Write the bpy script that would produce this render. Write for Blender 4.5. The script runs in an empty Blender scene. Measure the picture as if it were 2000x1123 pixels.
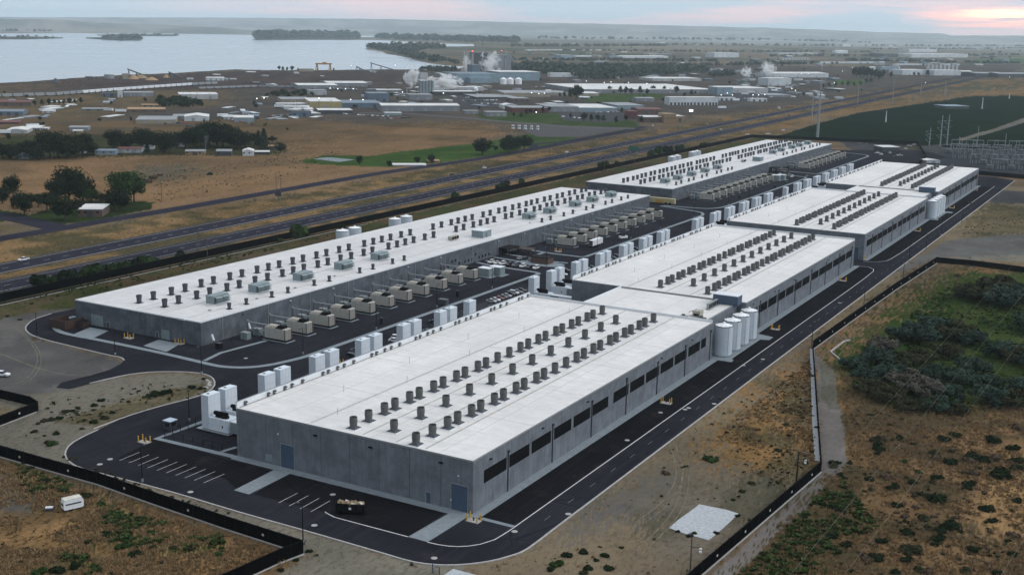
import bpy, math, random
import numpy as np
from mathutils import Vector, Matrix
R = random.Random(7)
rad = math.radians
scene = bpy.context.scene
C = scene.collection

# ------------------------------------------------------------------ camera
CAM_H = 115.0
FPX = 2327.0
YAW, PIT, ROL = rad(-29.346), rad(12.361), rad(-1.075)
_cy, _sy, _cp, _sp = math.cos(YAW), math.sin(YAW), math.cos(PIT), math.sin(PIT)
FW = Vector((_sy*_cp, _cy*_cp, -_sp))
_r0 = Vector((_cy, -_sy, 0)); _u0 = _r0.cross(FW)
RT = _r0*math.cos(ROL) - _u0*math.sin(ROL)
UP = _r0*math.sin(ROL) + _u0*math.cos(ROL)
cam = bpy.data.cameras.new('camera'); camo = bpy.data.objects.new('camera', cam); C.objects.link(camo)
camo.location = (0, 0, CAM_H)
camo.rotation_euler = Matrix((RT, UP, -FW)).transposed().to_euler()
cam.sensor_width = 36.0; cam.lens = 36.0*FPX/2000.0
cam.clip_start = 1.0; cam.clip_end = 90000
scene.camera = camo

def ray(x, y):
    return FW + RT*((x-1000)/FPX) - UP*((y-561.5)/FPX)
def G(x, y, z=0.0):
    """survey point of the photograph -> world point on the level z"""
    d = ray(x, y); t = (z-CAM_H)/d.z
    return Vector((d.x*t, d.y*t, z))
def dist(p): return math.hypot(p[0], p[1])

# ------------------------------------------------------------------ light
SUN_EL, SUN_AZ = rad(34), rad(62)      # azimuth from +Y towards +X
scene.view_settings.view_transform = 'Standard'
scene.view_settings.look = 'None'
scene.view_settings.exposure = 0.12
scene.view_settings.gamma = 1.0
w = bpy.data.worlds.new('World'); scene.world = w; w.use_nodes = True
nt = w.node_tree; N = nt.nodes; L = nt.links; N.clear()
def nd(t, **k):
    n = N.new(t)
    for a, b in k.items(): setattr(n, a, b)
    return n
def mth(op, a, b=None, c=None, clamp=False):
    n = nd('ShaderNodeMath', operation=op); n.use_clamp = clamp
    for i, v in enumerate((a, b, c)):
        if v is None: continue
        if isinstance(v, (int, float)): n.inputs[i].default_value = v
        else: L.new(v, n.inputs[i])
    return n.outputs[0]
def mixc(f, a, b):
    n = nd('ShaderNodeMix', data_type='RGBA')
    for s, v in ((0, f), (6, a), (7, b)):
        if isinstance(v, (int, float)): n.inputs[s].default_value = v
        elif isinstance(v, tuple): n.inputs[s].default_value = (*v, 1)
        else: L.new(v, n.inputs[s])
    return n.outputs[2]
out = nd('ShaderNodeOutputWorld')
sky = nd('ShaderNodeTexSky', sky_type='NISHITA'); sky.sun_disc = False
sky.sun_elevation = SUN_EL; sky.sun_rotation = SUN_AZ
bgA = nd('ShaderNodeBackground'); bgA.inputs[1].default_value = 0.06
L.new(sky.outputs[0], bgA.inputs[0])
tc = nd('ShaderNodeTexCoord'); sep = nd('ShaderNodeSeparateXYZ'); L.new(tc.outputs['Generated'], sep.inputs[0])
el = mth('MAXIMUM', sep.outputs[2], 0.0)
mp = nd('ShaderNodeMapping'); mp.inputs['Scale'].default_value = (3.2, 3.2, 42)
L.new(tc.outputs['Generated'], mp.inputs[0])
n1 = nd('ShaderNodeTexNoise'); n1.inputs['Scale'].default_value = 1.6; n1.inputs['Detail'].default_value = 5; L.new(mp.outputs[0], n1.inputs[0])
mp2 = nd('ShaderNodeMapping'); mp2.inputs['Scale'].default_value = (9, 9, 160)
L.new(tc.outputs['Generated'], mp2.inputs[0])
n2 = nd('ShaderNodeTexNoise'); n2.inputs['Scale'].default_value = 2.2; n2.inputs['Detail'].default_value = 6; L.new(mp2.outputs[0], n2.inputs[0])
grad = nd('ShaderNodeValToRGB'); L.new(el, grad.inputs[0])
cr = grad.color_ramp; cr.elements[0].position = 0; cr.elements[0].color = (0.60, 0.74, 0.86, 1)
cr.elements[1].position = 0.06; cr.elements[1].color = (0.50, 0.65, 0.80, 1)
for p_, c_ in ((0.2, (0.66, 0.79, 0.92, 1)), (0.5, (0.92, 1.00, 1.10, 1)), (1.0, (1.20, 1.25, 1.33, 1))):
    e = cr.elements.new(p_); e.color = c_
pinkm = nd('ShaderNodeMapRange'); L.new(n1.outputs[0], pinkm.inputs[0]); pinkm.inputs[1].default_value = 0.43; pinkm.inputs[2].default_value = 0.58
low = mth('SUBTRACT', 1.0, mth('MULTIPLY', el, 9.0), clamp=True)
pdir = nd('ShaderNodeVectorMath', operation='DOT_PRODUCT'); L.new(tc.outputs['Generated'], pdir.inputs[0]); pdir.inputs[1].default_value = ray(1300, 25).normalized()
paz = nd('ShaderNodeMapRange'); L.new(pdir.outputs['Value'], paz.inputs[0]); paz.inputs[1].default_value = 0.90; paz.inputs[2].default_value = 0.97
pf = mth('MULTIPLY', mth('MULTIPLY', mth('MULTIPLY', pinkm.outputs[0], low), 0.9), paz.outputs[0])
col = mixc(pf, grad.outputs[0], (0.98, 0.76, 0.80))
# the lit bank of cloud low in the sky, to the right
gd = ray(1945, 40).normalized()
dt = nd('ShaderNodeVectorMath', operation='SUBTRACT'); L.new(tc.outputs['Generated'], dt.inputs[0]); dt.inputs[1].default_value = gd
sc_ = nd('ShaderNodeVectorMath', operation='MULTIPLY'); L.new(dt.outputs[0], sc_.inputs[0]); sc_.inputs[1].default_value = (1/0.055, 1/0.055, 1/0.0095)
ln = nd('ShaderNodeVectorMath', operation='LENGTH'); L.new(sc_.outputs[0], ln.inputs[0])
gm = mth('SUBTRACT', 1.35, ln.outputs['Value'], clamp=True)
gn = nd('ShaderNodeMapRange'); L.new(n2.outputs[0], gn.inputs[0]); gn.inputs[1].default_value = 0.36; gn.inputs[2].default_value = 0.62
gf = mth('MULTIPLY', gm, mth('ADD', mth('MULTIPLY', gn.outputs[0], 0.8), 0.2), clamp=True)
col = mixc(gf, col, (1.9, 0.92, 0.76))
gd2 = ray(1975, 30).normalized()
dt2 = nd('ShaderNodeVectorMath', operation='SUBTRACT'); L.new(tc.outputs['Generated'], dt2.inputs[0]); dt2.inputs[1].default_value = gd2
sc2 = nd('ShaderNodeVectorMath', operation='MULTIPLY'); L.new(dt2.outputs[0], sc2.inputs[0]); sc2.inputs[1].default_value = (1/0.04, 1/0.04, 1/0.005)
ln2 = nd('ShaderNodeVectorMath', operation='LENGTH'); L.new(sc2.outputs[0], ln2.inputs[0])
gf2 = mth('MULTIPLY', mth('SUBTRACT', 1.2, ln2.outputs['Value'], clamp=True), gn.outputs[0], clamp=True)
col = mixc(gf2, col, (3.2, 1.9, 1.15))
side = mth('ADD', mth('ADD', 0.92, mth('MULTIPLY', sep.outputs[0], 0.36)), mth('MULTIPLY', sep.outputs[1], 0.34))
bright = nd('ShaderNodeVectorMath', operation='SCALE'); L.new(col, bright.inputs[0]); L.new(mth('ADD', mth('MULTIPLY', mth('SUBTRACT', side, 1.0), mth('MULTIPLY', el, 6.0, clamp=True)), 1.0), bright.inputs[3])
bgB = nd('ShaderNodeBackground'); bgB.inputs[1].default_value = 1.0; L.new(bright.outputs[0], bgB.inputs[0])
mx = nd('ShaderNodeMixShader'); mx.inputs[0].default_value = 0.85
L.new(bgA.outputs[0], mx.inputs[1]); L.new(bgB.outputs[0], mx.inputs[2]); L.new(mx.outputs[0], out.inputs[0])

sl = bpy.data.lights.new('sun', 'SUN'); sl.energy = 0.9; sl.angle = rad(26); sl.color = (1.0, 0.95, 0.9)
so = bpy.data.objects.new('sun', sl); C.objects.link(so)
sd = Vector((math.sin(SUN_AZ)*math.cos(SUN_EL), math.cos(SUN_AZ)*math.cos(SUN_EL), math.sin(SUN_EL)))
so.rotation_euler = sd.to_track_quat('Z', 'Y').to_euler()
scene.render.engine = 'CYCLES'
scene.cycles.volume_bounces = 2
scene.cycles.max_bounces = 6
scene.cycles.transparent_max_bounces = 8
scene.cycles.use_denoising = True

# ------------------------------------------------------------------ materials
class Nt:
    """small helper for building node materials"""
    def __init__(s, name):
        s.m = bpy.data.materials.new(name); s.m.use_nodes = True
        s.t = s.m.node_tree; s.n = s.t.nodes; s.l = s.t.links
        s.b = s.n['Principled BSDF']; s.tc = s.n.new('ShaderNodeTexCoord')
    def set(s, inp, v):
        if hasattr(v, 'is_output'): s.l.new(v, inp)
        elif isinstance(v, tuple) and len(v) == 3 and inp.type == 'RGBA': inp.default_value = (*v, 1)
        else: inp.default_value = v
    def mapping(s, scale=(1, 1, 1), rot=(0, 0, 0), coord='Object'):
        m = s.n.new('ShaderNodeMapping'); s.l.new(s.tc.outputs[coord], m.inputs[0])
        m.inputs['Scale'].default_value = scale; m.inputs['Rotation'].default_value = rot
        return m.outputs[0]
    def noise(s, vec, scale, detail=4, rough=0.6):
        n = s.n.new('ShaderNodeTexNoise'); s.l.new(vec, n.inputs[0])
        n.inputs['Scale'].default_value = scale; n.inputs['Detail'].default_value = detail; n.inputs['Roughness'].default_value = rough
        return n.outputs[0]
    def rng(s, v, a, b, c=0.0, d=1.0):
        n = s.n.new('ShaderNodeMapRange'); s.set(n.inputs[0], v)
        for i, x in enumerate((a, b, c, d)): n.inputs[i+1].default_value = x
        return n.outputs[0]
    def math(s, op, a, b=None, clamp=False):
        n = s.n.new('ShaderNodeMath'); n.operation = op; n.use_clamp = clamp
        s.set(n.inputs[0], a)
        if b is not None: s.set(n.inputs[1], b)
        return n.outputs[0]
    def mix(s, f, a, b, bt='MIX'):
        n = s.n.new('ShaderNodeMix'); n.data_type = 'RGBA'; n.blend_type = bt
        s.set(n.inputs[0], f); s.set(n.inputs[6], a); s.set(n.inputs[7], b)
        return n.outputs[2]
    def sep(s, vec):
        n = s.n.new('ShaderNodeSeparateXYZ'); s.l.new(vec, n.inputs[0]); return n.outputs
    def bump(s, h, st=0.3, d=0.1):
        n = s.n.new('ShaderNodeBump'); s.l.new(h, n.inputs['Height']); n.inputs['Strength'].default_value = st
        n.inputs['Distance'].default_value = d; s.l.new(n.outputs[0], s.b.inputs['Normal'])
    def done(s, col=None, rough=0.8, metal=0.0, spec=0.5):
        s.b.inputs['Specular IOR Level'].default_value = spec
        if col is not None: s.set(s.b.inputs['Base Color'], col)
        s.set(s.b.inputs['Roughness'], rough); s.b.inputs['Metallic'].default_value = metal
        return s.m
MATS = {}
def pm(name, col, rough=0.75, var=0.18, scale=0.8, metal=0.0, spec=None):
    spec = (0.0 if rough > .8 else .4) if spec is None else spec
    """plain painted / worn surface with a mottled colour"""
    if name in MATS: return MATS[name]
    k = Nt(name); v = k.mapping()
    f = k.noise(v, scale, 5)
    a = tuple(c*(1-var) for c in col); b = tuple(min(1, c*(1+var)) for c in col)
    MATS[name] = k.done(k.mix(k.rng(f, 0.3, 0.7), a, b), rough, metal, spec)
    return MATS[name]

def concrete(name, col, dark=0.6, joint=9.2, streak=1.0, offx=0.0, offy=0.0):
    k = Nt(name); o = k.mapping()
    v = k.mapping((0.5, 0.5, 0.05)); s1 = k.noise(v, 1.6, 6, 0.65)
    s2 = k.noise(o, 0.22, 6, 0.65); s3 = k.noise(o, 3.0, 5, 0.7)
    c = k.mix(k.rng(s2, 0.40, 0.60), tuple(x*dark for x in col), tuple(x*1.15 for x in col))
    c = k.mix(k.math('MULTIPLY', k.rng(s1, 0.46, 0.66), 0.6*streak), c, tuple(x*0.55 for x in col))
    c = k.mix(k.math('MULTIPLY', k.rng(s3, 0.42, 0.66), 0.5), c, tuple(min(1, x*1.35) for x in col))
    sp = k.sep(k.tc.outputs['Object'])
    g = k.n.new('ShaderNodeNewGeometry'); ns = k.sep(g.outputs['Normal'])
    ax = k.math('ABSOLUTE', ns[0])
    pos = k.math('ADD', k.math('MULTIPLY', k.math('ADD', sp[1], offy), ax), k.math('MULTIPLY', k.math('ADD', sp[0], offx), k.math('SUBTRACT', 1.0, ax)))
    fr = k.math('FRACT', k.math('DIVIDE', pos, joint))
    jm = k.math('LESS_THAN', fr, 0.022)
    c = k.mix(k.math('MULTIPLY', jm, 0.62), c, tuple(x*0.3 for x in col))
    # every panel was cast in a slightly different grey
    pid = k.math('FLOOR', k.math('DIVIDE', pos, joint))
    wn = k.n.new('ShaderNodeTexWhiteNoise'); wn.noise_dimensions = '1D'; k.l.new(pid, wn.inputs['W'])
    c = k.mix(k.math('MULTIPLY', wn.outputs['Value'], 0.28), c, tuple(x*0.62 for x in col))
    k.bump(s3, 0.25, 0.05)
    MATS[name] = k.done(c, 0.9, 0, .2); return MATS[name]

def roofmat(name, col):
    k = Nt(name); o = k.mapping()
    st = k.noise(k.mapping((0.03, 0.008, 1)), 3.0, 6, 0.7)
    st2 = k.noise(k.mapping((0.15, 0.3, 1)), 1.0, 6, 0.75)
    c = k.mix(k.rng(st, 0.35, 0.7), col, tuple(x*0.80 for x in col))
    c = k.mix(k.math('MULTIPLY', k.rng(st2, 0.44, 0.66), 0.7), c, tuple(x*0.72 for x in col))
    c = k.mix(k.math('MULTIPLY', k.rng(k.noise(o, 0.9, 6, 0.75), 0.55, 0.75), 0.35), c, tuple(x*0.62 for x in col))
    sp = k.sep(k.tc.outputs['Object'])
    for ax, per, wd, amt in ((1, 3.05, 0.05, 0.30), (0, 10.1, 0.024, 0.6), (1, 30.4, 0.010, 0.6)):
        fr = k.math('FRACT', k.math('DIVIDE', sp[ax], per))
        c = k.mix(k.math('MULTIPLY', k.math('LESS_THAN', fr, wd), amt), c, tuple(x*0.5 for x in col))
    MATS[name] = k.done(c, 0.6); return MATS[name]

def asphalt(name, col, patch=0.35):
    k = Nt(name); o = k.mapping()
    big = k.noise(o, 0.035, 6, 0.65); fine = k.noise(o, 2.2, 5, 0.7); long = k.noise(k.mapping((0.5, 0.02, 1)), 1.0, 5, 0.6)
    c = k.mix(k.rng(big, 0.32, 0.68), tuple(x*(1-patch) for x in col), tuple(x*(1+patch) for x in col))
    c = k.mix(k.math('MULTIPLY', k.rng(fine, 0.4, 0.7), 0.3), c, tuple(x*1.7 for x in col))
    c = k.mix(k.math('MULTIPLY', k.rng(long, 0.50, 0.66), 0.6), c, tuple(x*1.55 for x in col))
    dust = k.noise(k.mapping((0.12, 0.12, 1), (0, 0, .4)), 1.0, 7, 0.75)
    c = k.mix(k.math('MULTIPLY', k.rng(dust, 0.55, 0.75), 0.5), c, (0.055, 0.052, 0.05))
    vo = k.n.new('ShaderNodeTexVoronoi'); vo.feature = 'DISTANCE_TO_EDGE'; k.l.new(o, vo.inputs[0]); vo.inputs['Scale'].default_value = 0.055
    cm = k.math('MULTIPLY', k.math('LESS_THAN', vo.outputs[0], 0.012), k.rng(big, 0.45, 0.6))
    c = k.mix(k.math('MULTIPLY', cm, 0.5), c, tuple(x*0.4 for x in col))
    MATS[name] = k.done(c, 0.95, 0, .0); return MATS[name]

def leafmat(name, col, var=0.5):
    if name in MATS: return MATS[name]
    k = Nt(name); o = k.mapping()
    a = k.n.new('ShaderNodeAttribute'); a.attribute_name = 'tone'
    f = k.noise(o, 0.35, 5, 0.7)
    c = k.mix(k.rng(f, 0.35, 0.65), tuple(x*(1-var) for x in col), tuple(x*(1+var) for x in col))
    c = k.mix(k.math('MULTIPLY', a.outputs['Fac'], 0.75), c, tuple(x*1.9 for x in col))
    MATS[name] = k.done(c, 0.9, 0, 0); return MATS[name]

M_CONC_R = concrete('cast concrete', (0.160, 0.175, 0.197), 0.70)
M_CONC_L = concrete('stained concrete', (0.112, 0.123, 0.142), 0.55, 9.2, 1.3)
M_ROOF = roofmat('roof membrane', (0.75, 0.725, 0.695))
M_ROOF2 = roofmat('weathered roof membrane', (0.68, 0.665, 0.65))
M_ASPH = asphalt('yard asphalt', (0.0195, 0.0195, 0.025))
M_ASPH_NEW = asphalt('dark asphalt', (0.010, 0.010, 0.012), 0.3)
M_HWY = asphalt('highway asphalt', (0.026, 0.026, 0.036), 0.25)
M_SIDEWALK = pm('pavement concrete', (0.21, 0.24, 0.26), 0.85, 0.14, 0.6)
M_PAINT = pm('white line paint', (0.50, 0.50, 0.50), 0.7, 0.25, 1.5)
M_CURB = pm('kerb concrete', (0.36, 0.35, 0.34), 0.85, 0.2, 1.0)
M_YELLOW = pm('yellow paint', (0.55, 0.33, 0.03), 0.6, 0.15, 3)
M_BLACK = pm('black steel', (0.006, 0.006, 0.007), 0.8, 0.3, 2, 0, .1)
M_MESH = pm('black fence fabric', (0.003, 0.003, 0.0035), 1.0, 0.4, 1, 0, 0)
M_STACK = pm('grey stack coating', (0.085, 0.09, 0.088), 0.55, 0.2, 1.4)
M_STACKD = pm('dark fan casing', (0.050, 0.055, 0.068), 0.55, 0.2, 1.4)
M_DARKIN = pm('dark opening', (0.005, 0.005, 0.006), 0.95, 0.2, 2, 0, .05)
M_PANEL = None
M_GREYBOX = pm('grey green cabinet steel', (0.19, 0.235, 0.245), 0.5, 0.12, 0.7)
M_BLUEDOOR = pm('slate blue steel door', (0.055, 0.085, 0.13), 0.5, 0.12, 0.8)
M_CREAM = pm('cream enclosure steel', (0.34, 0.315, 0.27), 0.55, 0.12, 0.6)
M_GALV = pm('galvanised steel', (0.28, 0.30, 0.31), 0.45, 0.15, 1.5, 0.3)
M_WHITE = pm('white steel', (0.66, 0.68, 0.70), 0.5, 0.08, 0.8)
M_TANK = pm('white tank steel', (0.52, 0.57, 0.62), 0.45, 0.08, 0.5)
M_TANKTOP = pm('pale tank lid', (0.80, 0.81, 0.82), 0.5, 0.05, 1)
M_RUST = pm('rust red steel', (0.045, 0.024, 0.018), 0.7, 0.3, 1)
M_GLASS = pm('dark window glass', (0.014, 0.017, 0.022), 0.12, 0.2, 1)
M_TYRE = pm('tyre rubber', (0.012, 0.012, 0.012), 0.85, 0.2, 4)
M_WOOD = pm('weathered timber', (0.10, 0.08, 0.06), 0.85, 0.25, 2)
M_BARK = pm('bark', (0.06, 0.048, 0.038), 0.9, 0.3, 3)
# panel-clad white towers: seams between panels
k = Nt('white insulated panel'); sp_ = k.sep(k.tc.outputs['Object'])
c_ = k.mix(k.rng(k.noise(k.mapping((1, 1, 0.3)), 0.9, 5), 0.35, 0.7), (0.66, 0.71, 0.76), (0.56, 0.62, 0.68))
for ax_, per_, wd_ in ((2, 2.55, 0.025), (1, 1.24, 0.03), (0, 1.4, 0.03)):
    fr_ = k.math('FRACT', k.math('DIVIDE', k.math('ADD', sp_[ax_], 0.02), per_))
    c_ = k.mix(k.math('MULTIPLY', k.math('LESS_THAN', fr_, wd_), 0.4 if ax_ == 2 else 0.22), c_, (0.16, 0.19, 0.23))
M_PANEL = k.done(c_, 0.45)
# corrugated generator panels
k = Nt('cream ribbed steel'); sp_ = k.sep(k.tc.outputs['Object'])
c_ = k.mix(k.rng(k.noise(k.mapping(), 0.7, 5), 0.35, 0.7), (0.44, 0.42, 0.38), (0.33, 0.315, 0.285))
fr_ = k.math('FRACT', k.math('DIVIDE', sp_[0], 1.1))
c_ = k.mix(k.math('MULTIPLY', k.math('LESS_THAN', fr_, 0.07), 0.5), c_, (0.10, 0.09, 0.08))
M_GEN = k.done(c_, 0.5)

# ------------------------------------------------------------------ mesh building
class MB:
    def __init__(s): s.v = []; s.f = []; s.mi = []; s.mats = []; s.tone = None
    def m(s, mat):
        if mat not in s.mats: s.mats.append(mat)
        return s.mats.index(mat)
    def add(s, vs, fs, mat):
        o = len(s.v); s.v += [tuple(p) for p in vs]; i = s.m(mat)
        for f in fs: s.f.append([o+a for a in f]); s.mi.append(i)
        return s
    def box(s, x0, x1, y0, y1, z0, z1, mat, top=None):
        vs = [(x0, y0, z0), (x1, y0, z0), (x1, y1, z0), (x0, y1, z0), (x0, y0, z1), (x1, y0, z1), (x1, y1, z1), (x0, y1, z1)]
        s.add(vs, [(0, 3, 2, 1), (0, 1, 5, 4), (1, 2, 6, 5), (2, 3, 7, 6), (3, 0, 4, 7)], mat)
        s.add(vs[4:], [(0, 1, 2, 3)], top or mat); return s
    def cyl(s, cx, cy, z0, z1, r0, r1=None, n=16, mat=None, cap=True, capmat=None):
        r1 = r0 if r1 is None else r1
        vs = [(cx+r*math.cos(a*2*math.pi/n), cy+r*math.sin(a*2*math.pi/n), z) for z, r in ((z0, r0), (z1, r1)) for a in range(n)]
        s.add(vs, [(a, (a+1) % n, n+(a+1) % n, n+a) for a in range(n)], mat)
        if cap: s.add(vs[n:], [tuple(range(n))], capmat or mat)
        return s
    def lathe(s, prof, n, mat, cx=0, cy=0):
        vs = [(cx+r*math.cos(a*2*math.pi/n), cy+r*math.sin(a*2*math.pi/n), z) for r, z in prof for a in range(n)]
        fs = [(j*n+a, j*n+(a+1) % n, (j+1)*n+(a+1) % n, (j+1)*n+a) for j in range(len(prof)-1) for a in range(n)]
        return s.add(vs, fs, mat)
    def tube(s, p, q, r, mat, n=8, r2=None):
        p = Vector(p); q = Vector(q); d = (q-p)
        if d.length < 1e-6: return s
        d.normalize(); a = d.orthogonal().normalized(); b = d.cross(a); r2 = r if r2 is None else r2
        vs = [c + (a*math.cos(t*2*math.pi/n)+b*math.sin(t*2*math.pi/n))*rr for c, rr in ((p, r), (q, r2)) for t in range(n)]
        return s.add(vs, [(t, (t+1) % n, n+(t+1) % n, n+t) for t in range(n)]+[tuple(range(n))[::-1], tuple(range(n, 2*n))], mat)
    def prism(s, poly, z0, z1, mat, top=None):
        n = len(poly)
        ar = sum(poly[i][0]*poly[(i+1) % n][1]-poly[(i+1) % n][0]*poly[i][1] for i in range(n))
        if ar < 0: poly = poly[::-1]
        vs = [(p[0], p[1], z0) for p in poly]+[(p[0], p[1], z1) for p in poly]
        if z1 > z0: s.add(vs, [(i, (i+1) % n, n+(i+1) % n, n+i) for i in range(n)], mat)
        return s.add(vs[n:], [tuple(range(n))], top or mat)
    def gable(s, x0, x1, y0, y1, z0, zr, mat, over=0.4, along='x', th=0.25, wallmat=None):
        """double pitched roof with thickness"""
        X0, X1, Y0, Y1 = x0-over, x1+over, y0-over, y1+over
        if along == 'x':
            ym = (y0+y1)/2
            pr = [(Y0, z0), (ym, zr), (Y1, z0), (Y1, z0+th), (ym, zr+th), (Y0, z0+th)]
            vs = [(X0, a, b) for a, b in pr]+[(X1, a, b) for a, b in pr]
            gv = [(x0, y0, z0), (x0, y1, z0), (x0, ym, zr), (x1, y0, z0), (x1, y1, z0), (x1, ym, zr)]
        else:
            xm = (x0+x1)/2
            pr = [(X0, z0), (xm, zr), (X1, z0), (X1, z0+th), (xm, zr+th), (X0, z0+th)]
            vs = [(a, Y0, b) for a, b in pr]+[(a, Y1, b) for a, b in pr]
            gv = [(x0, y0, z0), (x1, y0, z0), (xm, y0, zr), (x0, y1, z0), (x1, y1, z0), (xm, y1, zr)]
        s.add(vs, [(i, (i+1) % 6, 6+(i+1) % 6, 6+i) for i in range(6)]+[(0, 1, 4, 5), (1, 2, 3, 4), (6, 7, 10, 11), (7, 8, 9, 10)], mat)
        if wallmat: s.add(gv, [(0, 1, 2), (3, 4, 5)], wallmat)
        return s
    def data(s, name, smooth=False):
        me = bpy.data.meshes.new(name); me.from_pydata(s.v, [], s.f)
        for m in s.mats: me.materials.append(m)
        me.polygons.foreach_set('material_index', s.mi)
        if smooth: me.polygons.foreach_set('use_smooth', [True]*len(s.f))
        if s.tone is not None:
            at = me.attributes.new('tone', 'FLOAT', 'FACE'); at.data.foreach_set('value', s.tone)
        me.update(); return me
    def obj(s, name, parent=None, loc=None, smooth=False):
        o = bpy.data.objects.new(name, s.data(name, smooth)); C.objects.link(o)
        if parent: o.parent = parent
        if loc: o.location = loc
        return o
def tag(o, label=None, cat=None, group=None, kind=None):
    if label: o['label'] = label
    if cat: o['category'] = cat
    if group: o['group'] = group
    if kind: o['kind'] = kind
    return o
def empty(name, loc=(0, 0, 0), rz=0.0, label=None, cat=None, group=None):
    o = bpy.data.objects.new(name, None); C.objects.link(o); o.location = loc; o.rotation_euler = (0, 0, rz)
    o.empty_display_size = 0.5
    return tag(o, label, cat, group)
class Kit:
    """one thing's meshes, made once; put() links a fresh thing with its own parts"""
    def __init__(s, name): s.name = name; s.parts = []
    def part(s, name, mb, subs=(), smooth=False, at=None):
        s.parts.append((name, mb.data(name, smooth), [(n, m.data(n)) for n, m in subs], at)); return s
    def put(s, loc, rz, label, cat, group=None, sc=1.0, name=None):
        nm = name or s.name
        if len(s.parts) == 1 and not s.parts[0][2]:
            o = bpy.data.objects.new(nm, s.parts[0][1]); C.objects.link(o)
            o.location = loc; o.rotation_euler = (0, 0, rz); root = tag(o, label, cat, group)
        else:
            root = empty(nm, loc, rz, label, cat, group)
            for pn, me, subs, at in s.parts:
                o = bpy.data.objects.new(pn, me); C.objects.link(o); o.parent = root
                if at: o.location = at
                for sn, sm in subs:
                    q = bpy.data.objects.new(sn, sm); C.objects.link(q); q.parent = o
        if sc != 1.0: root.scale = (sc, sc, sc) if isinstance(sc, (int, float)) else sc
        return root
ORD = 'first second third fourth fifth sixth seventh eighth ninth tenth eleventh twelfth thirteenth fourteenth fifteenth sixteenth seventeenth eighteenth nineteenth twentieth'.split()
def ordw(i):
    if i >= 99: return 'hundredth' if i == 99 else 'hundred-and-' + ordw(i-100)
    if i < 20: return ORD[i]
    t = {2: 'twenty', 3: 'thirty', 4: 'forty', 5: 'fifty', 6: 'sixty', 7: 'seventy', 8: 'eighty', 9: 'ninety'}
    n = i+1
    return (t[n//10]+'-'+ORD[n % 10-1]) if n % 10 else {2: 'twentieth', 3: 'thirtieth', 4: 'fortieth', 5: 'fiftieth', 6: 'sixtieth', 7: 'seventieth', 8: 'eightieth', 9: 'ninetieth'}[n//10]
# ------------------------------------------------------------------ ground
def vnoise(x, y, seed=0):
    xi = np.floor(x).astype(np.int64); yi = np.floor(y).astype(np.int64); fx = x-xi; fy = y-yi
    fx = fx*fx*(3-2*fx); fy = fy*fy*(3-2*fy)
    def h(a, b):
        n = (a*374761393 + b*668265263 + seed*974711) & 0x7fffffff
        n = ((n ^ (n >> 13))*1274126177) & 0x7fffffff
        n = (n ^ (n >> 16)) & 0xffff
        return n/65535.0
    return (h(xi, yi)*(1-fx)+h(xi+1, yi)*fx)*(1-fy)+(h(xi, yi+1)*(1-fx)+h(xi+1, yi+1)*fx)*fy
def fbm(x, y, seed=0, oc=4):
    t = 0; a = 0.5; n = 0
    for i in range(oc):
        t = t+a*vnoise(x, y, seed+i*17); n += a; x = x*2.03+11.3; y = y*2.03+5.7; a *= 0.55
    return t/n
def pip(px, py, poly):
    ins = np.zeros(px.shape, bool); n = len(poly); j = n-1
    for i in range(n):
        xi, yi = poly[i][0], poly[i][1]; xj, yj = poly[j][0], poly[j][1]
        if yi != yj:
            ins ^= ((yi > py) != (yj > py)) & (px < (xj-xi)*(py-yi)/(yj-yi)+xi)
        j = i
    return ins
def P2(pts): return [tuple(G(x, y)[:2]) for x, y in pts]

az_in = np.linspace(-31, 31, 820); az_l = np.linspace(-180, -31.6, 46); az_r = np.linspace(31.6, 179, 46)
AZ = np.radians(np.concatenate([az_l, az_in, az_r])) + YAW
RR = np.concatenate([[4, 60], np.geomspace(130, 2200, 400), np.geomspace(2230, 21500, 110)])
na, nr = len(AZ), len(RR)
A2, R2 = np.meshgrid(AZ, RR)
GX = (R2*np.sin(A2)).ravel(); GY = (R2*np.cos(A2)).ravel(); GR = R2.ravel()
cols = np.zeros((len(GX), 3)); tuft = np.zeros(len(GX)); farm = np.zeros(len(GX))
n_big = fbm(GX/55, GY/55, 3); n_med = fbm(GX/14, GY/14, 5); n_hug = fbm(GX/420, GY/420, 9); n_fin = fbm(GX/4.5, GY/4.5, 8)
def lerp(a, b, t): t = t[:, None]; return np.array(a)*(1-t)+np.array(b)*t
def ss(v, a, b): t = np.clip((v-a)/(b-a), 0, 1); return t*t*(3-2*t)
wx = (fbm(GX/9, GY/9, 21, 5)-.5); wy = (fbm(GX/9, GY/9, 31, 5)-.5)
_jr = np.random.RandomState(4); JX = _jr.normal(0, 1, len(GX)); JY = _jr.normal(0, 1, len(GX))
def zone(pts, a, b, tf=0.5, src=None, lo=.35, hi=.65, warp=4.0, world=False, fm=0):
    poly = pts if world else P2(pts)
    scale = warp*np.clip(GR/300, .6, 8)
    jt = scale*(.9 if warp >= 2 else 0)
    k = pip(GX+wx*scale*2+JX*jt, GY+wy*scale*2+JY*jt, poly)
    t = ss((n_med if src is None else src)[k], lo, hi)
    cols[k] = lerp(a, b, t)*((1.0, .95, .88) if a[0] > a[2]*1.55 else (1, 1, 1)); tuft[k] = tf; farm[k] = fm
cols[:] = lerp((0.195, 0.135, 0.088), (0.135, 0.108, 0.078), ss(n_big, .35, .65)); tuft[:] = .6
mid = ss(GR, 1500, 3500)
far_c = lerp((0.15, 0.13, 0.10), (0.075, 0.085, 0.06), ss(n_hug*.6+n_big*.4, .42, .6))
cols = cols*(1-mid[:, None])+far_c*mid[:, None]*(.8+.5*ss(GR, 4000, 9000))[:, None]; farm = mid.copy(); tuft *= (1-mid*.5)  # far plain lightened with distance, some haze put into its colour
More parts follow.
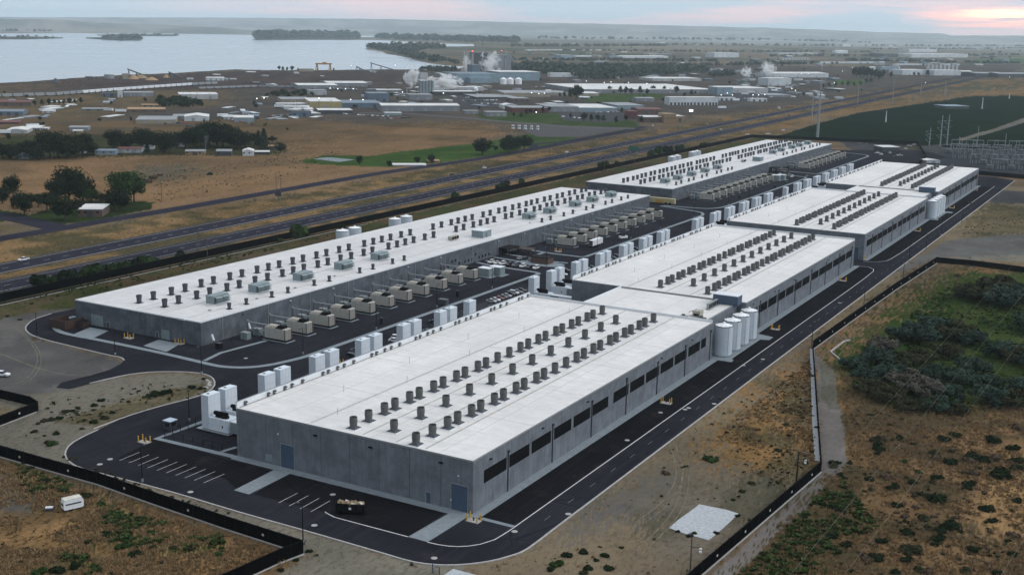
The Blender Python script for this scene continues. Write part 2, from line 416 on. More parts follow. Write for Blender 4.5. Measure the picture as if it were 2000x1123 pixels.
TAN = (0.235, 0.155, 0.092); TAN2 = (0.165, 0.118, 0.075); GRV = (0.115, 0.106, 0.096); GRV2 = (0.165, 0.150, 0.125)
ORG = (0.27, 0.155, 0.065); DGR = (0.028, 0.040, 0.017); GRN = (0.036, 0.075, 0.020); BRN = (0.12, 0.082, 0.052)
# industrial flats beyond the fields
zone([(0, 160), (460, 137), (900, 132), (1200, 125), (1650, 130), (2000, 125), (2000, 158), (1500, 215), (1250, 235), (1000, 240), (700, 242), (560, 228), (430, 235), (200, 228), (0, 232)], (0.105, 0.088, 0.074), (0.07, 0.063, 0.058), .3, n_big)
zone([(0, 188), (330, 176), (440, 176), (440, 205), (330, 214), (200, 225), (0, 240)], (0.17, 0.13, 0.085), (0.12, 0.10, 0.07), .6)
zone([(0, 165), (110, 158), (360, 152), (300, 166), (0, 185)], (0.14, 0.105, 0.075), (0.07, 0.06, 0.055), .3)
zone([(110, 158), (330, 146), (460, 140), (780, 140), (860, 160), (600, 178), (300, 175), (120, 172)], (0.055, 0.042, 0.040), (0.075, 0.055, 0.050), .2)
zone([(0, 232), (200, 228), (330, 240), (560, 232), (700, 242), (930, 236), (1000, 250), (980, 262), (560, 310), (0, 305)], TAN2, (0.12, 0.095, 0.062), .6, n_big)
zone([(930, 226), (1250, 240), (1330, 262), (1140, 285), (1010, 290), (960, 262), (880, 245)], (0.10, 0.085, 0.07), (0.13, 0.10, 0.07), .3)
# tan fields left of the highway
zone([(-200, 315), (0, 312), (330, 303), (560, 300), (620, 272), (720, 250), (940, 240), (1000, 262), (880, 310), (500, 376), (300, 408), (150, 420), (0, 410), (-200, 430)], TAN, TAN2, .8, n_big, .38, .62)
zone([(250, 330), (330, 320), (390, 330), (360, 345), (300, 360), (270, 350)], (0.10, 0.092, 0.07), (0.13, 0.11, 0.08), .9)
zone([(-250, 480), (0, 472), (500, 390), (860, 326), (1000, 303), (1220, 268), (1500, 215), (1700, 180), (1850, 158), (2000, 152), (2100, 150), (2100, 170), (2000, 172), (1850, 170), (1700, 208), (1500, 262), (1280, 300), (1000, 362), (750, 426), (500, 486), (200, 545), (0, 590), (-250, 640)], (0.235, 0.160, 0.088), (0.085, 0.078, 0.046), .95, n_med*.6+n_big*.4, .40, .60, 2)
# farm and scrub either side, right background
zone([(1500, 230), (1750, 200), (1860, 180), (2100, 165), (2100, 190), (1900, 187), (1750, 212), (1600, 242), (1510, 268), (1440, 272)], (0.26, 0.17, 0.085), (0.19, 0.135, 0.075), .8)
zone([(1500, 272), (1600, 243), (1660, 225), (1800, 214), (1560, 272)], (0.17, 0.155, 0.13), GRV, .2)
zone([(1512, 268), (1600, 241), (1675, 221), (1750, 210), (1837, 197), (1900, 188), (2200, 186), (2200, 350), (1900, 300), (1790, 286), (1560, 272)], (0.004, 0.012, 0.005), (0.007, 0.018, 0.007), .25, n_big, warp=.6)
zone([(2100, 214), (2000, 231), (1940, 252), (1870, 272), (1880, 276), (1945, 257), (2000, 240), (2100, 222)], (0.15, 0.14, 0.12), GRV2, .1, warp=.3)
zone([(1790, 286), (1870, 280), (2100, 300), (2100, 345), (1925, 340), (1830, 320), (1740, 316)], (0.060, 0.064, 0.070), (0.08, 0.08, 0.082), .1, warp=.5)
zone([(1640, 277), (1800, 287), (1810, 310), (1700, 320)], (0.045, 0.045, 0.05), (0.06, 0.06, 0.062), .1, warp=.5)
zone([(1750, 290), (1800, 286), (1830, 320), (1740, 322)], (0.07, 0.07, 0.05), (0.10, 0.10, 0.08), .5, warp=.5)
# green places
zone([(587, 314), (640, 303), (725, 305), (775, 297), (925, 281), (980, 272), (1045, 260), (1060, 272), (1000, 298), (875, 316), (775, 326), (675, 325), (600, 319)], GRN, (0.05, 0.09, 0.025), .3, warp=.8)
zone([(930, 222), (1000, 218), (1130, 224), (1240, 238), (1250, 250), (1130, 247), (1000, 238), (940, 234)], (0.035, 0.066, 0.022), (0.05, 0.075, 0.03), .3, warp=.6)
zone([(1130, 192), (1150, 184), (1290, 184), (1300, 192), (1240, 199), (1150, 199)], (0.04, 0.075, 0.025), (0.055, 0.085, 0.03), .3, warp=.6)
zone([(1020, 268), (1060, 262), (1130, 266), (1120, 279), (1030, 290)], (0.035, 0.066, 0.022), (0.05, 0.075, 0.03), .3, warp=.6)
zone([(1625, 158), (1700, 156), (1690, 165), (1640, 166)], (0.06, 0.11, 0.035), (0.05, 0.09, 0.03), .3, warp=.6)
zone([(1900, 117), (2100, 112), (2100, 124), (1910, 124)], (0.05, 0.11, 0.04), (0.05, 0.09, 0.03), .3, warp=.6)
zone([(60, 420), (150, 390), (300, 395), (290, 410), (150, 437), (95, 440), (40, 428), (-60, 440), (-60, 400)], (0.030, 0.050, 0.018), (0.022, 0.034, 0.015), .5, warp=.8)
zone([(-80, 268), (180, 262), (300, 268), (420, 250), (500, 262), (560, 290), (540, 303), (300, 304), (0, 312), (-80, 314)], (0.05, 0.055, 0.03), (0.035, 0.04, 0.022), .5, warp=2)
zone([(-150, 446), (0, 438), (50, 448), (0, 455), (-150, 468)], (0.14, 0.115, 0.07), (0.10, 0.09, 0.06), .6, warp=.6)
# strip between the rear fence and the long halls
zone([(-415, 150), (-415, 1285), (-366, 1285), (-366, 325), (-350, 270), (-340, 150)], (0.050, 0.060, 0.026), (0.085, 0.066, 0.040), .8, n_med, .4, .6, 1.0, True)
zone([(-415, 420), (-415, 470), (-385, 470), (-385, 420)], (0.10, 0.08, 0.06), (0.07, 0.07, 0.04), .6, None, .4, .6, 2.0, True)
zone([(-415, 820), (-415, 960), (-370, 960), (-370, 820)], (0.040, 0.050, 0.022), (0.060, 0.045, 0.032), .6, None, .4, .6, 2.0, True)
# gravel and dirt, front left
zone([(-300, 640), (0, 622), (30, 606), (110, 602), (160, 600), (60, 660), (240, 705), (225, 740), (130, 762), (0, 775), (-300, 800)], (0.125, 0.118, 0.11), (0.085, 0.082, 0.082), .15, n_med, warp=1.5)
zone([(-300, 590), (0, 590), (150, 552), (170, 585), (110, 604), (0, 622), (-300, 660)], (0.06, 0.07, 0.03), (0.10, 0.085, 0.055), .8, warp=1.5)
zone([(-300, 700), (0, 690), (140, 700), (210, 720), (130, 752), (-300, 800)], (0.075, 0.072, 0.074), (0.10, 0.096, 0.092), .1, n_med, warp=1.5)
zone([(-200, 800), (0, 776), (130, 762), (225, 737), (342, 728), (420, 740), (415, 765), (300, 800), (190, 840), (140, 865), (130, 890), (160, 915), (300, 955), (601, 1040), (742, 1082), (900, 1103), (1040, 1088), (1100, 1130), (1000, 1200), (500, 1180), (590, 1070), (0, 885), (-200, 840)], (0.20, 0.182, 0.148), (0.155, 0.142, 0.118), .55, n_big, warp=.8)
zone([(100, 825), (300, 765), (400, 745), (410, 760), (330, 790), (190, 835)], (0.15, 0.135, 0.095), (0.11, 0.10, 0.07), .9, n_med, warp=1.5)
# strip between the east road and the right hand fence
zone([(1960, 362), (2000, 366), (2100, 380), (2100, 520), (1830, 512), (1590, 680), (1605, 918), (1375, 1130), (1000, 1200), (900, 1105), (1000, 1087), (1038, 1068), (1166, 971), (1338, 841), (1500, 718), (1707, 561), (1835, 464), (1872, 436), (1920, 386)], (0.20, 0.165, 0.118), (0.145, 0.122, 0.094), .45, n_big, warp=.8)
zone([(1400, 850), (1500, 740), (1582, 690), (1592, 880), (1540, 960), (1470, 900), (1360, 900)], (0.25, 0.155, 0.075), (0.115, 0.095, 0.055), 1.0, n_med, .42, .6, 5)
zone([(1340, 950), (1480, 920), (1560, 950), (1480, 1030), (1390, 1090), (1290, 1100), (1240, 1010)], (0.145, 0.125, 0.098), (0.10, 0.09, 0.065), .5, n_med, warp=4)
zone([(1045, 1070), (1200, 955), (1300, 905), (1350, 930), (1240, 1010), (1150, 1040)], (0.135, 0.12, 0.10), (0.115, 0.105, 0.096), .15, n_med, warp=4)
zone([(1700, 552), (1780, 510), (1900, 500), (2100, 490), (2100, 515), (1835, 506)], (0.20, 0.18, 0.145), (0.15, 0.14, 0.12), .1, warp=1)
zone([(1720, 545), (1850, 470), (1920, 462), (2100, 452), (2100, 495), (1850, 502)], (0.13, 0.128, 0.122), (0.105, 0.10, 0.096), .1, warp=1.2)
zone([(1925, 388), (1950, 372), (2150, 380), (2150, 400), (1940, 398)], (0.07, 0.07, 0.072), (0.055, 0.055, 0.06), .2, warp=.6)
zone([(1875, 440), (1920, 398), (2150, 410), (2150, 450), (1900, 462)], (0.14, 0.12, 0.08), (0.09, 0.085, 0.055), .9, warp=2)
# beyond the right hand fence
zone([(1375, 1140), (1604, 920), (1590, 680), (1830, 514), (2100, 532), (2400, 700), (2400, 1400), (1200, 1400)], (0.190, 0.125, 0.072), (0.090, 0.072, 0.046), 1.0, n_med, .40, .60, 4)
zone([(1760, 600), (1830, 545), (1900, 532), (2200, 535), (2200, 800), (2000, 770), (1900, 800), (1780, 806), (1700, 775), (1650, 740), (1640, 690)], (0.030, 0.058, 0.017), (0.046, 0.070, 0.022), .9, n_med, .4, .6, 4)
zone([(1592, 690), (1622, 715), (1634, 780), (1650, 850), (1655, 905), (1610, 950), (1560, 1010), (1490, 1070), (1420, 1140), (1370, 1140), (1606, 922)], (0.175, 0.158, 0.150), (0.145, 0.13, 0.122), .2, n_med, warp=1)
zone([(1600, 700), (1630, 720), (1640, 800), (1622, 800), (1605, 780)], (0.135, 0.13, 0.11), (0.11, 0.105, 0.085), .5, warp=1)
zone([(1645, 930), (1600, 960), (1520, 1060), (1440, 1130), (1560, 1130), (1640, 1060), (1720, 1030), (1640, 990)], (0.035, 0.045, 0.018), (0.085, 0.068, 0.038), 1.0, n_med, .38, .6, 5)
zone([(1900, 1000), (1950, 950), (2050, 860), (2100, 900), (2000, 1000), (1940, 1080), (1900, 1080)], (0.28, 0.185, 0.095), (0.20, 0.135, 0.075), .8, warp=5)
# bottom left, outside the fence
zone([(-300, 880), (0, 892), (300, 990), (590, 1086), (490, 1140), (400, 1300), (-300, 1300)], (0.250, 0.160, 0.085), (0.165, 0.11, 0.062), 1.0, n_med, .38, .62, 3)
zone([(40, 915), (110, 940), (190, 965), (260, 985), (290, 1030), (230, 1010), (120, 990), (60, 975)], (0.045, 0.055, 0.022), (0.12, 0.09, 0.05), 1.0, n_med, .45, .62, 5)
zone([(170, 1000), (240, 1000), (330, 1040), (420, 1045), (440, 1080), (360, 1090), (250, 1070), (190, 1040)], (0.05, 0.06, 0.025), (0.18, 0.125, 0.065), 1.0, n_med, .42, .6, 5)
zone([(0, 905), (60, 905), (120, 935), (110, 960), (40, 930)], (0.05, 0.06, 0.025), (0.18, 0.125, 0.065), 1.0, n_med, .42, .6, 3)
zone([(50, 1120), (80, 1090), (200, 1080), (220, 1120), (150, 1160)], (0.040, 0.052, 0.020), (0.10, 0.08, 0.045), 1.0, n_med, .5, .65, 5)
zone([(-200, 925), (10, 922), (50, 945), (100, 985), (60, 1005), (-200, 1010)], (0.095, 0.085, 0.076), (0.12, 0.105, 0.085), .3, n_med, warp=3)
zone([(-200, 800), (0, 795), (70, 800), (0, 830), (-200, 880)], (0.17, 0.145, 0.105), (0.07, 0.07, 0.04), .9, n_med, warp=1)

cols *= np.where(cols.sum(1) > .2, 1-.18*ss(GR, 800, 1300), 1.0)[:, None]
# skyline: hills past the lake and round the plain
sky_px = [(-900, 40), (-300, 30), (0, 34), (400, 35), (750, 38), (1000, 44), (1250, 49), (1400, 53), (1520, 56), (1700, 63), (1840, 66), (1860, 70), (2000, 71), (2300, 78), (2900, 92)]
saz = []; sel = []
for x, y in sky_px:
    d = ray(x, y); saz.append(math.atan2(d.x, d.y)); sel.append(d.z/math.hypot(d.x, d.y))
elp = np.interp(A2.ravel(), saz, sel)
hz = CAM_H + elp*19500 + 14*(fbm(np.degrees(A2.ravel())*1.5, GR/2500, 44)-.5)
GZ = np.clip(hz, 20, 208)*ss(GR, 14500, 19300)*np.where(GR > 19700, np.clip((21500-GR)/1800, .1, 1), 1)
lp = [(-900, 55), (-300, 42), (0, 38), (110, 39), (200, 45), (330, 50), (450, 56), (520, 64), (700, 70)]
laz = []; lel = []
for x, y in lp:
    d = ray(x, y); laz.append(math.atan2(d.x, d.y)); lel.append(d.z/math.hypot(d.x, d.y))
h2 = np.interp(A2.ravel(), laz, lel, right=-.02)*11300+CAM_H+10*(fbm(np.degrees(A2.ravel())*3, GR/900, 4)-.5)
GZ = np.maximum(GZ, np.clip(h2, 0, 200)*ss(GR, 10600, 11350)*(1-ss(GR, 11600, 12800)))
GZ += 22*(fbm(GX/1300, GY/1300, 61)-.42).clip(0)*ss(GR, 4500, 8000)*(A2.ravel() > YAW+rad(-2))
pf_ = ss(GR, 7500, 12500)[:, None]; cols = cols*(1-pf_)+lerp((0.36, 0.37, 0.37), (0.22, 0.245, 0.25), ss(n_hug, .4, .6))*pf_; farm *= 1-.7*pf_[:, 0]  # distant land paled and blued, haze painted into the soil colour
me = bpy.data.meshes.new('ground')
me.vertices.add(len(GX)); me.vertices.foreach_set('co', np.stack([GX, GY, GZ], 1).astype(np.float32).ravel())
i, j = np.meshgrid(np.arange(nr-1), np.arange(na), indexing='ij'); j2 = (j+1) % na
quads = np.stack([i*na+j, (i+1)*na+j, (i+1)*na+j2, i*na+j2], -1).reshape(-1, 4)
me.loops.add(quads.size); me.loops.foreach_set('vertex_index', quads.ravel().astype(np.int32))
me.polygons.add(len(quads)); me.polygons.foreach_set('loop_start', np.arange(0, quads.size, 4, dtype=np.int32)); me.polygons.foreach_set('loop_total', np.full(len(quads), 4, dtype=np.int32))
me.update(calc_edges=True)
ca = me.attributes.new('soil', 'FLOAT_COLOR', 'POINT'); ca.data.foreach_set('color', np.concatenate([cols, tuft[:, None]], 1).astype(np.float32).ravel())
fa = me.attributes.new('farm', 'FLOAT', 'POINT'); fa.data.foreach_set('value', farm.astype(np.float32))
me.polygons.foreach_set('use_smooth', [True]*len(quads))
gob = bpy.data.objects.new('ground', me); C.objects.link(gob); tag(gob, kind='structure')
k = Nt('open ground'); o_ = k.mapping()
at = k.n.new('ShaderNodeAttribute'); at.attribute_name = 'soil'
fm = k.n.new('ShaderNodeAttribute'); fm.attribute_name = 'farm'
tf = at.outputs['Alpha']
nA = k.noise(k.mapping((1, .55, 1), (0, 0, .9)), 0.7, 9, 0.78); nB = k.noise(k.mapping((1, 1, 1), (0, 0, .5)), 0.09, 7, 0.7); nC = k.noise(o_, 2.6, 4, 0.7); nD = k.noise(k.mapping((1, .45, 1), (0, 0, .5)), 0.02, 8, 0.72)
c = at.outputs['Color']
c = k.mix(k.math('MULTIPLY', k.rng(nB, 0.35, 0.6, 0, 1), k.math('MULTIPLY', tf, 0.45)), c, k.mix(1.0, c, (0.62, 0.64, 0.52), 'MULTIPLY'))
c = k.mix(k.math('MULTIPLY', k.rng(nA, 0.49, 0.60), k.math('ADD', k.math('MULTIPLY', tf, 0.85), 0.10)), c, k.mix(1.0, c, (0.34, 0.32, 0.27), 'MULTIPLY'))
nE = k.noise(k.mapping((.35, 1.6, 1), (0, 0, .5)), 1.1, 8, 0.75)
c = k.mix(k.math('MULTIPLY', k.rng(nC, 0.48, 0.7), 0.4), c, k.mix(1.0, c, (1.6, 1.5, 1.4), 'MULTIPLY'))
c = k.mix(k.math('MULTIPLY', k.rng(nE, 0.5, 0.68), k.math('MULTIPLY', tf, 0.7)), c, k.mix(1.0, c, (1.75, 1.65, 1.5), 'MULTIPLY'))
c = k.mix(k.rng(nD, 0.46, 0.62, 0, .6), c, k.mix(1.0, c, (0.50, 0.54, 0.52), 'MULTIPLY'))
vo = k.n.new('ShaderNodeTexVoronoi'); k.l.new(k.mapping((1, 1.9, 1), (0, 0, 0.5)), vo.inputs[0]); vo.inputs['Scale'].default_value = 0.0016; vo.distance = 'CHEBYCHEV'
ramp = k.n.new('ShaderNodeValToRGB'); k.l.new(k.sep(vo.outputs['Color'])[0], ramp.inputs[0])
ramp.color_ramp.interpolation = 'CONSTANT'
ramp.color_ramp.elements[0].color = (0.15, 0.12, 0.085, 1); ramp.color_ramp.elements[1].position = .3; ramp.color_ramp.elements[1].color = (0.06, 0.075, 0.045, 1)
for p_, q_ in ((.45, (0.18, 0.145, 0.10, 1)), (.6, (0.09, 0.085, 0.065, 1)), (.78, (0.045, 0.065, 0.04, 1)), (.86, (0.20, 0.17, 0.125, 1))):
    e = ramp.color_ramp.elements.new(p_); e.color = q_
c = k.mix(k.math('MULTIPLY', fm.outputs['Fac'], 0.65), c, ramp.outputs[0])
k.bump(nA, 0.35, 0.25)
gob.data.materials.append(k.done(c, 1.0, 0, 0))

# ------------------------------------------------------------------ water
shore = [(0, 163), (60, 160), (110, 156), (160, 152), (240, 147), (330, 144), (400, 140), (460, 136), (480, 137), (560, 138), (640, 137.5), (760, 136), (830, 137), (892, 136), (908, 131), (880, 129), (850, 126), (820, 121), (800, 114), (780, 110), (755, 106), (745, 101), (712, 97), (720, 93.5), (800, 92.5), (880, 91.5), (960, 91), (965, 88), (880, 86), (800, 82), (760, 80), (700, 78.5), (640, 79), (500, 77.5), (497, 67), (400, 65.5), (300, 65.5), (200, 66), (120, 65), (0, 66), (-400, 62), (-900, 60), (-900, 190), (-400, 180)]
wl = []
for a, b in zip(shore, shore[1:]+shore[:1]):
    for t in range(6):
        x = a[0]+(b[0]-a[0])*t/6; y = a[1]+(b[1]-a[1])*t/6
        wl.append(tuple(G(x, y+(R.uniform(-.35, .35) if 0 < x < 1000 else 0))[:2]))
k = Nt('lake water'); o_ = k.mapping()
nz = k.noise(k.mapping((0.012, 0.012, 1)), 4.0, 6, 0.6); nb = k.noise(k.mapping((0.0007, 0.0007, 1)), 3, 4, 0.6)
k.bump(nz, 0.35, 0.8)
M_WATER = k.done(k.mix(k.rng(nb, .35, .65), (0.34, 0.37, 0.40), (0.42, 0.45, 0.47)), k.rng(nb, .3, .7, 0.1, 0.3))  # pale base colour, part of the sky's reflection painted into the water
k.b.inputs['IOR'].default_value = 1.33
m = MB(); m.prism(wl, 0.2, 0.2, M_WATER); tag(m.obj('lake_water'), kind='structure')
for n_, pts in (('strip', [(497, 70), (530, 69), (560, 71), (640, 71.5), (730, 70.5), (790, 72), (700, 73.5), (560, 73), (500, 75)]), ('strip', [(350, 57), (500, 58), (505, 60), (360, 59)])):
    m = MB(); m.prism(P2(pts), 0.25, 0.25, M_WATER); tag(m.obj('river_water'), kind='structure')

# ------------------------------------------------------------------ sheets of asphalt, pavement, paint
def smooth(pts, it=2, closed=True):
    for _ in range(it):
        q = []; n = len(pts)
        rngi = range(n) if closed else range(n-1)
        if not closed: q.append(pts[0])
        for i in rngi:
            a = pts[i]; b = pts[(i+1) % n]
            q += [(a[0]*.75+b[0]*.25, a[1]*.75+b[1]*.25), (a[0]*.25+b[0]*.75, a[1]*.25+b[1]*.75)]
        if not closed: q.append(pts[-1])
        pts = q
    return pts
def sheet(name, poly, z, mat, th=0.0):
    m = MB(); m.prism(poly, z-th, z, mat); o = m.obj(name); return tag(o, kind='structure')
def ribbon(m, pts, wd, z, mat, th=0.0, closed=False):
    n = len(pts); P = [Vector((p[0], p[1])) for p in pts]; vs = []
    for i in range(n):
        a = P[i-1] if (i or closed) else P[i]; b = P[(i+1) % n] if (i < n-1 or closed) else P[i]
        d = (b-a).normalized(); nn = Vector((-d.y, d.x))*wd/2
        vs += [P[i]+nn, P[i]-nn]
    V = [(p.x, p.y, z) for p in vs]; fs = []
    for i in range(n if closed else n-1):
        j = (i+1) % n; fs.append((2*i, 2*i+1, 2*j+1, 2*j))
    m.add(V, fs, mat)
    if th:
        V2 = V+[(p.x, p.y, z-th) for p in vs]; k_ = 2*n; fs = []
        for i in range(n if closed else n-1):
            j = (i+1) % n
            fs += [(2*i, 2*j, k_+2*j, k_+2*i), (2*i+1, k_+2*i+1, k_+2*j+1, 2*j+1)]
        if not closed: fs += [(0, k_, k_+1, 1), (2*n-2, 2*n-1, k_+2*n-1, k_+2*n-2)]
        m.add(V2, fs, mat)
    return m
outer_px = [(1500, 717), (1376, 811), (1337.7, 840), (1166, 970), (1095, 1023), (1038, 1067), (1018, 1079), (1000, 1085), (965, 1095), (926, 1101), (895, 1103.5), (865, 1104), (835, 1102), (802, 1097), (742, 1079), (601, 1038), (500, 1010), (438, 992), (353, 966), (267, 943), (200, 926), (151, 913), (131, 899), (126, 885), (136, 868), (164, 852), (191, 840)]
outer = [(-118.5, 1040), (-118.5, 900), (-118.5, 717), (-118.5, 560)] + P2(outer_px)
curb_b = P2([(182, 838), (240, 816), (300, 797), (387, 775), (412, 763), (421, 750), (415, 737), (397, 730), (370, 727), (342, 726), (300, 726.5), (262, 730), (225, 737), (175, 749)])
yard = outer + P2([(240, 816), (300, 797), (387, 775), (412, 763), (421, 750), (415, 737), (397, 730), (370, 727), (342, 726), (300, 726.5), (262, 730), (225, 737), (175, 750), (135, 760), (110, 757), (120, 747), (175, 734), (215, 722), (236, 711), (243, 703), (237, 698), (212, 694), (150, 679), (100, 667), (75, 660), (58, 653), (49, 644), (52, 635), (66, 624), (100, 613), (147, 603)]) + [(-372, 345), (-372, 1180), (-300, 1200), (-240, 1250), (-218, 1235), (-200, 1200), (-196, 1100), (-190, 1060), (-135, 1055)]
sheet('yard_asphalt', yard, 0.10, M_ASPH, 0.0)
# darker, newer asphalt pads
sheet('parking_asphalt', P2([(232, 895), (300, 858), (322, 862), (470, 905), (540, 922), (470, 963), (440, 935)]) , 0.104, M_ASPH_NEW)
sheet('parking_asphalt', P2([(570, 922), (905, 1000), (870, 1002), (797, 1048), (671, 1015), (640, 1004), (635, 1000), (520, 972), (495, 966)]), 0.104, M_ASPH_NEW)
sheet('parking_asphalt', [(-136.5, 228.0), (-128.0, 229.8), (-127.0, 232), (-127.0, 597), (-131, 601), (-136.5, 601)], 0.104, M_ASPH_NEW)
sheet('parking_asphalt', [(-136.5, 617), (-129.5, 617), (-127.0, 622), (-127.0, 985), (-136.5, 985)], 0.104, M_ASPH_NEW)
# highway carriageways and the frontage road
def lin(x0, x1, ys): return [(x0+(x1-x0)*(y-350)/1250, y) for y in ys]
YS = [-400, 0, 350, 600, 900, 1300, 1600, 2200, 3000, 4200]
def road(name, xc0, xc1, wd, mat=M_HWY, z=0.10, ys=YS):
    m = MB(); ribbon(m, lin(xc0, xc1, ys), wd, z, mat); return tag(m.obj(name), kind='structure')
road('highway_shoulder', -475.5, -513.5, 21.5, pm('shoulder gravel', (0.062, 0.058, 0.056), .95, .35, .15), .085); road('highway_shoulder', -443.0, -473.5, 23, pm('shoulder gravel', (0.062, 0.058, 0.056)), .085)
road('highway', -475.5, -513.5, 16.5); road('highway', -443.0, -473.5, 18.0)
m = MB()
for xo, z in ((-1.0, 0), ):
    ribbon(m, lin(-467.0, -505.5, YS[:8]), 0.35, 0.108, M_PAINT)
ribbon(m, lin(-435.4, -466.3, YS[:8]), 0.25, 0.108, M_PAINT); ribbon(m, lin(-482.8, -521.0, YS[:8]), 0.25, 0.108, M_PAINT); ribbon(m, lin(-450.0, -480.6, YS[:8]), 0.2, 0.108, M_PAINT)
for x0, x1 in ((-474.5, -512.5), (-443.2, -473.6)):
    y = 250
    while y < 1900:
        a, b = lin(x0, x1, (y, y+3.6)); ribbon(m, [a, b], 0.2, 0.108, M_PAINT); y += 12
tag(m.obj('highway_markings'), kind='structure')
fr = P2([(-500, 585), (-250, 516), (0, 466), (100, 450), (200, 432), (300, 416), (400, 399), (500, 381), (625, 359), (750, 337), (875, 320), (960, 307), (1040, 292), (1100, 281), (1140, 272), (1200, 262), (1250, 253)])
m = MB(); ribbon(m, smooth(fr, 2, False), 13.0, 0.10, M_HWY); tag(m.obj('frontage_road'), kind='structure')
m = MB(); ribbon(m, P2([(120, 447), (60, 433), (0, 421), (-80, 408), (-200, 390)]), 16, 0.096, M_HWY); tag(m.obj('side_road'), kind='structure')
m = MB(); ribbon(m, P2([(1045, 290), (1040, 282), (1100, 278), (1150, 269), (1260, 248)]), 10, 0.096, M_HWY); tag(m.obj('side_road'), kind='structure')
m = MB(); ribbon(m, P2([(700, 221), (800, 223), (900, 230), (1000, 239.5), (1110, 248), (1240, 252)]), 16, 0.1, pm('pale road', (0.10, 0.10, 0.105), .85)); tag(m.obj('side_road'), kind='structure')
for pts, wd in (([(0, 184), (200, 172), (380, 158), (470, 150), (600, 150)], 12), ([(0, 243), (120, 240), (260, 232), (330, 240), (420, 252)], 10), ([(0, 262), (60, 262), (180, 258), (330, 245)], 7), ([(1400, 215), (1550, 182), (1700, 166), (1800, 152), (2000, 140)], 10), ([(440, 176), (600, 170), (740, 175), (940, 190)], 10), ([(1000, 108), (1100, 118), (1300, 121), (1500, 117), (1700, 120)], 14), ([(1300, 140), (1560, 120), (1800, 104), (2000, 98)], 14)):
    m = MB(); ribbon(m, smooth(P2(pts), 1, False), wd, 0.12, pm('town road asphalt', (0.075, 0.072, 0.07), .9)); tag(m.obj('town_road'), kind='structure')
sheet('pavement', P2([(611, 311), (640, 307.5), (693, 312.5), (663, 317)]), 0.11, M_SIDEWALK)
sheet('car_park', P2([(1090, 222), (1200, 218), (1250, 232), (1180, 240), (1100, 236)]), 0.09, pm('car park asphalt', (0.06, 0.06, 0.065), .9))
sheet('car_park', P2([(880, 192), (985, 188), (1010, 208), (905, 212)]), 0.09, pm('car park asphalt', (0.06, 0.06, 0.065), .9))
sheet('car_park', P2([(1400, 185), (1500, 170), (1560, 185), (1480, 198), (1420, 200)]), 0.09, pm('car park asphalt', (0.06, 0.06, 0.065), .9))
sheet('gravel_yard', P2([(1000, 245), (1090, 247), (1225, 252), (1130, 268), (1050, 268)]), 0.085, pm('grey gravel yard', (0.085, 0.082, 0.082), .95, .3, .3))
# kerbs and painted lines round the yard
m = MB(); ribbon(m, smooth(outer, 1, False), 0.45, 0.20, M_CURB, 0.2); tag(m.obj('kerb'), kind='structure')
m = MB(); ribbon(m, smooth(curb_b, 1, False), 0.45, 0.20, M_CURB, 0.2); tag(m.obj('kerb'), kind='structure')
m = MB(); ribbon(m, smooth(P2([(243, 704), (237, 698), (212, 694), (150, 679), (100, 667), (75, 660), (58, 653), (49, 644), (52, 635), (66, 624), (100, 613)]), 1, False), 0.45, 0.2, M_CURB, 0.2); tag(m.obj('kerb'), kind='structure')
inner = P2([(797, 1048.5), (671, 1015), (653, 1010), (643, 1005), (637, 1001.5), (635, 999.5)])
inner2 = P2([(835, 1059), (855, 1063.5), (875, 1066.5), (895, 1067.5), (915, 1066.5), (938, 1063), (966, 1054), (983, 1044), (1000, 1033)]) + [(-126.8, 232), (-126.8, 400), (-126.8, 545)]+P2([(1690, 543), (1706, 530), (1706, 526), (1696, 522), (1672, 519.5)])
inner3 = P2([(1686, 511.5), (1715, 512), (1732, 510), (1742, 505)])+[(-126.8, 655), (-126.8, 900), (-126.8, 985), (-127.5, 990)]
m = MB()
for q in (inner, inner2, inner3): ribbon(m, q, 0.32, 0.112, M_PAINT)
y = 236
while y < 980:
    ribbon(m, [(-122.7, y), (-122.7, y+3.2)], 0.14, 0.112, pm('worn line paint', (0.16, 0.16, 0.17), .8)); y += 12.5
for k_ in range(10):
    a = G(233.5+k_*18.25*1.0, 899.5+k_*4.85); b = G(272.5+k_*18.45, 883.5+k_*4.7)
    ribbon(m, [a, b], 0.16, 0.112, M_PAINT)
for k_ in range(4):
    a = G(544+k_*21, 982.3+k_*5.8); b = G(581.5+k_*21, 962.8+k_*5.1); ribbon(m, [a, b], 0.16, 0.112, M_PAINT)
for k_ in range(20): ribbon(m, [(-252.5, 400+k_*3.0), (-247, 400+k_*3.0)], 0.12, 0.112, M_PAINT)
for k_ in range(14): ribbon(m, [(-231.5, 286+k_*3.3), (-226.5, 286+k_*3.3)], 0.12, 0.112, M_PAINT)
tag(m.obj('road_markings'), kind='structure')
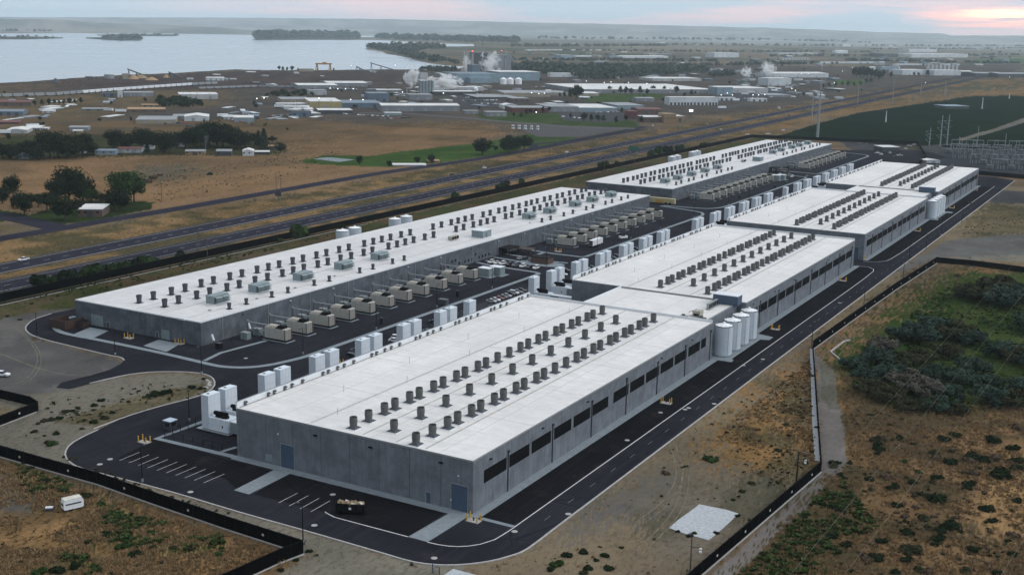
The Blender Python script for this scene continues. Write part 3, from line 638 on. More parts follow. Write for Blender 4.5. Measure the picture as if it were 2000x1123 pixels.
# pavements
m = MB(); ribbon(m, smooth(P2([(147, 618.5), (125, 624), (108, 633), (106, 640), (117, 649), (140, 655), (180, 662), (225, 671), (325, 692), (397, 709), (425, 715.5), (450, 718), (475, 718.5), (500, 717), (530, 713), (562, 706), (582, 701), (600, 696)]), 1, False)+[(-261, 330), (-261, 484)]+smooth([(-261, 488), (-262, 492.5), (-270, 493.2), (-289, 494.3), (-300, 497.5)], 1, False), 2.2, 0.21, M_SIDEWALK, 0.15)
tag(m.obj('pavement'), kind='structure')
for q in ([(-299, 543), (-280, 540.3), (-264, 540.3), (-262, 543), (-262, 560), (-262, 700)]+smooth([(-262, 710), (-265, 720), (-270.4, 724), (-280.6, 727), (-300, 733)], 2, False),
          smooth([(-299, 736.2), (-277.6, 737.5), (-268, 741), (-264, 750), (-263, 760)], 2, False)+[(-263, 800), (-263, 945), (-265.5, 953.5), (-272, 955.5), (-299, 958)],
          [(-299, 986), (-280, 983.6), (-265, 981), (-263.2, 985), (-263.2, 1150)]+smooth([(-263.5, 1157), (-268, 1168), (-277.7, 1173.5), (-300, 1176)], 2, False),
          [(-299, 525), (-270, 521), (-262, 522)], [(-285, 541), (-285, 530)], [(-300, 514), (-284, 512), (-284, 505), (-299, 504)]):
    m = MB(); ribbon(m, q, 2.0, 0.21, M_SIDEWALK, 0.15); tag(m.obj('pavement'), kind='structure')
def pav(poly, z=0.215): sheet('pavement', poly, z, M_SIDEWALK, 0.15)
pav([(-213.5, 227.2), (-136.6, 227.2), (-136.6, 229.9), (-213.5, 229.9)])
pav([(-139.0, 230.0), (-136.4, 230.0), (-136.4, 393.3), (-139.0, 393.3)])
pav([(-143, 393.4), (-131.5, 393.4), (-131.5, 396), (-132.8, 398), (-132.8, 430), (-129.6, 431), (-129.6, 436), (-136.4, 438), (-139, 433), (-142.5, 429)])
pav([(-139.0, 438.2), (-136.4, 438.2), (-136.4, 599), (-139.0, 599)])
pav([(-139.0, 617), (-136.4, 617), (-136.4, 781), (-139.0, 781)])
pav([(-143, 781.2), (-131.5, 781.2), (-131.5, 784), (-132.8, 786), (-132.8, 818), (-129.6, 819), (-129.6, 824), (-136.4, 826), (-139, 821), (-142.5, 817)])
pav([(-139.0, 826.2), (-136.4, 826.2), (-136.4, 985), (-139.0, 985)])
pav(P2([(540, 916), (572, 923), (486, 966), (457, 958)]), 0.19)
pav(P2([(884, 999), (918, 1007), (835, 1059), (797, 1049)]), 0.19)
m = MB(); ribbon(m, P2([(940, 1013), (1003, 1029)]), 1.3, 0.19, M_SIDEWALK, 0.1); ribbon(m, P2([(463, 894), (306, 857), (400, 823)]), 1.9, 0.205, M_SIDEWALK, 0.12); ribbon(m, P2([(462, 874), (432, 883)]), 1.2, 0.195, M_SIDEWALK, 0.1)
tag(m.obj('pavement'), kind='structure')
pav(P2([(145, 653), (176, 640), (212, 647), (180, 662)]), 0.2); pav(P2([(280, 676), (310, 664), (352, 672), (325, 688)]), 0.2)
m = MB(); ribbon(m, P2([(400, 705), (430, 690), (520, 666)]), 1.5, 0.2, M_SIDEWALK, 0.1); tag(m.obj('pavement'), kind='structure')
sheet('concrete_pad', P2([(1366, 985), (1380, 988), (1401, 992), (1420, 996), (1442, 1003), (1430, 1015), (1412, 1032), (1397, 1045), (1384, 1055), (1362, 1049), (1340, 1043), (1322, 1037), (1307, 1031), (1325, 1015), (1345, 1001)]), 0.12, pm('pale chalky rubble', (0.40, 0.42, 0.44), .95, .2, 1.2), 0.1)
sheet('concrete_pad', P2([(885, 1111), (930, 1123), (930, 1150), (850, 1135)]), 0.12, pm('pale chalky rubble', (0.40, 0.42, 0.44), .95, .2, 1.2), 0.1)
m = MB(); ribbon(m, P2([(1586, 682), (1589, 760), (1592, 830), (1597, 900)]), 1.6, 0.13, pm('pale chalky rubble', (0.40, 0.42, 0.44)), 0.1); tag(m.obj('drain_channel'), kind='structure')
m = MB(); tm_ = pm('pale wheel track dust', (0.155, 0.138, 0.108), .95, .45, .5)
for dx in (0, 1.9):
    pp = P2([(1308, 868), (1318, 900), (1322, 925), (1315, 950), (1290, 985), (1240, 1020)]); ribbon(m, smooth([(a+dx, b) for a, b in pp], 2, False), .26, .012, tm_)
    pp = P2([(1420, 870), (1340, 905), (1332, 925), (1330, 960), (1310, 1010), (1230, 1085)]); ribbon(m, smooth([(a+dx, b) for a, b in pp], 2, False), .24, .016, tm_)
    pp = P2([(0, 690), (60, 715), (130, 735), (230, 725)]); ribbon(m, smooth([(a+dx, b) for a, b in pp], 2, False), .26, .012, tm_)
    pp = P2([(30, 640), (80, 690), (60, 740), (0, 760)]); ribbon(m, smooth([(a+dx, b) for a, b in pp], 2, False), .26, .014, tm_)
tag(m.obj('wheel_tracks'), kind='structure')
# the concrete inlet at the pond
m = MB(); ribbon(m, P2([(1660, 665), (1648, 668), (1622, 688), (1640, 703), (1652, 712)]), 0.5, 0.5, M_CURB, 0.5); tag(m.obj('inlet_wall'), 'low pale concrete edge of an inlet beside the dark thicket', 'low wall')
# ------------------------------------------------------------------ the long grey halls
HR, HL = 13.5, 8.9
AY = [233.8, 240.3, 247.4, 252.2, 259.2, 263.9, 271.2, 276.1, 283.3, 288, 295.4, 300.1, 307.1, 314.4, 321.6, 326.7, 333.6, 338.6, 346.1, 350.7, 357.8, 362.9, 370, 374.7, 382.4]
AM = [237.4+12.25*i for i in range(12)]
LV = [(235.1, 246), (247.6, 257.9), (259.3, 269.9), (271.9, 282), (283.6, 293.9), (295.6, 306.1), (309.9, 320.6), (322, 332.6), (334.1, 344.6), (346, 356.6), (358, 368.6), (370.3, 380.9), (382.5, 386.9)]
def hall_right(name_word, y0, y1, flip, label, near, tower_y):
    x0, x1 = -213.5, -139.0
    T = empty('data_hall', (x1, y0, 0), 0, label, 'hall', 'white-roofed halls of the right-hand row')
    W, Ln = x1-x0, y1-y0
    m = MB(); m.box(-W, 0, 0, Ln, 0, HR-.02, M_CONC_R); m.obj('wall', T)
    m = MB(); m.box(-W+.35, -.12, .12, Ln-.12, HR-.02, HR+.12, M_WHITE, M_ROOF); m.obj('roof', T)
    for xl in (-33.4, -23.2, -14.3, -50):
        MB().box(xl-.3, xl+.3, 1.2, Ln-1.2, HR+.12, HR+.15, pm('walkway pad', (.43, .41, .385), .85, .2, .5)).obj('walkway_pad', T)
    m = MB()
    m.box(-W-.03, -W+.34, -.03, Ln+.03, HR-.02, HR+1.85, M_WHITE)
    m.obj('parapet', T)
    MB().box(-W+.345, -W+.75, 1, Ln-1, HR+.12, HR+.24, pm('grey flashing', (.30, .29, .28), .8)).obj('flashing', T); MB().box(-W-.06, -W+.37, -.05, Ln+.05, HR+1.85, HR+1.93, pm('grey coping', (.22, .23, .25), .6)).obj('coping', T)
    m = MB(); m.box(-W+.34, .04, -.04, .11, HR-.22, HR+.2, M_GALV); m.box(-.11, .05, .12, Ln-.1, HR-.22, HR+.2, M_GALV); m.obj('roof_edge_trim', T)
    if near < 3:
        m = MB(); m.box(-W+.4, -.2, Ln-.3, Ln+.02, HR+.12, HR+.95, M_WHITE); m.obj('end_upstand', T)
    # louvres
    for a, b in LV:
        if flip: a, b = 396.5-b, 396.5-a     # mirrored hall
        else: a, b = a-229.9, b-229.9
        if a < .5 or b > Ln-.5: continue
        m = MB(); m.box(-.05, .09, a, b, 6.35, 9.6, M_DARKIN)
        if near < 2:
            z = 6.5
            while z < 9.5: m.box(.09, .13, a+.05, b-.05, z, z+.05, M_BLACK); z += .3
        m.obj('louvre', T)
    # rain pipes
    for i in range(7):
        y = 16.9+24.1*i
        if y > Ln: break
        m = MB(); m.box(.0, .28, y-.14, y+.14, .25, 10.8, M_STACKD); m.box(0, .5, y-.3, y+.3, 10.7, 11.3, M_STACKD); m.obj('rain_pipe', T)
    for i in range(6):
        y = 8+27*i
        if y > Ln: break
        m = MB(); m.box(0, .5, y-.35, y+.35, 11.6, 11.85, M_BLACK); m.obj('wall_lamp', T)
    # brackets on the inner side of the parapet
    for ty in tower_y[::2] if near < 2 else tower_y[::2]:
        for of in (-12, -7.3, 2, 4.5, 9)[:5 if near < 3 else 4]:
            y = ty+of-y0
            if 1 < y < Ln-1.5:
                m = MB(); X = -W+.36
                m.box(X, X+.12, y-.5, y+.5, HR+.25, HR+1.45, M_GALV)
                m.box(X+.12, X+.45, y-.5, y-.22, HR+.12, HR+1.4, M_STACK); m.box(X+.12, X+.6, y+.1, y+.5, HR+.9, HR+1.25, M_STACK); m.box(X+.12, X+.3, y-.2, y+.45, HR+.4, HR+.55, M_DARKIN)
                m.obj('bracket', T)
    return T, W, Ln
def door(T, x0, x1, z1, y=-.06, mat=None, name='door', z0=0.05):
    m = MB(); m.box(x0, x1, y, y+.1, z0, z1, mat or M_BLUEDOOR)
    d = m.obj(name, T)
    f = MB(); f.box(x0-.18, x0, y-.05, y+.12, z0, z1+.18, M_GALV); f.box(x1, x1+.18, y-.05, y+.12, z0, z1+.18, M_GALV); f.box(x0, x1, y-.05, y+.12, z1, z1+.18, M_GALV); f.obj('frame', d)
    return d
TWA = [240.4, 247.4, 264.4, 271.6, 288.6, 296.0, 313.0, 320.2, 337.4, 344.4, 361.6, 368.6, 382.4]
TWB = [436.2, 452.2, 459.8, 476.2, 483.6, 501.6, 508.8, 528.4, 535.4, 552.6, 559.6, 576.0, 583.0]
TWE = [626.8, 633.8, 655.4, 662.4, 680.2, 687.2, 706.6, 713.6, 731.0, 738.0, 755.4, 762.4]
TWF = [797, 822.0, 829.0, 846.5, 853.5, 871, 878, 895.5, 902.5, 920, 927, 944.5, 951.5, 969, 976]
TA, WA, LA = hall_right('', 229.9, 393.3, False, 'nearest of the white-roofed concrete halls, two blue doors in front', 0, TWA)
door(TA, -59.2, -54.8, 6.6); door(TA, -6.0, -1.4, 6.8); door(TA, -13.3, -12.0, 3.0); door(TA, -64.3, -62.4, 2.6, mat=M_GREYBOX, name='cabinet', z0=.8)
for x, z in ((-47.5, 11.0), (-9.0, 11.4), (-30, 11.2)):
    m = MB(); m.box(x-.5, x+.5, -.55, 0, z, z+.3, M_BLACK); m.obj('wall_lamp', TA)
for x, z in ((-4, 9), (-6, 2.5), (-60, 9)):
    m = MB(); m.box(x-.12, x+.12, -.35, 0, z, z+.3, M_WHITE); m.obj('camera_housing', TA)
TB, WB, LB = hall_right('', 430.0, 596.8, True, 'second hall of the right-hand row, beyond the four white tanks', 1, TWB)
TE, WE, LE = hall_right('', 617.5, 781.0, False, 'third hall of the right-hand row, blue door on its near end wall', 2, TWE)
door(TE, -5.6, -2.6, 6.6)
TF, WF, LF = hall_right('', 818.0, 985.0, True, 'farthest hall of the right-hand row, near the electricity substation', 3, TWF)
def link(y0, y1, label):
    T = empty('link_building', (-142.5, y0, 0), 0, label, 'link building', 'link buildings between the right-hand halls')
    W, Ln = 49.0, y1-y0
    m = MB(); m.box(-W, 0, 0.02, Ln-.02, 0, HR-.62, M_CONC_R); m.obj('wall', T)
    m = MB(); m.box(-W+.3, -.3, .02, Ln-.05, HR-.62, HR-.45, M_WHITE, M_ROOF); m.obj('roof', T)
    m = MB(); m.box(-W, -W+.3, .02, Ln-.02, HR-.62, HR+.35, M_WHITE); m.obj('parapet', T); m = MB(); m.box(-.3, 0, .02, Ln-.02, HR-.62, HR-.2, M_GALV); m.obj('parapet', T)
    m = MB(); m.box(.0, .25, 5, 5.25, .3, HR-1, M_BLACK); m.obj('rain_pipe', T)
    m = MB(); m.box(-.3, .35, Ln-7, Ln-6.8, 2, 2.3, M_WHITE); m.obj('wall_lamp', T)
link(393.3, 430.0, 'concrete link building behind the four nearest white tanks')
link(781.0, 818.0, 'concrete link building behind the farther group of white tanks')
def hall_left(y0, y1, label, front=True):
    x0, x1 = -366.0, -301.0
    T = empty('long_hall', (x1, y0, 0), 0, label, 'hall', 'long low halls of the left-hand row')
    W, Ln = x1-x0, y1-y0
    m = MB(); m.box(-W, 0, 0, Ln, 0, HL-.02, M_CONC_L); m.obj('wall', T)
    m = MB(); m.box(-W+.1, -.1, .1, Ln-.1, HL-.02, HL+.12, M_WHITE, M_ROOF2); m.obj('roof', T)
    m = MB(); m.box(-W-.05, .05, -.05, .09, HL-.2, HL+.18, M_WHITE); m.box(-.09, .06, .1, Ln, HL-.2, HL+.3, M_WHITE); m.box(-W-.06, -W+.09, .1, Ln, HL-.2, HL+.2, M_GALV); m.obj('roof_edge_trim', T)
    m = MB(); m.box(-10.8, -7.3, -.5, .6, HL-.2, HL+.45, M_WHITE); m.obj('scupper', T)
    for xl in (-34.5, -21.5, -8.2):
        MB().box(xl-.25, xl+.25, 2, Ln-2, HL+.12, HL+.15, pm('walkway pad', (.43, .41, .385), .85, .2, .5)).obj('walkway_pad', T)
    if front:
        door(T, -56.3, -50.3, 4.2, mat=M_GREYBOX); door(T, -19.4, -15.8, 3.4, mat=M_GREYBOX); door(T, -48.4, -46.8, 2.4, mat=M_STACKD); door(T, -22.5, -21.3, 2.4, mat=M_STACKD)
    for i in range(16):
        y = 11+25.2*i
        if y > Ln: break
        m = MB(); m.box(0, .22, y-.12, y+.12, .3, HL-.4, M_GALV); m.obj('rain_pipe', T)
    for i in range(14):
        y = 22+27.3*i
        if y > Ln: break
        m = MB(); m.box(0, .5, y-.3, y+.3, HL-1.5, HL-1.2, M_WHITE if i % 3 else M_BLACK); m.obj('wall_lamp', T)
    for i in range(14):
        y = 158+3.3*i + (2.2 if i > 5 else 0); z0 = 1.3 if i not in (3, 4, 9) else 3.2
        m = MB(); m.box(-.02, .06, y, y+1.3, z0, z0+1.6, M_GLASS); wn_ = m.obj('window', T)
        f = MB(); f.box(.06, .1, y-.1, y+1.4, z0-.1, z0, M_GALV); f.box(.06, .1, y-.1, y+1.4, z0+1.6, z0+1.7, M_GALV); f.obj('frame', wn_)
    m = MB(); m.box(.02, 6.5, 213, 224, 3.6, 4.0, M_BLACK); m.box(5.9, 6.3, 213.3, 213.7, 0, 3.6, M_BLACK); m.box(5.9, 6.3, 223.3, 223.7, 0, 3.6, M_BLACK); m.box(.02, .2, 214, 222, 0.1, 3.2, M_GLASS); m.obj('entrance_canopy', T)
    return T
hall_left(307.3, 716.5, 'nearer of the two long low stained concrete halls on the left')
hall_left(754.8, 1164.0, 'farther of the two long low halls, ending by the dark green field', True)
LH = (('nearer', 0.0), ('farther', 447.5))

# ------------------------------------------------------------------ exhaust stacks on the right hand roofs
full = Kit('exhaust_stack')
m = MB(); m.lathe([(0.98, .35), (0.96, .9), (1.04, 1.6), (1.04, 2.05), (1.10, 2.1), (1.10, 2.2), (1.03, 2.24), (1.0, 3.05), (.93, 3.05), (.93, 2.1), (.0, 2.05)], 20, M_STACK); full.part('barrel', m)
m = MB(); v_ = [(-1.5, -1.5, .14), (1.5, -1.5, .14), (1.5, 1.5, .14), (-1.5, 1.5, .14), (-.85, -.85, .5), (.85, -.85, .5), (.85, .85, .5), (-.85, .85, .5)]
m.add(v_, [(0, 1, 5, 4), (1, 2, 6, 5), (2, 3, 7, 6), (3, 0, 4, 7), (4, 5, 6, 7)], M_STACKD); full.part('skirt', m)
m = MB(); m.box(-1.75, 1.75, -1.75, 1.75, 0, .14, M_WHITE); full.part('curb', m)
m = MB(); m.cyl(0, 0, 2.3, 2.36, .9, n=20, mat=M_DARKIN); full.part('opening', m)
far_ = Kit('exhaust_stack')
m = MB(); m.lathe([(0.98, .35), (1.04, 1.6), (1.10, 2.1), (1.0, 2.24), (1.0, 3.05), (.93, 3.05), (.93, 2.3), (.0, 2.3)], 14, M_STACK); m.add(v_, [(0, 1, 5, 4), (1, 2, 6, 5), (2, 3, 7, 6), (3, 0, 4, 7), (4, 5, 6, 7)], M_STACKD); far_.part('barrel', m)
HN = ('nearest', 'second', 'third', 'farthest')
rows = []
for hi in range(4):
    if hi == 0: L1, LM, L3 = AY, AM, [y-1.5 if i == 0 else y-.6 for i, y in enumerate(AY)]
    else:
        o_ = (0, 436.9, 625.6, 824.6)[hi]
        L1 = [o_+382.4-y for y in AY[::-1]]; LM = [o_+10.2+12.25*i for i in range(12)]; L3 = [y-.8 for y in L1]
    for rx, ys, rn in ((-177.3, L1, 'left'), (-167.2, LM, 'middle'), (-157.0, L3, 'right')):
        for i, y in enumerate(ys):
            (full if hi < 2 else far_).put((rx, y, HR+.12), 0, f'grey exhaust stack, {ordw(i)} from the front in the {rn} row, {HN[hi]} right-hand hall', 'exhaust stack', 'grey exhaust stacks on the right-hand halls')
# ------------------------------------------------------------------ barrel fans on the left hand roofs
C1 = [316.6, 323.9, 333.4, 340.8, 350.7, 357.8, 367.5, 374.9, 384.4, 391.7, 398.8, 408.0, 415.2, 424.8, 432.1, 441.7, 449.2, 461.5, 468.9, 476.1, 483.5, 492.8, 500.9, 522.3, 530.5, 540.3, 547.3, 554.6, 562, 573.9, 581.7, 591.6, 598.7, 607.9, 615.6, 625.3, 631.9, 639.2, 648.7, 656.3, 665.8, 673.2, 682.9, 690.6, 700.5, 707.2]
C2 = [317.2, 324.3, 334, 341.2, 350.9, 358.1, 367.6, 375.3, 384.8, 391.9, 399, 408.6, 415.7, 425, 432.9, 442.5, 449.4, 462.4, 469.6, 476.6, 483.9, 493.9, 501.9, 523.4, 530.9, 540.8, 548.3, 555.4, 562.8, 575.6, 582.5, 591.9, 599, 609.3, 616.5, 626, 633, 640.2, 649.6, 657, 667.1, 674.1, 684, 692, 701.4, 708.5]
SM = [328.3, 337.7, 352.4, 362.1, 378.7, 388.7, 409.9, 419.6, 434.6, 443.8, 577.8, 588.2, 604.4, 616, 633.6, 642.6, 660.5, 670, 683.8, 694]
kb = Kit('barrel_fan'); m = MB(); m.lathe([(.92, .2), (.95, .8), (.92, 1.3), (1.0, 2.2), (1.08, 2.25), (1.1, 3.15), (1.02, 3.15), (1.0, 2.5), (0, 2.5)], 16, M_STACKD); kb.part('casing', m)
m = MB(); m.box(-1.25, 1.25, -1.25, 1.25, 0, .22, M_DARKIN); kb.part('base', m)
m = MB(); m.box(-1.7, 1.7, -1.7, 1.7, 0, .1, M_WHITE); kb.part('curb', m)
kf = Kit('barrel_fan'); m = MB(); m.lathe([(1.1, .0), (.92, .3), (.95, 1.3), (1.08, 2.25), (1.1, 3.15), (1.02, 3.15), (1.0, 2.5), (0, 2.5)], 12, M_STACKD); kf.part('casing', m)
ks = Kit('roof_fan'); m = MB(); m.lathe([(.62, .2), (.66, 1.3), (.78, 1.7), (.8, 2.3), (.74, 2.3), (.72, 1.9), (0, 1.9)], 14, M_STACKD); ks.part('casing', m)
m = MB(); m.box(-.85, .85, -.85, .85, 0, .2, M_DARKIN); ks.part('base', m)
for nm, dy in LH:
    for rn, rx, ys in (('far', -342.3, C1), ('near', -328.6, C2)):
        for i, y in enumerate(ys):
            xx = rx + (.9 if rn == 'far' and i < 4 else 0) - (.5 if i > 34 else 0)
            (kb if dy == 0 else kf).put((xx, y+dy, HL+.12), 0, f'dark barrel fan, {ordw(i)} from the front in the {"left" if rn == "far" else "right"} row, {nm} long hall', 'barrel fan', 'dark barrel fans on the long left halls')
    for i, y in enumerate(SM):
        ks.put((-306.6, y+dy, HL+.12), 0, f'short roof fan by the eave, {ordw(i)} from the front, {nm} long hall', 'roof fan', 'small roof fans along the eaves')
# big intake units
ka = Kit('air_intake_unit')
m = MB(); m.box(0, 4.0, 0, 8.2, .45, 3.5, M_GREYBOX); ka.part('housing', m)
m = MB(); m.box(-.25, 4.3, -.25, 8.5, 0, .45, M_WHITE); ka.part('curb', m)
for j in range(2):
    for i in range(3):
        y0 = .35+3.95*j; z = 3.15-i*.85
        m = MB(); m.add([(4.0, y0, z), (4.0, y0+3.6, z), (5.5, y0+3.6, z-.42), (5.5, y0, z-.42), (4.0, y0, z-.1), (4.0, y0+3.6, z-.1), (5.5, y0+3.6, z-.52), (5.5, y0, z-.52)], [(0, 3, 2, 1), (4, 5, 6, 7), (3, 7, 6, 2), (0, 4, 7, 3), (1, 2, 6, 5)], M_GREYBOX)
        m.add([(4.02, y0+.1, z-.75), (4.02, y0+3.5, z-.75), (4.02, y0+3.5, z-.12), (4.02, y0+.1, z-.12)], [(0, 1, 2, 3)], M_DARKIN); ka.part('rain_hood', m)
AH = [329.2, 352.9, 380.2, 408.1, 435.0, 580.0, 605.0, 638.0, 662.0, 689.0]
for nm, dy in LH:
    for i, y in enumerate(AH): ka.put((-319.2-(1.3 if i > 4 else 0), y+dy, HL+.12), 0, f'grey-green intake unit with stacked hoods, {ordw(i)} from the front, {nm} long hall', 'air intake unit', 'air intake units on the long left halls')
for nm, dy in LH:
    T = empty('roof_penthouse', (-313.6, 514.5+dy, HL+.12), 0, f'windowless grey-green penthouse on the roof of the {nm} long hall', 'penthouse', 'roof penthouses')
    m = MB(); m.box(0, 6.8, 0, 8.4, 0, 3.6, M_GREYBOX); m.obj('wall', T); m = MB(); m.box(-.15, 6.95, -.15, 8.55, 3.6, 3.8, M_WHITE); m.obj('roof', T); m = MB(); m.box(6.8, 6.86, 3, 4.2, .1, 2.3, M_STACK); m.obj('door', T); m = MB(); m.box(-.4, 7.6, -.4, 9, 0, .12, M_WHITE); m.obj('curb', T)
    T = empty('condenser_unit', (-318.4, 499.5+dy, HL+.12), 0, f'tan condenser unit beside the penthouse on the {nm} long hall', 'condenser', 'tan rooftop condensers')
    m = MB(); m.box(0, 2.2, 0, 7, .3, 2.0, M_CREAM); m.obj('cabinet', T)
    for q in range(3): m = MB(); m.box(2.2, 2.28, .4+q*2.2, 2.2+q*2.2, .5, 1.8, M_DARKIN); m.obj('grille', T)
    for i, (x, y) in enumerate(((-311, 322.5), (-309.5, 347), (-309.8, 370.5), (-311, 398), (-312, 596), (-311, 572), (-310, 625), (-310, 652))):
        tag(MB().cyl(0, 0, 0, .25, .55, .5, 12, M_STACK).cyl(0, 0, .25, .4, .7, .3, 12, M_GALV).obj('roof_drain_vent', None, (x, y+dy, HL+.12)), f'low round roof vent, {ordw(i)} listed, between hoods and eave of the {nm} long hall', 'roof vent', 'low round roof vents')
# things on the right roofs
for i, (hh, yy, d_) in enumerate((('second', 424.6, 0), ('farthest', 812.2, 0))):
    T = empty('stair_head', (-150.6, yy, HR-.4), 0, f'dark blue stair head box on the link roof before the {hh} right-hand hall', 'stair head', 'dark blue stair heads')
    m = MB(); m.box(0, 9.8, 0, 5.2, 0, 3.6, M_BLUEDOOR); m.obj('wall', T); m = MB(); m.box(-.15, 9.95, -.15, 5.35, 3.6, 3.8, M_WHITE); m.obj('roof', T); m = MB(); m.box(4.9, 5.0, -.04, 0, 0.1, 3.5, M_STACKD); m.obj('panel_joint', T)
T = empty('air_handler', (-149.2, 399.5, HR-.45), 0, 'cream air handler with an open hood on the link building roof', 'air handler')
m = MB(); m.box(0, 3.0, 0, 3.4, .3, 2.3, M_CREAM); m.obj('cabinet', T); m = MB(); m.add([(-1.6, .2, 1.4), (-1.6, 3.2, 1.4), (0, 3.2, 2.3), (0, .2, 2.3), (-1.6, .2, 1.2), (-1.6, 3.2, 1.2), (0, 3.2, 2.1), (0, .2, 2.1)], [(0, 3, 2, 1), (4, 5, 6, 7), (0, 1, 5, 4), (0, 4, 7, 3), (1, 2, 6, 5)], M_CREAM); m.obj('hood', T); m = MB(); m.box(.5, 2.5, -.05, 0, .5, 1.3, M_DARKIN); m.obj('grille', T)
T = empty('condenser_bank', (-148.8, 413, HR-.45), 0, 'bank of five upright condenser fans on the link roof beside the dark stair head', 'condenser bank')
m = MB(); m.box(-.2, 1.4, -.4, 10.5, 0, .3, M_GALV); m.obj('rail', T)
for i in range(5): m = MB(); m.box(0, 1.0, i*2.05, i*2.05+1.75, .3, 2.3, M_GALV); b_ = m.obj('condenser', T); m = MB(); m.box(1.0, 1.06, i*2.05+.25, i*2.05+1.5, .5, 2.1, M_DARKIN); m.obj('grille', b_)
for i, (x, y, lb) in enumerate(((-165, 397, 'left'), (-158.5, 398.2, 'right'))):
    tag(MB().box(0, 3.0, 0, .9, 0, .5, M_STACK).box(.4, 1.4, .9, 1.6, 0, .9, M_STACK).obj('roof_duct', None, (x+12, y, HR-.45)), f'small low grey roof duct near the front of the link roof, {lb} one', 'roof duct')
for hi, (y0, y1) in enumerate(((232, 390), (433, 594), (620, 778))):
    for i in range(9 if hi < 2 else 5):
        x, y = (-199 if i % 2 else -188)+R.uniform(-1, 1), y0+8+i*((y1-y0)/9.2)
        tag(MB().tube((0, 0, 0), (0, 0, 1.9), .06, M_GALV, 5).tube((0, 0, 1.9), (.25, 0, 1.7), .06, M_GALV, 5).obj('vent_pipe', None, (x, y, HR+.1)), f'thin vent pipe standing on the {HN[hi]} right-hand roof, {ordw(i)} from the near end', 'vent pipe', 'thin roof vent pipes')

# ------------------------------------------------------------------ white air units beside the right hand halls
kt = Kit('air_treatment_unit')
m = MB(); m.box(0, 2.7, 0, 4.9, .75, 10.65, M_PANEL); kt.part('tower', m, subs=[('inspection_hatch', MB().box(.7, 1.5, 1.3, 2.0, 10.65, 10.72, M_DARKIN))])
m = MB(); m.box(2.7, 10.0, 0.02, 4.6, .75, 4.4, M_PANEL); kt.part('chamber', m, subs=[('access_door', MB().box(7.6, 7.95, -.04, .02, 1.9, 2.7, M_DARKIN))])
m = MB(); m.box(10.0, 22.9, .9, 3.6, .75, 4.1, M_PANEL, M_WHITE); m.box(10.05, 14, .82, .9, .9, 3.9, M_GREYBOX); kt.part('louvred_duct', m)
m = MB(); m.box(-1.6, 10.6, -.7, 4.9, .35, .6, M_GALV); m.box(0, 10, .2, 4.0, .1, .75, M_BLACK); kt.part('platform', m)
m = MB(); m.tube((3.6, 1.6, 5.5), (8.0, 1.9, 5.5), .62, M_BLACK, 12); m.tube((3.3, 1.6, 5.5), (3.7, 1.6, 5.5), .4, M_BLACK, 10); m.tube((5.2, .4, 4.8), (7.6, 1.6, 5.4), .16, M_BLACK, 6); m.tube((6.6, .4, 4.8), (8.6, 1.6, 5.5), .16, M_BLACK, 6); m.box(4.2, 8.4, 1.1, 2.3, 4.4, 5.2, M_BLACK); kt.part('fan_motor', m)
for hi, tl in enumerate((TWA, TWB, TWE, TWF)):
    for i, y in enumerate(tl):
        kt.put((-236.4 if hi == 0 else -237.2, y, 0.1), 0, f'white towered air unit, {ordw(i)} from the front beside the {HN[hi]} right-hand hall', 'air unit', 'white air treatment units')
# ------------------------------------------------------------------ generators
kg = Kit('generator')
m = MB(); m.box(-10.0, 0, 0, 3.6, 1.0, 4.9, M_GEN)
kg.part('enclosure', m, subs=[('corner_post', MB().box(-.55, -.32, -.06, -.0, .95, 4.95, M_DARKIN)), ('corner_post', MB().box(.0, .06, 3.1, 3.4, .9, 4.95, M_DARKIN))])
m = MB(); m.add([(-9.8, .1, 4.9), (-5.2, .1, 4.9), (-5.2, 3.5, 4.9), (-9.8, 3.5, 4.9), (-9.0, .9, 5.75), (-5.2, .5, 5.75), (-5.2, 3.0, 5.75), (-9.0, 2.7, 5.75)], [(0, 1, 5, 4), (1, 2, 6, 5), (2, 3, 7, 6), (3, 0, 4, 7), (4, 5, 6, 7)], M_CREAM); kg.part('intake_hood', m)
m = MB(); m.box(-5.1, -1.9, .15, 3.4, 4.4, 4.95, M_DARKIN)
for q in range(4): m.tube((-5.0+q*.8, .05, 4.95), (-4.0+q*.8, .8, 5.7), .12, M_BLACK, 5)
m.box(-5.1, -2.0, 1.6, 3.5, 4.95, 5.7, M_BLACK); kg.part('radiator_outlet', m)
m = MB(); m.box(-10.2, .2, -.1, 3.8, .35, 1.0, M_BLACK); kg.part('base_frame', m)
m = MB(); m.box(-10.6, .9, -.6, 4.4, .12, .34, M_SIDEWALK); m.box(-7.4, .2, .2, 3.4, .34, .36, M_BLACK); kg.part('plinth', m)
m = MB(); m.tube((-9.2, 1.6, 5.2), (-19.6, 1.6, 5.2), .28, M_GALV, 8); m.tube((-19.6, 1.6, 5.2), (-19.6, 1.6, 6.0), .4, M_GALV, 8); m.tube((-19.6, 1.6, .2), (-19.6, 1.6, 5.2), .16, M_STACKD, 6); m.tube((-15, 1.6, .2), (-15, 1.6, 5.1), .1, M_STACKD, 6); kg.part('exhaust_pipe', m)
kcab = Kit('switch_cabinet'); m = MB(); m.box(0, 3.2, 0, 2.2, .1, 2.6, M_GREYBOX); kcab.part('cabinet', m); m = MB(); m.box(-.1, 3.3, -.1, 2.3, 2.6, 2.75, M_GALV); kcab.part('lid', m); m = MB(); m.box(1.5, 1.6, -.03, 0, .3, 2.4, M_DARKIN); kcab.part('door_gap', m)
ksil = Kit('exhaust_silencer'); m = MB(); m.tube((0, 0, 2.0), (-.9, 0, 4.2), .42, M_WHITE, 10); ksil.part('silencer', m); m = MB(); m.tube((0, 0, .1), (0, 0, 2.1), .12, M_STACKD, 6); ksil.part('stand', m)
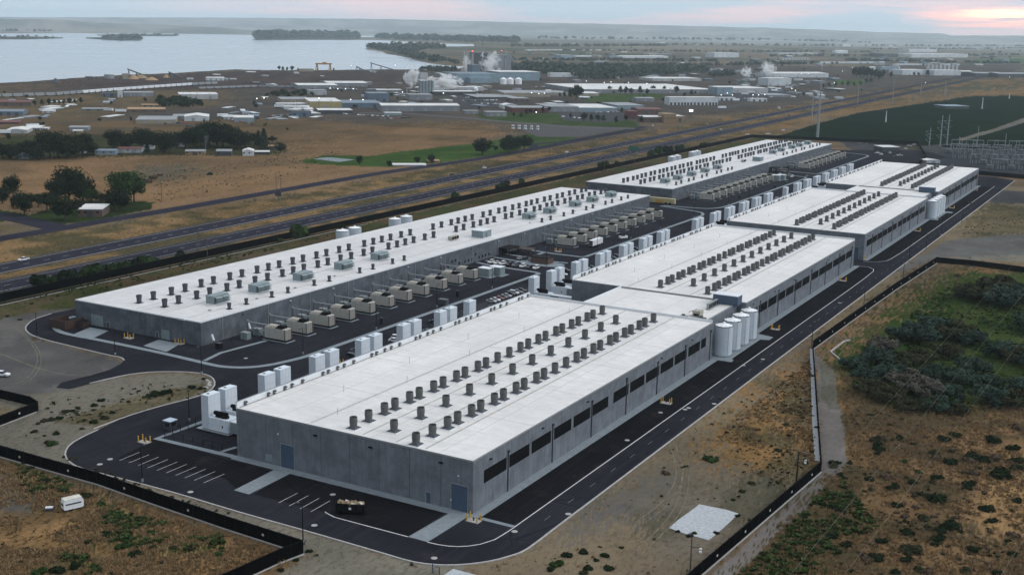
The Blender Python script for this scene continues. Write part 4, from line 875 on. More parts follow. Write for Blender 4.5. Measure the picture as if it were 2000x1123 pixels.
G1 = [327.2, 339.5, 353, 366.1, 379.7, 393, 406.1, 419.3, 433.6, 447, 460]; G2 = [562, 575.3, 588.6, 602, 615.3, 628.6, 642, 655.2, 668.4, 681.6]
for nm, dy in LH:
    for i, y in enumerate(G1+G2):
        kg.put((-278.6, y+dy, 0), 0, f'cream standby generator, {ordw(i)} from the front beside the {nm} long hall', 'generator', 'cream standby generators in the yard')
        for q, xx in enumerate((-296.5, -291.6)):
            kcab.put((xx, y+dy+2.4, 0), 0, f'grey switch cabinet, {"wall-side" if q == 0 else "generator-side"} one behind the {ordw(i)} generator, {nm} long hall', 'switch cabinet', 'grey cabinets behind the generators')
        if i % 2 == 0 and i < 12: ksil.put((-284.6, y+dy+5.3, .1), 0, f'pale tilted silencer just past the {ordw(i)} generator of the {nm} long hall', 'silencer', 'tilted white silencers')
# corner clutter at the near end of the left hall
for i, (px_, py_, sx) in enumerate(((470, 663, 1.6),)):
    p = G(px_, py_); kcab.put((p.x, p.y, .1), 0, 'grey switch cabinet standing alone near the first generator', 'switch cabinet')
for i, (px_, py_) in enumerate(((418, 676), (489, 653))):
    p = G(px_, py_); ksil.put((p.x, p.y, .1), 0, ('white tilted silencer at the near corner of the long hall' if i == 0 else 'white tilted silencer beside the first generator cabinet'), 'silencer')
p = G(428, 682); T = empty('waste_bin', (p.x, p.y, 0.1), 0, 'black box bin by the near corner of the nearer long hall', 'bin')
m = MB(); m.box(-1, 1, -.8, .8, 0.1, 2.2, M_BLACK); m.obj('body', T); m = MB(); m.box(-1.05, 1.05, -.85, .85, 2.2, 2.35, M_STACKD); m.obj('lid', T)
for j, (nm, dy) in enumerate(LH):
    for i, (x, y) in enumerate(((-276.5, 474.2), (-273.8, 480.0))):
        T = empty('transformer_cabinet', (x, y+dy, 0), 0, f'pale blue-grey cabinet, {"front" if i == 0 else "rear"} one past the eleventh generator, {nm} long hall', 'cabinet', 'pale transformer cabinets')
        m = MB(); m.box(-6, 0, -4.6, 0, .2, 4.0, M_GREYBOX); m.obj('cabinet', T); m = MB(); m.box(-6.1, .1, -4.7, .1, 4.0, 4.2, M_WHITE); m.obj('lid', T); m = MB(); m.box(-6.3, 1.8, -6, 1, .1, .22, M_SIDEWALK); m.obj('plinth', T)

# ------------------------------------------------------------------ tanks
def tank(x, y, r, h, label, group, det=True):
    T = empty('water_tank', (x, y, 0.1), 0, label, 'tank', group)
    m = MB(); m.cyl(0, 0, .35, h, r, n=40, mat=M_TANK, cap=False); m.obj('shell', T, smooth=True)
    m = MB(); m.cyl(0, 0, h, h+.75, r*.985, .5, 40, M_TANKTOP); m.cyl(0, 0, h+.75, h+1.15, .45, n=12, mat=M_TANKTOP); m.obj('lid', T)
    m = MB(); m.lathe([(r*1.01, h-.12), (r*1.03, h-.12), (r*1.03, h+.08), (r*.97, h+.08)], 40, M_STACKD); m.obj('rim', T)
    if det:
        m = MB(); n = 26
        for a in range(n):
            t = a*2*math.pi/n; m.box(r*1.02*math.cos(t)-.12, r*1.02*math.cos(t)+.12, r*1.02*math.sin(t)-.12, r*1.02*math.sin(t)+.12, .1, .8, M_GALV)
        m.cyl(0, 0, .1, .36, r*1.06, n=32, mat=M_SIDEWALK); m.obj('base_ring', T)
        m = MB()
        for s_ in (-.22, .22): m.tube((r*.8, -r*.62+s_, .5), (r*.8, -r*.62+s_, h+.3), .05, M_GALV, 5)
        for q in range(int(h/.6)): m.tube((r*.8, -r*.62-.22, .7+q*.6), (r*.8, -r*.62+.22, .7+q*.6), .03, M_GALV, 4)
        m.obj('ladder', T)
    if det:
        m = MB()
        for a in range(12):
            t = a*2*math.pi/12; m.tube((r*.99*math.cos(t), r*.99*math.sin(t), h), (r*.99*math.cos(t), r*.99*math.sin(t), h+.7), .05, M_GALV, 4)
        m.lathe([(r*.99, h+.66), (r*1.0, h+.7), (r*.98, h+.7)], 32, M_GALV); m.obj('guard_rail', T)
for i, y in enumerate((400.6, 410.0, 419.4, 428.6)): tank(-137.3, y, 3.25, 11.2, f'tall white water tank, {ordw(i)} from the near end of the four nearest tanks', 'tall white tanks by the link buildings')
for i, y in enumerate((788.4, 797.6, 806.8, 816)): tank(-137.0, y, 3.25, 11.2, f'tall white water tank, {ordw(i)} from the near end of the farther group of tanks', 'tall white tanks by the link buildings', False)
for i, (x, y) in enumerate(((-380, 493.4), (-380, 504), (-380, 541), (-380, 552.2))): tank(x, y, 3.5, 8.7, f'white tank behind the nearer long hall, {ordw(i)} from the near end', 'white tanks behind the long halls', False)
for i, (x, y) in enumerate(((-381, 952), (-381, 963.5), (-381, 1000), (-381, 1011))): tank(x, y, 3.5, 8.7, f'white tank behind the farther long hall, {ordw(i)} from the near end', 'white tanks behind the long halls', False)
# ------------------------------------------------------------------ vehicles
def paint(name, col): return pm(name, col, 0.3, 0.05, 0.5)
PW, PK, PG, PR, PB = paint('white car paint', (.68, .69, .70)), paint('black car paint', (.015, .015, .018)), paint('grey car paint', (.10, .105, .115)), paint('red car paint', (.22, .03, .025)), paint('blue car paint', (.04, .07, .13))
PS = paint('silver car paint', (.35, .36, .38))
def wheels(K, xs, y, r=.34, wd=.24):
    for x in xs:
        for s in (-1, 1):
            m = MB(); m.tube((x, s*y-wd/2, r), (x, s*y+wd/2, r), r, M_TYRE, 14); rim = MB(); rim.tube((x, s*y-wd/2-.02, r), (x, s*y+wd/2+.02, r), r*.55, M_GALV, 8); K.part('wheel', m, subs=[('rim', rim)])
def loft(m, secs, mat):
    """secs: list of (x, halfwidth, z0, z1) closed box sections along x"""
    vs = []
    for x, hw, z0, z1 in secs: vs += [(x, -hw, z0), (x, hw, z0), (x, hw*.97, z1), (x, -hw*.97, z1)]
    n = len(secs); fs = [(3, 2, 1, 0), (4*n-4, 4*n-3, 4*n-2, 4*n-1)]
    for i in range(n-1):
        for a in range(4): fs.append((4*i+a, 4*i+(a+1) % 4, 4*i+4+(a+1) % 4, 4*i+4+a))
    m.add(vs, [f[::-1] for f in fs], mat); return m
def carkit(p, kind='sedan'):
    K = Kit('car'); b = MB(); c = MB()
    if kind == 'sedan':
        loft(b, [(-2.3, .8, .35, .75), (-2.2, .88, .28, .95), (-1.3, .92, .25, .98), (1.0, .92, .25, .95), (2.0, .86, .28, .78), (2.3, .74, .35, .65)], p)
        loft(c, [(-1.75, .76, .95, .97), (-1.0, .74, .95, 1.42), (.25, .74, .95, 1.44), (1.1, .78, .93, .96)], M_GLASS); r = MB(); r.box(-1.0, .28, -.66, .66, 1.42, 1.47, p)
    elif kind == 'suv':
        loft(b, [(-2.3, .86, .4, 1.0), (-2.2, .93, .33, 1.1), (1.1, .95, .3, 1.1), (2.1, .9, .33, 1.0), (2.35, .8, .4, .8)], p)
        loft(c, [(-2.15, .82, 1.08, 1.12), (-1.85, .8, 1.08, 1.66), (.35, .8, 1.08, 1.68), (1.2, .84, 1.08, 1.12)], M_GLASS); r = MB(); r.box(-1.9, .38, -.74, .74, 1.66, 1.73, p)
    elif kind == 'pickup':
        loft(b, [(-2.8, .9, .5, 1.15), (-.75, .95, .45, 1.15), (1.5, .95, .4, 1.12), (2.5, .92, .42, 1.05), (2.8, .82, .5, .9)], p)
        b.box(-2.7, -.85, -.72, .72, 1.15, 1.17, M_DARKIN)
        loft(c, [(-.8, .8, 1.12, 1.75), (.6, .8, 1.12, 1.78), (1.35, .84, 1.1, 1.16)], M_GLASS); r = MB(); r.box(-.85, .62, -.74, .74, 1.77, 1.84, p)
    K.part('body', b); K.part('cabin_glass', c); K.part('roof', r)
    xs = (-1.4, 1.42) if kind != 'pickup' else (-1.75, 1.75)
    wheels(K, xs, .84, .34 if kind == 'sedan' else .4)
    x_ = 2.3 if kind != 'pickup' else 2.78
    for s in (-1, 1):
        K.part('headlight', MB().box(x_-.12, x_+.02, s*.62-.17, s*.62+.17, .62 if kind == 'sedan' else .8, .76 if kind == 'sedan' else .95, M_TANKTOP))
    return K
KW, KK, KG, KR, KB = carkit(PW), carkit(PK), carkit(PG), carkit(PR), carkit(PB); KS = carkit(PS)
SW, SK, SG = carkit(PW, 'suv'), carkit(PK, 'suv'), carkit(PG, 'suv'); TW, TK = carkit(PW, 'pickup'), carkit(PK, 'pickup')
for K_ in (KW, KK, KG, KR, KB, KS): pass
def car(K, x, y, rz, label, group, cat='car'): return K.put((x, y, .105), rad(rz), label, cat, group)
for i, (x, K_, cn) in enumerate(((-293.5, SW, 'white'), (-290.2, KW, 'white'), (-287.0, SW, 'white'), (-283.3, SK, 'black'), (-279.8, SG, 'grey'), (-275.6, SW, 'white'), (-271.9, KK, 'black'), (-268.2, SW, 'white'))):
    car(K_, x, 500.5, -90, f'{cn} car, {ordw(i)} from the wall in the front row beside the nearer long hall', 'cars in the front row by the long hall')
for i, (x, K_, cn) in enumerate(((-286.5, KS, 'silver'), (-283.4, SK, 'black'), (-280.0, KG, 'grey'))):
    car(K_, x, 517.5, 90, f'{cn} car, {ordw(i)} from the wall in the short back row by the smoking shelter', 'cars in the back row by the long hall')
for i, (y, K_, cn) in enumerate(((426.5, KS, 'silver'), (429.8, KW, 'white'), (433, KR, 'dark red'), (436.2, KG, 'grey'), (439.4, KS, 'silver'), (442.6, SK, 'black'), (445.8, SW, 'white'), (449, KG, 'grey'), (452.4, KK, 'black'))):
    car(K_, -249.6, y, 0, f'{cn} car, {ordw(i)} from the near end of the upper row between the hall rows', 'parked cars between the hall rows')
for i, (y, K_, cn) in enumerate(((416, SK, 'black'), (419.4, KG, 'grey'), (422.6, KW, 'white'), (425.8, KS, 'silver'), (429.2, KW, 'white'))):
    car(K_, -242.6, y, 180, f'{cn} car, {ordw(i)} from the front in the lower row behind the white parapet', 'parked cars between the hall rows')
mis = [((689, 699), SK, 'black', 'beside the third pair of white towers'), ((697, 688), KG, 'grey', 'just past the black one beside the third tower pair'), ((771, 668), KW, 'white', 'between the fourth and fifth tower pairs'), ((776, 663), SW, 'white', 'behind another white one between the fourth and fifth tower pairs'), ((848, 632), KK, 'black', 'beyond the fifth pair of towers'), ((855, 640), SG, 'grey', 'next to the black one past the fifth tower pair'), ((836, 650), KG, 'grey', 'low behind the parapet near the fifth tower pair'),
       ((1099, 538), KW, 'white', 'behind the pair of towers in the notch'), ((1104, 531), SK, 'black', 'just behind the white one by the notch towers'), ((1022, 578), KG, 'grey', 'left of the single tower at the notch'),
       ((1150, 530), SW, 'white', 'first gap beside the second hall'), ((1156, 525), KK, 'black', 'first gap beside the second hall'), ((1193, 513), SW, 'white', 'second gap beside the second hall'), ((1199, 507), KG, 'grey', 'second gap beside the second hall'), ((1203, 502), KK, 'black', 'far side of the second gap beside the second hall'), ((1238, 494), KW, 'white', 'third gap beside the second hall'), ((1241, 489), SK, 'black', 'third gap beside the second hall')]
for (px_, py_), K_, cn, wh in mis:
    p = G(px_, py_); car(K_, p.x, p.y, 8, f'{cn} car parked {wh}', 'parked cars between the hall rows')
for i in range(7):
    p = G(1519+i*7.2, 391-i*2.4); car((SW, KK, SW, KG, KW, SK, KS)[i], p.x, p.y, 0, f'{("white", "black", "white", "grey", "white", "black", "silver")[i]} car, {ordw(i)} in the tight row beside the third hall', 'parked cars beside the third hall')
s8 = 1/8
for i, (a, b, K_, cn) in enumerate(((1145, 745, SW, 'white'), (1215, 755, KK, 'black'), (1262, 765, KG, 'grey'), (1335, 772, SW, 'white'), (1230, 712, SK, 'black'), (1295, 738, KG, 'grey'), (1570, 765, KK, 'black'))):
    p = G(1380+a*s8, 250+b*s8); car(K_, p.x, p.y, -90, f'{cn} car, {ordw(i)} of those parked at the middle of the farther long hall', 'cars by the farther long hall')
def heading(px1, px2):
    a, b = G(*px1), G(*px2); return math.degrees(math.atan2(b.y-a.y, b.x-a.x))
for (px_, py_), K_, rz, lb, ct in (((46, 509.5), TW, -89, 'white flatbed pickup on the highway at the left edge', 'pickup'), ((946, 329.5), SW, 91, 'white car on the far highway carriageway beside the rear fence', 'car'), ((883, 343), SK, 91, 'dark car on the far highway carriageway behind the white one', 'car'), ((1107, 298.5), KW, 91, 'white car with lights on upper carriageway near the park trees', 'car'), ((1408, 254), KW, 91, 'white car alone on the near carriageway above the hall', 'car'), ((1541, 226), KK, 91, 'small dark car on the near carriageway right of the truck', 'car'), ((1807, 167), KW, 91, 'white car far up the highway', 'car'), ((1381, 243.5), KS, 91, 'silver car far along the upper carriageway', 'car'), ((1275, 247), SW, -60, 'white car below the tan building by the highway', 'car'), ((3, 735), TW, 20, 'white vehicle cut by the left edge on the gravel', 'pickup')):
    p = G(px_, py_); car(K_, p.x, p.y, rz, lb, None, ct)
# truck on the highway
p = G(1521, 214.5); T = empty('truck', (p.x, p.y, .11), rad(93), 'cream box truck driving on the highway', 'truck')
MB().box(-6.5, 2.2, -1.25, 1.25, 1.2, 4.0, M_CREAM).obj('cargo_box', T); loft(MB(), [(2.5, 1.15, .6, 3.0), (4.4, 1.15, .6, 2.9), (5.2, 1.1, .6, 1.7)], PW).obj('cab', T); MB().box(4.45, 5.0, -1.0, 1.0, 1.8, 2.7, M_GLASS).obj('windscreen', T)
for x in (-5.2, -4, 3.6):
    for s in (-1, 1): MB().tube((x, s*1.1-.15, .5), (x, s*1.1+.15, .5), .5, M_TYRE, 12).obj('wheel', T)
# white semi trailer in the generator yard
p = G(1168, 468); T = empty('semi_trailer', (-270.6, 566.0, .1), rad(90), 'white box semi trailer parked in front of the generators', 'trailer')
MB().box(0, 12.6, -1.25, 1.25, 1.2, 4.1, PW).obj('box', T); MB().box(-.06, 0, -1.2, 1.2, 1.3, 4.0, M_STACKD).obj('rear_door', T); MB().box(.3, 12, -.5, .5, .9, 1.2, M_BLACK).obj('chassis', T)
for x in (1.8, 3.1):
    for s in (-1, 1): MB().tube((x, s*1.05-.15, .5), (x, s*1.05+.15, .5), .5, M_TYRE, 12).obj('wheel', T)
for s in (-1, 1): MB().tube((10.5, s*.8, 0), (10.5, s*.8, 1.2), .08, M_GALV, 6).obj('landing_leg', T)
p = G(1217, 467.5); T = empty('service_cart', (p.x, p.y, .1), rad(60), 'small pale utility trailer beside the curved yard kerb', 'trailer')
MB().box(-2.4, 2.4, -1, 1, .7, 1.9, M_WHITE).obj('body', T); MB().box(-1.2, .8, -.9, .9, 1.9, 2.7, M_BLACK).obj('load', T)
for s in (-1, 1): MB().tube((0, s*.9-.1, .35), (0, s*.9+.1, .35), .35, M_TYRE, 12).obj('wheel', T)
# long yellow container with orange marking near the far hall
p = G(1287, 399); T = empty('container_trailer', (-312.5, 741.0, .1), rad(0), 'pale yellow long container trailer by the corner of the farther long hall', 'container')
MB().box(0, 19, 0, 2.6, .8, 4.1, pm('pale yellow container paint', (.42, .36, .20), .6)).obj('container', T); MB().box(5.5, 11.5, -.04, 0, .9, 2.6, pm('orange patch paint', (.45, .25, .04), .6)).obj('orange_panel', T)
for i, x in enumerate((12.5, 15.5)): MB().box(x, x+1.2, -.7, -.05, 0, 1.5, M_BLACK).obj('wheel_set', T)
# vans on the yard
for i, ((px_, py_), lb) in enumerate((((866, 596), 'dark equipment box on the yard side of the long kerb'),)):
    p = G(px_, py_); T = empty('equipment_crate', (p.x, p.y, .1), rad(5), lb, 'crate'); MB().box(-2, 2, -1.3, 1.3, .2, 2.3, M_STACKD).obj('body', T); MB().box(-1.9, 1.9, -1.2, 1.2, 2.3, 2.6, M_STACK).obj('lid', T)
for i, (px_, py_) in enumerate(((745, 634), (893, 580), (1143, 444), (1243, 440), (1444, 389), (1513, 369), (1560, 370))):
    p = G(px_, py_-0); T = empty('meter_cabinet', (p.x, p.y, .1), 0, f'narrow black upright cabinet in the yard, {ordw(i)} going away from the camera', 'cabinet', 'narrow black cabinets along the yard'); MB().box(-.45, .45, -.4, .4, .1, 2.6, M_BLACK).obj('body', T); MB().box(-.5, .5, -.45, .45, 2.6, 2.75, M_STACKD).obj('lid', T)

# ------------------------------------------------------------------ shelters and yard objects
def shelter_(p, lx, ly, h, label, mat=M_RUST):
    T = empty('shelter', (p.x, p.y, .1), 0, label, 'shelter')
    MB().box(0, lx, 0, .15, .1, h, mat).obj('wall', T); MB().box(0, .15, .15, ly, .1, h, mat).obj('wall', T); MB().box(lx-.15, lx, .15, ly, .1, h, mat).obj('wall', T)
    MB().box(-.3, lx+.3, -.3, ly+.3, h, h+.25, M_BLACK).obj('roof', T); MB().box(1, lx-1, ly-1, ly-.5, .5, .6, M_WOOD).obj('bench', T)
pav(smooth([(-284, 508), (-266, 507), (-259, 512), (-262, 520), (-284, 520)], 2), .18)
brick = pm('brown brick', (.115, .075, .06), .85, .3, 2)
shelter_(Vector((-277.5, 512.3, 0)), 9.5, 6.0, 3.1, 'brown brick shelter with a flat black roof on the kerbed island', brick)
p = Vector((-298, 529, 0)); T = empty('garden_shelter', (p.x, p.y, .1), 0, 'dark rust-coloured pergola beside the hall entrance', 'pergola')
MB().box(0, 11, 0, 6, 2.6, 2.9, M_RUST).obj('roof', T)
for q in ((0, 0), (10.7, 0), (0, 5.7), (10.7, 5.7), (5.3, 0), (5.3, 5.7)): MB().box(q[0], q[0]+.3, q[1], q[1]+.3, 0, 2.6, M_RUST).obj('post', T)
T = empty('garden_shelter', (-298, 971, .1), 0, 'dark rust-coloured pergola beside the farther hall entrance', 'pergola')
MB().box(0, 11, 0, 6, 2.6, 2.9, M_RUST).obj('roof', T)
for q in ((0, 0), (10.7, 0), (0, 5.7), (10.7, 5.7)): MB().box(q[0], q[0]+.3, q[1], q[1]+.3, 0, 2.6, M_RUST).obj('post', T)
# rust screen wall by the left hall corner
p = G(127, 640); T = empty('screen_enclosure', (-367.5, 296.0, .1), 0, 'rust brown metal enclosure at the left front corner of the long hall', 'enclosure')
MB().box(0, 8.5, 0, .2, .1, 3.4, M_RUST).obj('panel', T); MB().box(0, .2, .2, 9, .1, 3.4, M_RUST).obj('panel', T); MB().box(8.3, 8.5, .2, 9, .1, 3.4, M_RUST).obj('panel', T); MB().box(.2, 8.3, .2, 9, .1, .4, M_DARKIN).obj('floor', T)
T = empty('screen_enclosure', (-358.6, 301.5, .1), 0, 'small rust brown box beside the big roller door of the long hall', 'enclosure'); MB().box(0, 3.2, 0, 2.6, .1, 2.6, M_RUST).obj('body', T); MB().box(-.1, 3.3, -.1, 2.7, 2.6, 2.75, M_BLACK).obj('lid', T)
# bollard sets round hydrants
def bollards(p, label, n=4, wide=3.4):
    T = empty('bollard_set', (p.x, p.y, .1), 0, label, 'bollards', 'yellow bollard sets')
    MB().box(-wide/2, wide/2, -1.1, 1.1, .02, .2, M_CURB).obj('concrete_base', T)
    for sx in (-1, 1):
        for sy in (-1, 1):
            m = MB(); m.tube((sx*wide*.42, sy*.8, .2), (sx*wide*.42, sy*.8, 1.75), .17, M_YELLOW, 10); m.cyl(sx*wide*.42, sy*.8, 1.75, 1.88, .17, .06, 10, M_YELLOW); m.obj('bollard', T)
    m = MB(); m.cyl(0, 0, .2, .95, .16, n=10, mat=M_RUST); m.cyl(0, 0, .95, 1.1, .2, .05, 10, M_RUST); m.tube((-.3, 0, .7), (.3, 0, .7), .09, M_RUST, 8); m.obj('hydrant', T)
for (px_, py_), lb in (((282, 864), 'yellow bollards at the left end of the parking bays'), ((925, 1018), 'yellow bollards at the near front corner of the nearest hall'), ((1301, 788), 'yellow bollards on the dark asphalt halfway along the nearest hall'), ((1514, 644), 'yellow bollards past the tall white tanks'), ((1646, 549), 'yellow bollards near the far end of the second hall'), ((1682, 507), 'yellow bollards by the blue door of the third hall'), ((1792, 452), 'yellow bollards along the third hall'), ((1859, 407), 'yellow bollards beyond the farther white tanks'), ((1905, 372), 'yellow bollards at the far end of the farthest hall'), ((252, 661), 'yellow bollards before the left long hall'), ((351, 672), 'orange bollards by the near corner of the long hall'), ((1090, 492), 'yellow bollards between the yard kerbs'), ((674, 714), 'yellow bollards seen over the parapet near the third tower pair')):
    bollards(G(px_, py_), lb)
# roll-off dumpster
a, b = G(655, 1003), G(708, 1006.5); T = empty('dumpster', (a.x, a.y, .1), math.atan2(b.y-a.y, b.x-a.x), 'long black roll-off dumpster heaped with cardboard and scrap', 'dumpster')
Lx = 7.2
m = MB(); m.box(0, Lx, 0, .1, .35, 2.6, M_BLACK); m.box(0, Lx, 2.4, 2.5, .35, 2.6, M_BLACK); m.box(0, .1, .1, 2.4, .35, 2.6, M_BLACK); m.box(Lx-.1, Lx, .1, 2.4, .35, 2.6, M_BLACK); m.box(.1, Lx-.1, .1, 2.4, .35, .5, M_BLACK); m.obj('bin', T)
for i in range(8): MB().box(.35+i*.92, .45+i*.92, -.08, 0, .35, 2.5, M_MESH).obj('rib', T)
for x in (.5, Lx-.7):
    for y in (.1, 2.2): MB().tube((x, y, .2), (x, y+.25, .2), .2, M_BLACK, 10).obj('roller', T)
MB().box(3.3, 3.9, -.1, -.085, 1.2, 1.8, M_WHITE).obj('sticker', T)
card = pm('torn cardboard', (.30, .22, .13), .9, .35, 2); scrapw = pm('pale plastic scrap', (.5, .5, .48), .7, .2, 2)
for i in range(64):
    m = MB(); x, y = .5+(Lx-1.1)*(i+R.random())/64, R.uniform(.35, 2.05); z = 2.35+R.uniform(-.1, .6)*(1-abs(y-1.2)); a_, b_, c_ = R.uniform(.15, .42), R.uniform(.12, .35), R.uniform(.1, .3)
    m.box(-a_, a_, -b_, b_, -c_, c_, scrapw if i % 4 == 0 else card); o = m.obj('scrap_box', None, (x, y, z)); o.rotation_euler = (R.uniform(-.7, .7), R.uniform(-.7, .7), R.uniform(0, 3)); 
    if i == 0: SC = o; tag(o, 'heap of torn cardboard and scrap filling the black dumpster', 'scrap heap'); o.name = 'scrap_heap'; bme = [o]
    else: bme.append(o)
# join the scrap into one heap thing
allm = MB()
for o in bme:
    o.matrix_world = Matrix.LocRotScale(o.location, o.rotation_euler, None)
    mw = Matrix.LocRotScale(Vector(o.location), o.rotation_euler, None)
    allm.add([mw @ v.co for v in o.data.vertices], [tuple(p_.vertices) for p_ in o.data.polygons], o.data.materials[0])
for o in bme: bpy.data.objects.remove(o)
o = allm.obj('scrap_heap', None, (a.x, a.y, .1)); o.rotation_euler = (0, 0, math.atan2(b.y-a.y, b.x-a.x)); tag(o, 'heap of torn cardboard and scrap filling the black dumpster', 'scrap heap')
# guard booth with pale roof near parking
p = G(333, 838); T = empty('guard_booth', (p.x, p.y, .1), 0, 'small dark booth with a pale blue flat roof beside the fenced corner', 'booth')
m = MB(); m.box(-1.3, 1.3, -1.3, 1.3, 0, 2.6, M_STACKD); m.obj('wall', T); MB().box(-1.5, 1.5, -1.5, 1.5, 2.6, 2.8, pm('pale blue roof', (.45, .52, .60), .5)).obj('roof', T)
for q in ((-1.34, -.9, -1.3),): MB().box(-.9, .9, -1.35, -1.3, 1.1, 2.2, M_GLASS).obj('window', T); MB().box(1.3, 1.35, -.9, .9, 1.1, 2.2, M_GLASS).obj('window', T)
# camper trailer on the rough ground
p = G(142, 994); T = empty('camper_trailer', (p.x, p.y, 0), rad(-12)+math.pi*0.0, 'white camper trailer with a dark stripe standing in rough grass', 'camper')
T.rotation_euler = (0, 0, rad(68)); T.scale = (.74, .95, .98)
m = MB(); loft(m, [(-3.2, 1.15, .75, 2.2), (-2.9, 1.18, .55, 3.0), (2.7, 1.18, .55, 3.05), (3.2, 1.15, .9, 2.3)], M_WHITE); m.obj('body', T)
for s in (-1, 1): MB().box(-2.6, 2.4, s*1.2-.03, s*1.2+.03, 1.75, 2.05, M_GLASS).obj('stripe_window', T); MB().tube((-.4, s*1.0-.1, .35), (-.4, s*1.0+.1, .35), .35, M_TYRE, 12).obj('wheel', T)
MB().box(-2.95, 2.7, -1.16, 1.16, 3.03, 3.12, pm('cream roof skin', (.55, .53, .46), .7)).obj('roof', T); MB().box(-3.24, -3.14, -.8, .8, 1.5, 2.1, M_GLASS).obj('rear_window', T); MB().tube((3.1, 0, .6), (4.6, 0, .5), .07, M_BLACK, 6).obj('hitch', T)
p = G(96, 996); T = empty('scrap_pallet', (p.x, p.y, .1), rad(40), 'small pile of pale boards beside the camper trailer', 'board pile'); MB().box(-.9, .9, -.6, .6, 0, .5, M_STACKD).obj('pallet', T); MB().box(-.8, .9, -.4, .5, .5, .75, M_WHITE).obj('board', T)

# ------------------------------------------------------------------ yard lamps
kl = Kit('street_lamp'); m = MB(); m.cyl(0, 0, 0, .9, .32, n=12, mat=M_SIDEWALK); kl.part('footing', m)
m = MB(); m.tube((0, 0, .9), (0, 0, 9.6), .15, M_BLACK, 8, .09); kl.part('pole', m)
m = MB(); m.tube((0, 0, 9.5), (0, 1.1, 9.7), .06, M_BLACK, 6); kl.part('arm', m)
m = MB(); m.box(-.25, .25, .9, 1.8, 9.55, 9.75, M_STACKD); kl.part('lamp_head', m)
LP = [(278, 941, 'before the parking bays'), (592, 1062, 'at the fence corner in front'), (1348, 1119, 'beside the pale rubble patch'), (1555, 951, 'inside the bend of the right fence'), (1585, 679, 'at the elbow of the right fence'), (1686, 608, 'by the fence past the elbow'), (1763, 551, 'on the outer verge near the second gap'), (1775, 510, 'on the road kerb by the third hall'), (1808, 490, 'near the curved kerb of the gap'), (1838, 460, 'on the outer kerb by the third hall'), (394, 730, 'at the tip of the gravel island'), (225, 693, 'in the bend of the entry road'), (73, 661, 'at the left bend of the road'), (370, 822, 'behind the fenced corner'), (592, 692, 'on the kerb by the second generator'), (735, 643, 'on the kerb by the fifth generator'), (853, 600, 'on the kerb by the eighth generator'), (961, 563, 'on the kerb by the blue cabinets'), (1067, 520, 'at the yard corner'), (1166, 496, 'beyond the car park'), (1232, 466, 'at the middle of the far generator row'), (1290, 446, 'on the far part of the kerb'), (1355, 425, 'at the rounded end of the kerb'), (1422, 400, 'beside the second yard'), (1463, 389, 'along the second yard kerb'), (1537, 356, 'at the end of the second yard'), (1300, 745, 'against the dark road side'), (1878, 437, 'by the far bend of the outer kerb')]
for i, (x, y, wh) in enumerate(LP[:26]+LP[27:]):
    p = G(x, y); kl.put((p.x, p.y, 0), rad([0, 90, 180, 270][i % 4]), f'thin black lamp post {wh}', 'lamp post', 'black lamp posts round the halls')
ko = Kit('camera_pole'); m = MB(); m.tube((0, 0, 0), (0, 0, 9.5), .16, M_WOOD, 8, .11); ko.part('pole', m); m = MB(); m.tube((0, 0, 7.2), (2.0, 0, 7.4), .06, M_BLACK, 6); ko.part('arm', m)
for z in (7.0, 6.3): m = MB(); m.box(1.8, 2.3, -.2, .2, z, z+.35, M_WHITE); ko.part('camera', m)
for i, ((x, y), lb) in enumerate((((1347, 1128), 'timber pole with white cameras by the pale rubble patch'), ((1554, 947), 'timber pole with cameras inside the right fence bend'))):
    p = G(x, y); ko.put((p.x, p.y, 0), 0, lb, 'camera pole', None)

# ------------------------------------------------------------------ fences
def fence(pts, label, h=2.9, base=True, step=3.2, posts=True, tags=True, thick=.05, base_w=.7):
    pts = [Vector((p[0], p[1])) for p in pts]
    T = empty('mesh_fence', (pts[0].x, pts[0].y, 0), 0, label, 'fence', 'black fences round the site'); o0 = pts[0]
    m = MB(); loc = [(p.x-o0.x, p.y-o0.y) for p in pts]
    ribbon(m, loc, thick, h, M_MESH, h-.15); m.obj('mesh_panel', T)
    m = MB(); ribbon(m, loc, .12, h+.1, M_BLACK, .12); m.obj('top_rail', T)
    if base: m = MB(); ribbon(m, loc, base_w, .22, M_CURB, .22); m.obj('concrete_base', T)
    n = 0
    if posts:
        tot = sum((b-a).length for a, b in zip(pts, pts[1:])); st = max(step, tot/95)
        kp = None
        for a, b in zip(pts, pts[1:]):
            d = (b-a); k_ = max(1, int(d.length/st)); nn = Vector((-d.y, d.x)).normalized()*.14
            for q in range(k_):
                p_ = a+d*(q/k_)-o0
                if kp is None: kp = MB().box(-.07, .07, -.07, .07, 0, h+.3, M_BLACK).data('post')
                o = bpy.data.objects.new('post', kp); C.objects.link(o); o.parent = T; o.location = (p_.x, p_.y, 0)
    if tags:
        km = MB().box(-.3, .3, -.02, .02, 1.4, 1.9, pm('small warning sign white', (.55, .55, .5), .6)).data('sign')
        for a, b in zip(pts, pts[1:]):
            d = (b-a); k_ = int(d.length/14)
            side = 1 if Vector((-d.y, d.x)).dot(-a) > 0 else -1
            nn = Vector((-d.y, d.x)).normalized()*.1*side
            for q in range(k_):
                p_ = a+d*((q+.5)/k_)-o0+nn
                o = bpy.data.objects.new('sign', km); C.objects.link(o); o.parent = T; o.location = (p_.x, p_.y, 0); o.rotation_euler = (0, 0, math.atan2(d.y, d.x))
    return T
fence(P2([(1340, 1150), (1370, 1123), (1480, 1028), (1603, 922)]), 'black screened fence along the dirt path, lowest right stretch', 3.2, True)
fence(P2([(1603, 922), (1598, 850), (1592, 760), (1587, 683)]), 'black fence stretch running up beside the white drain channel', 3.2, False)
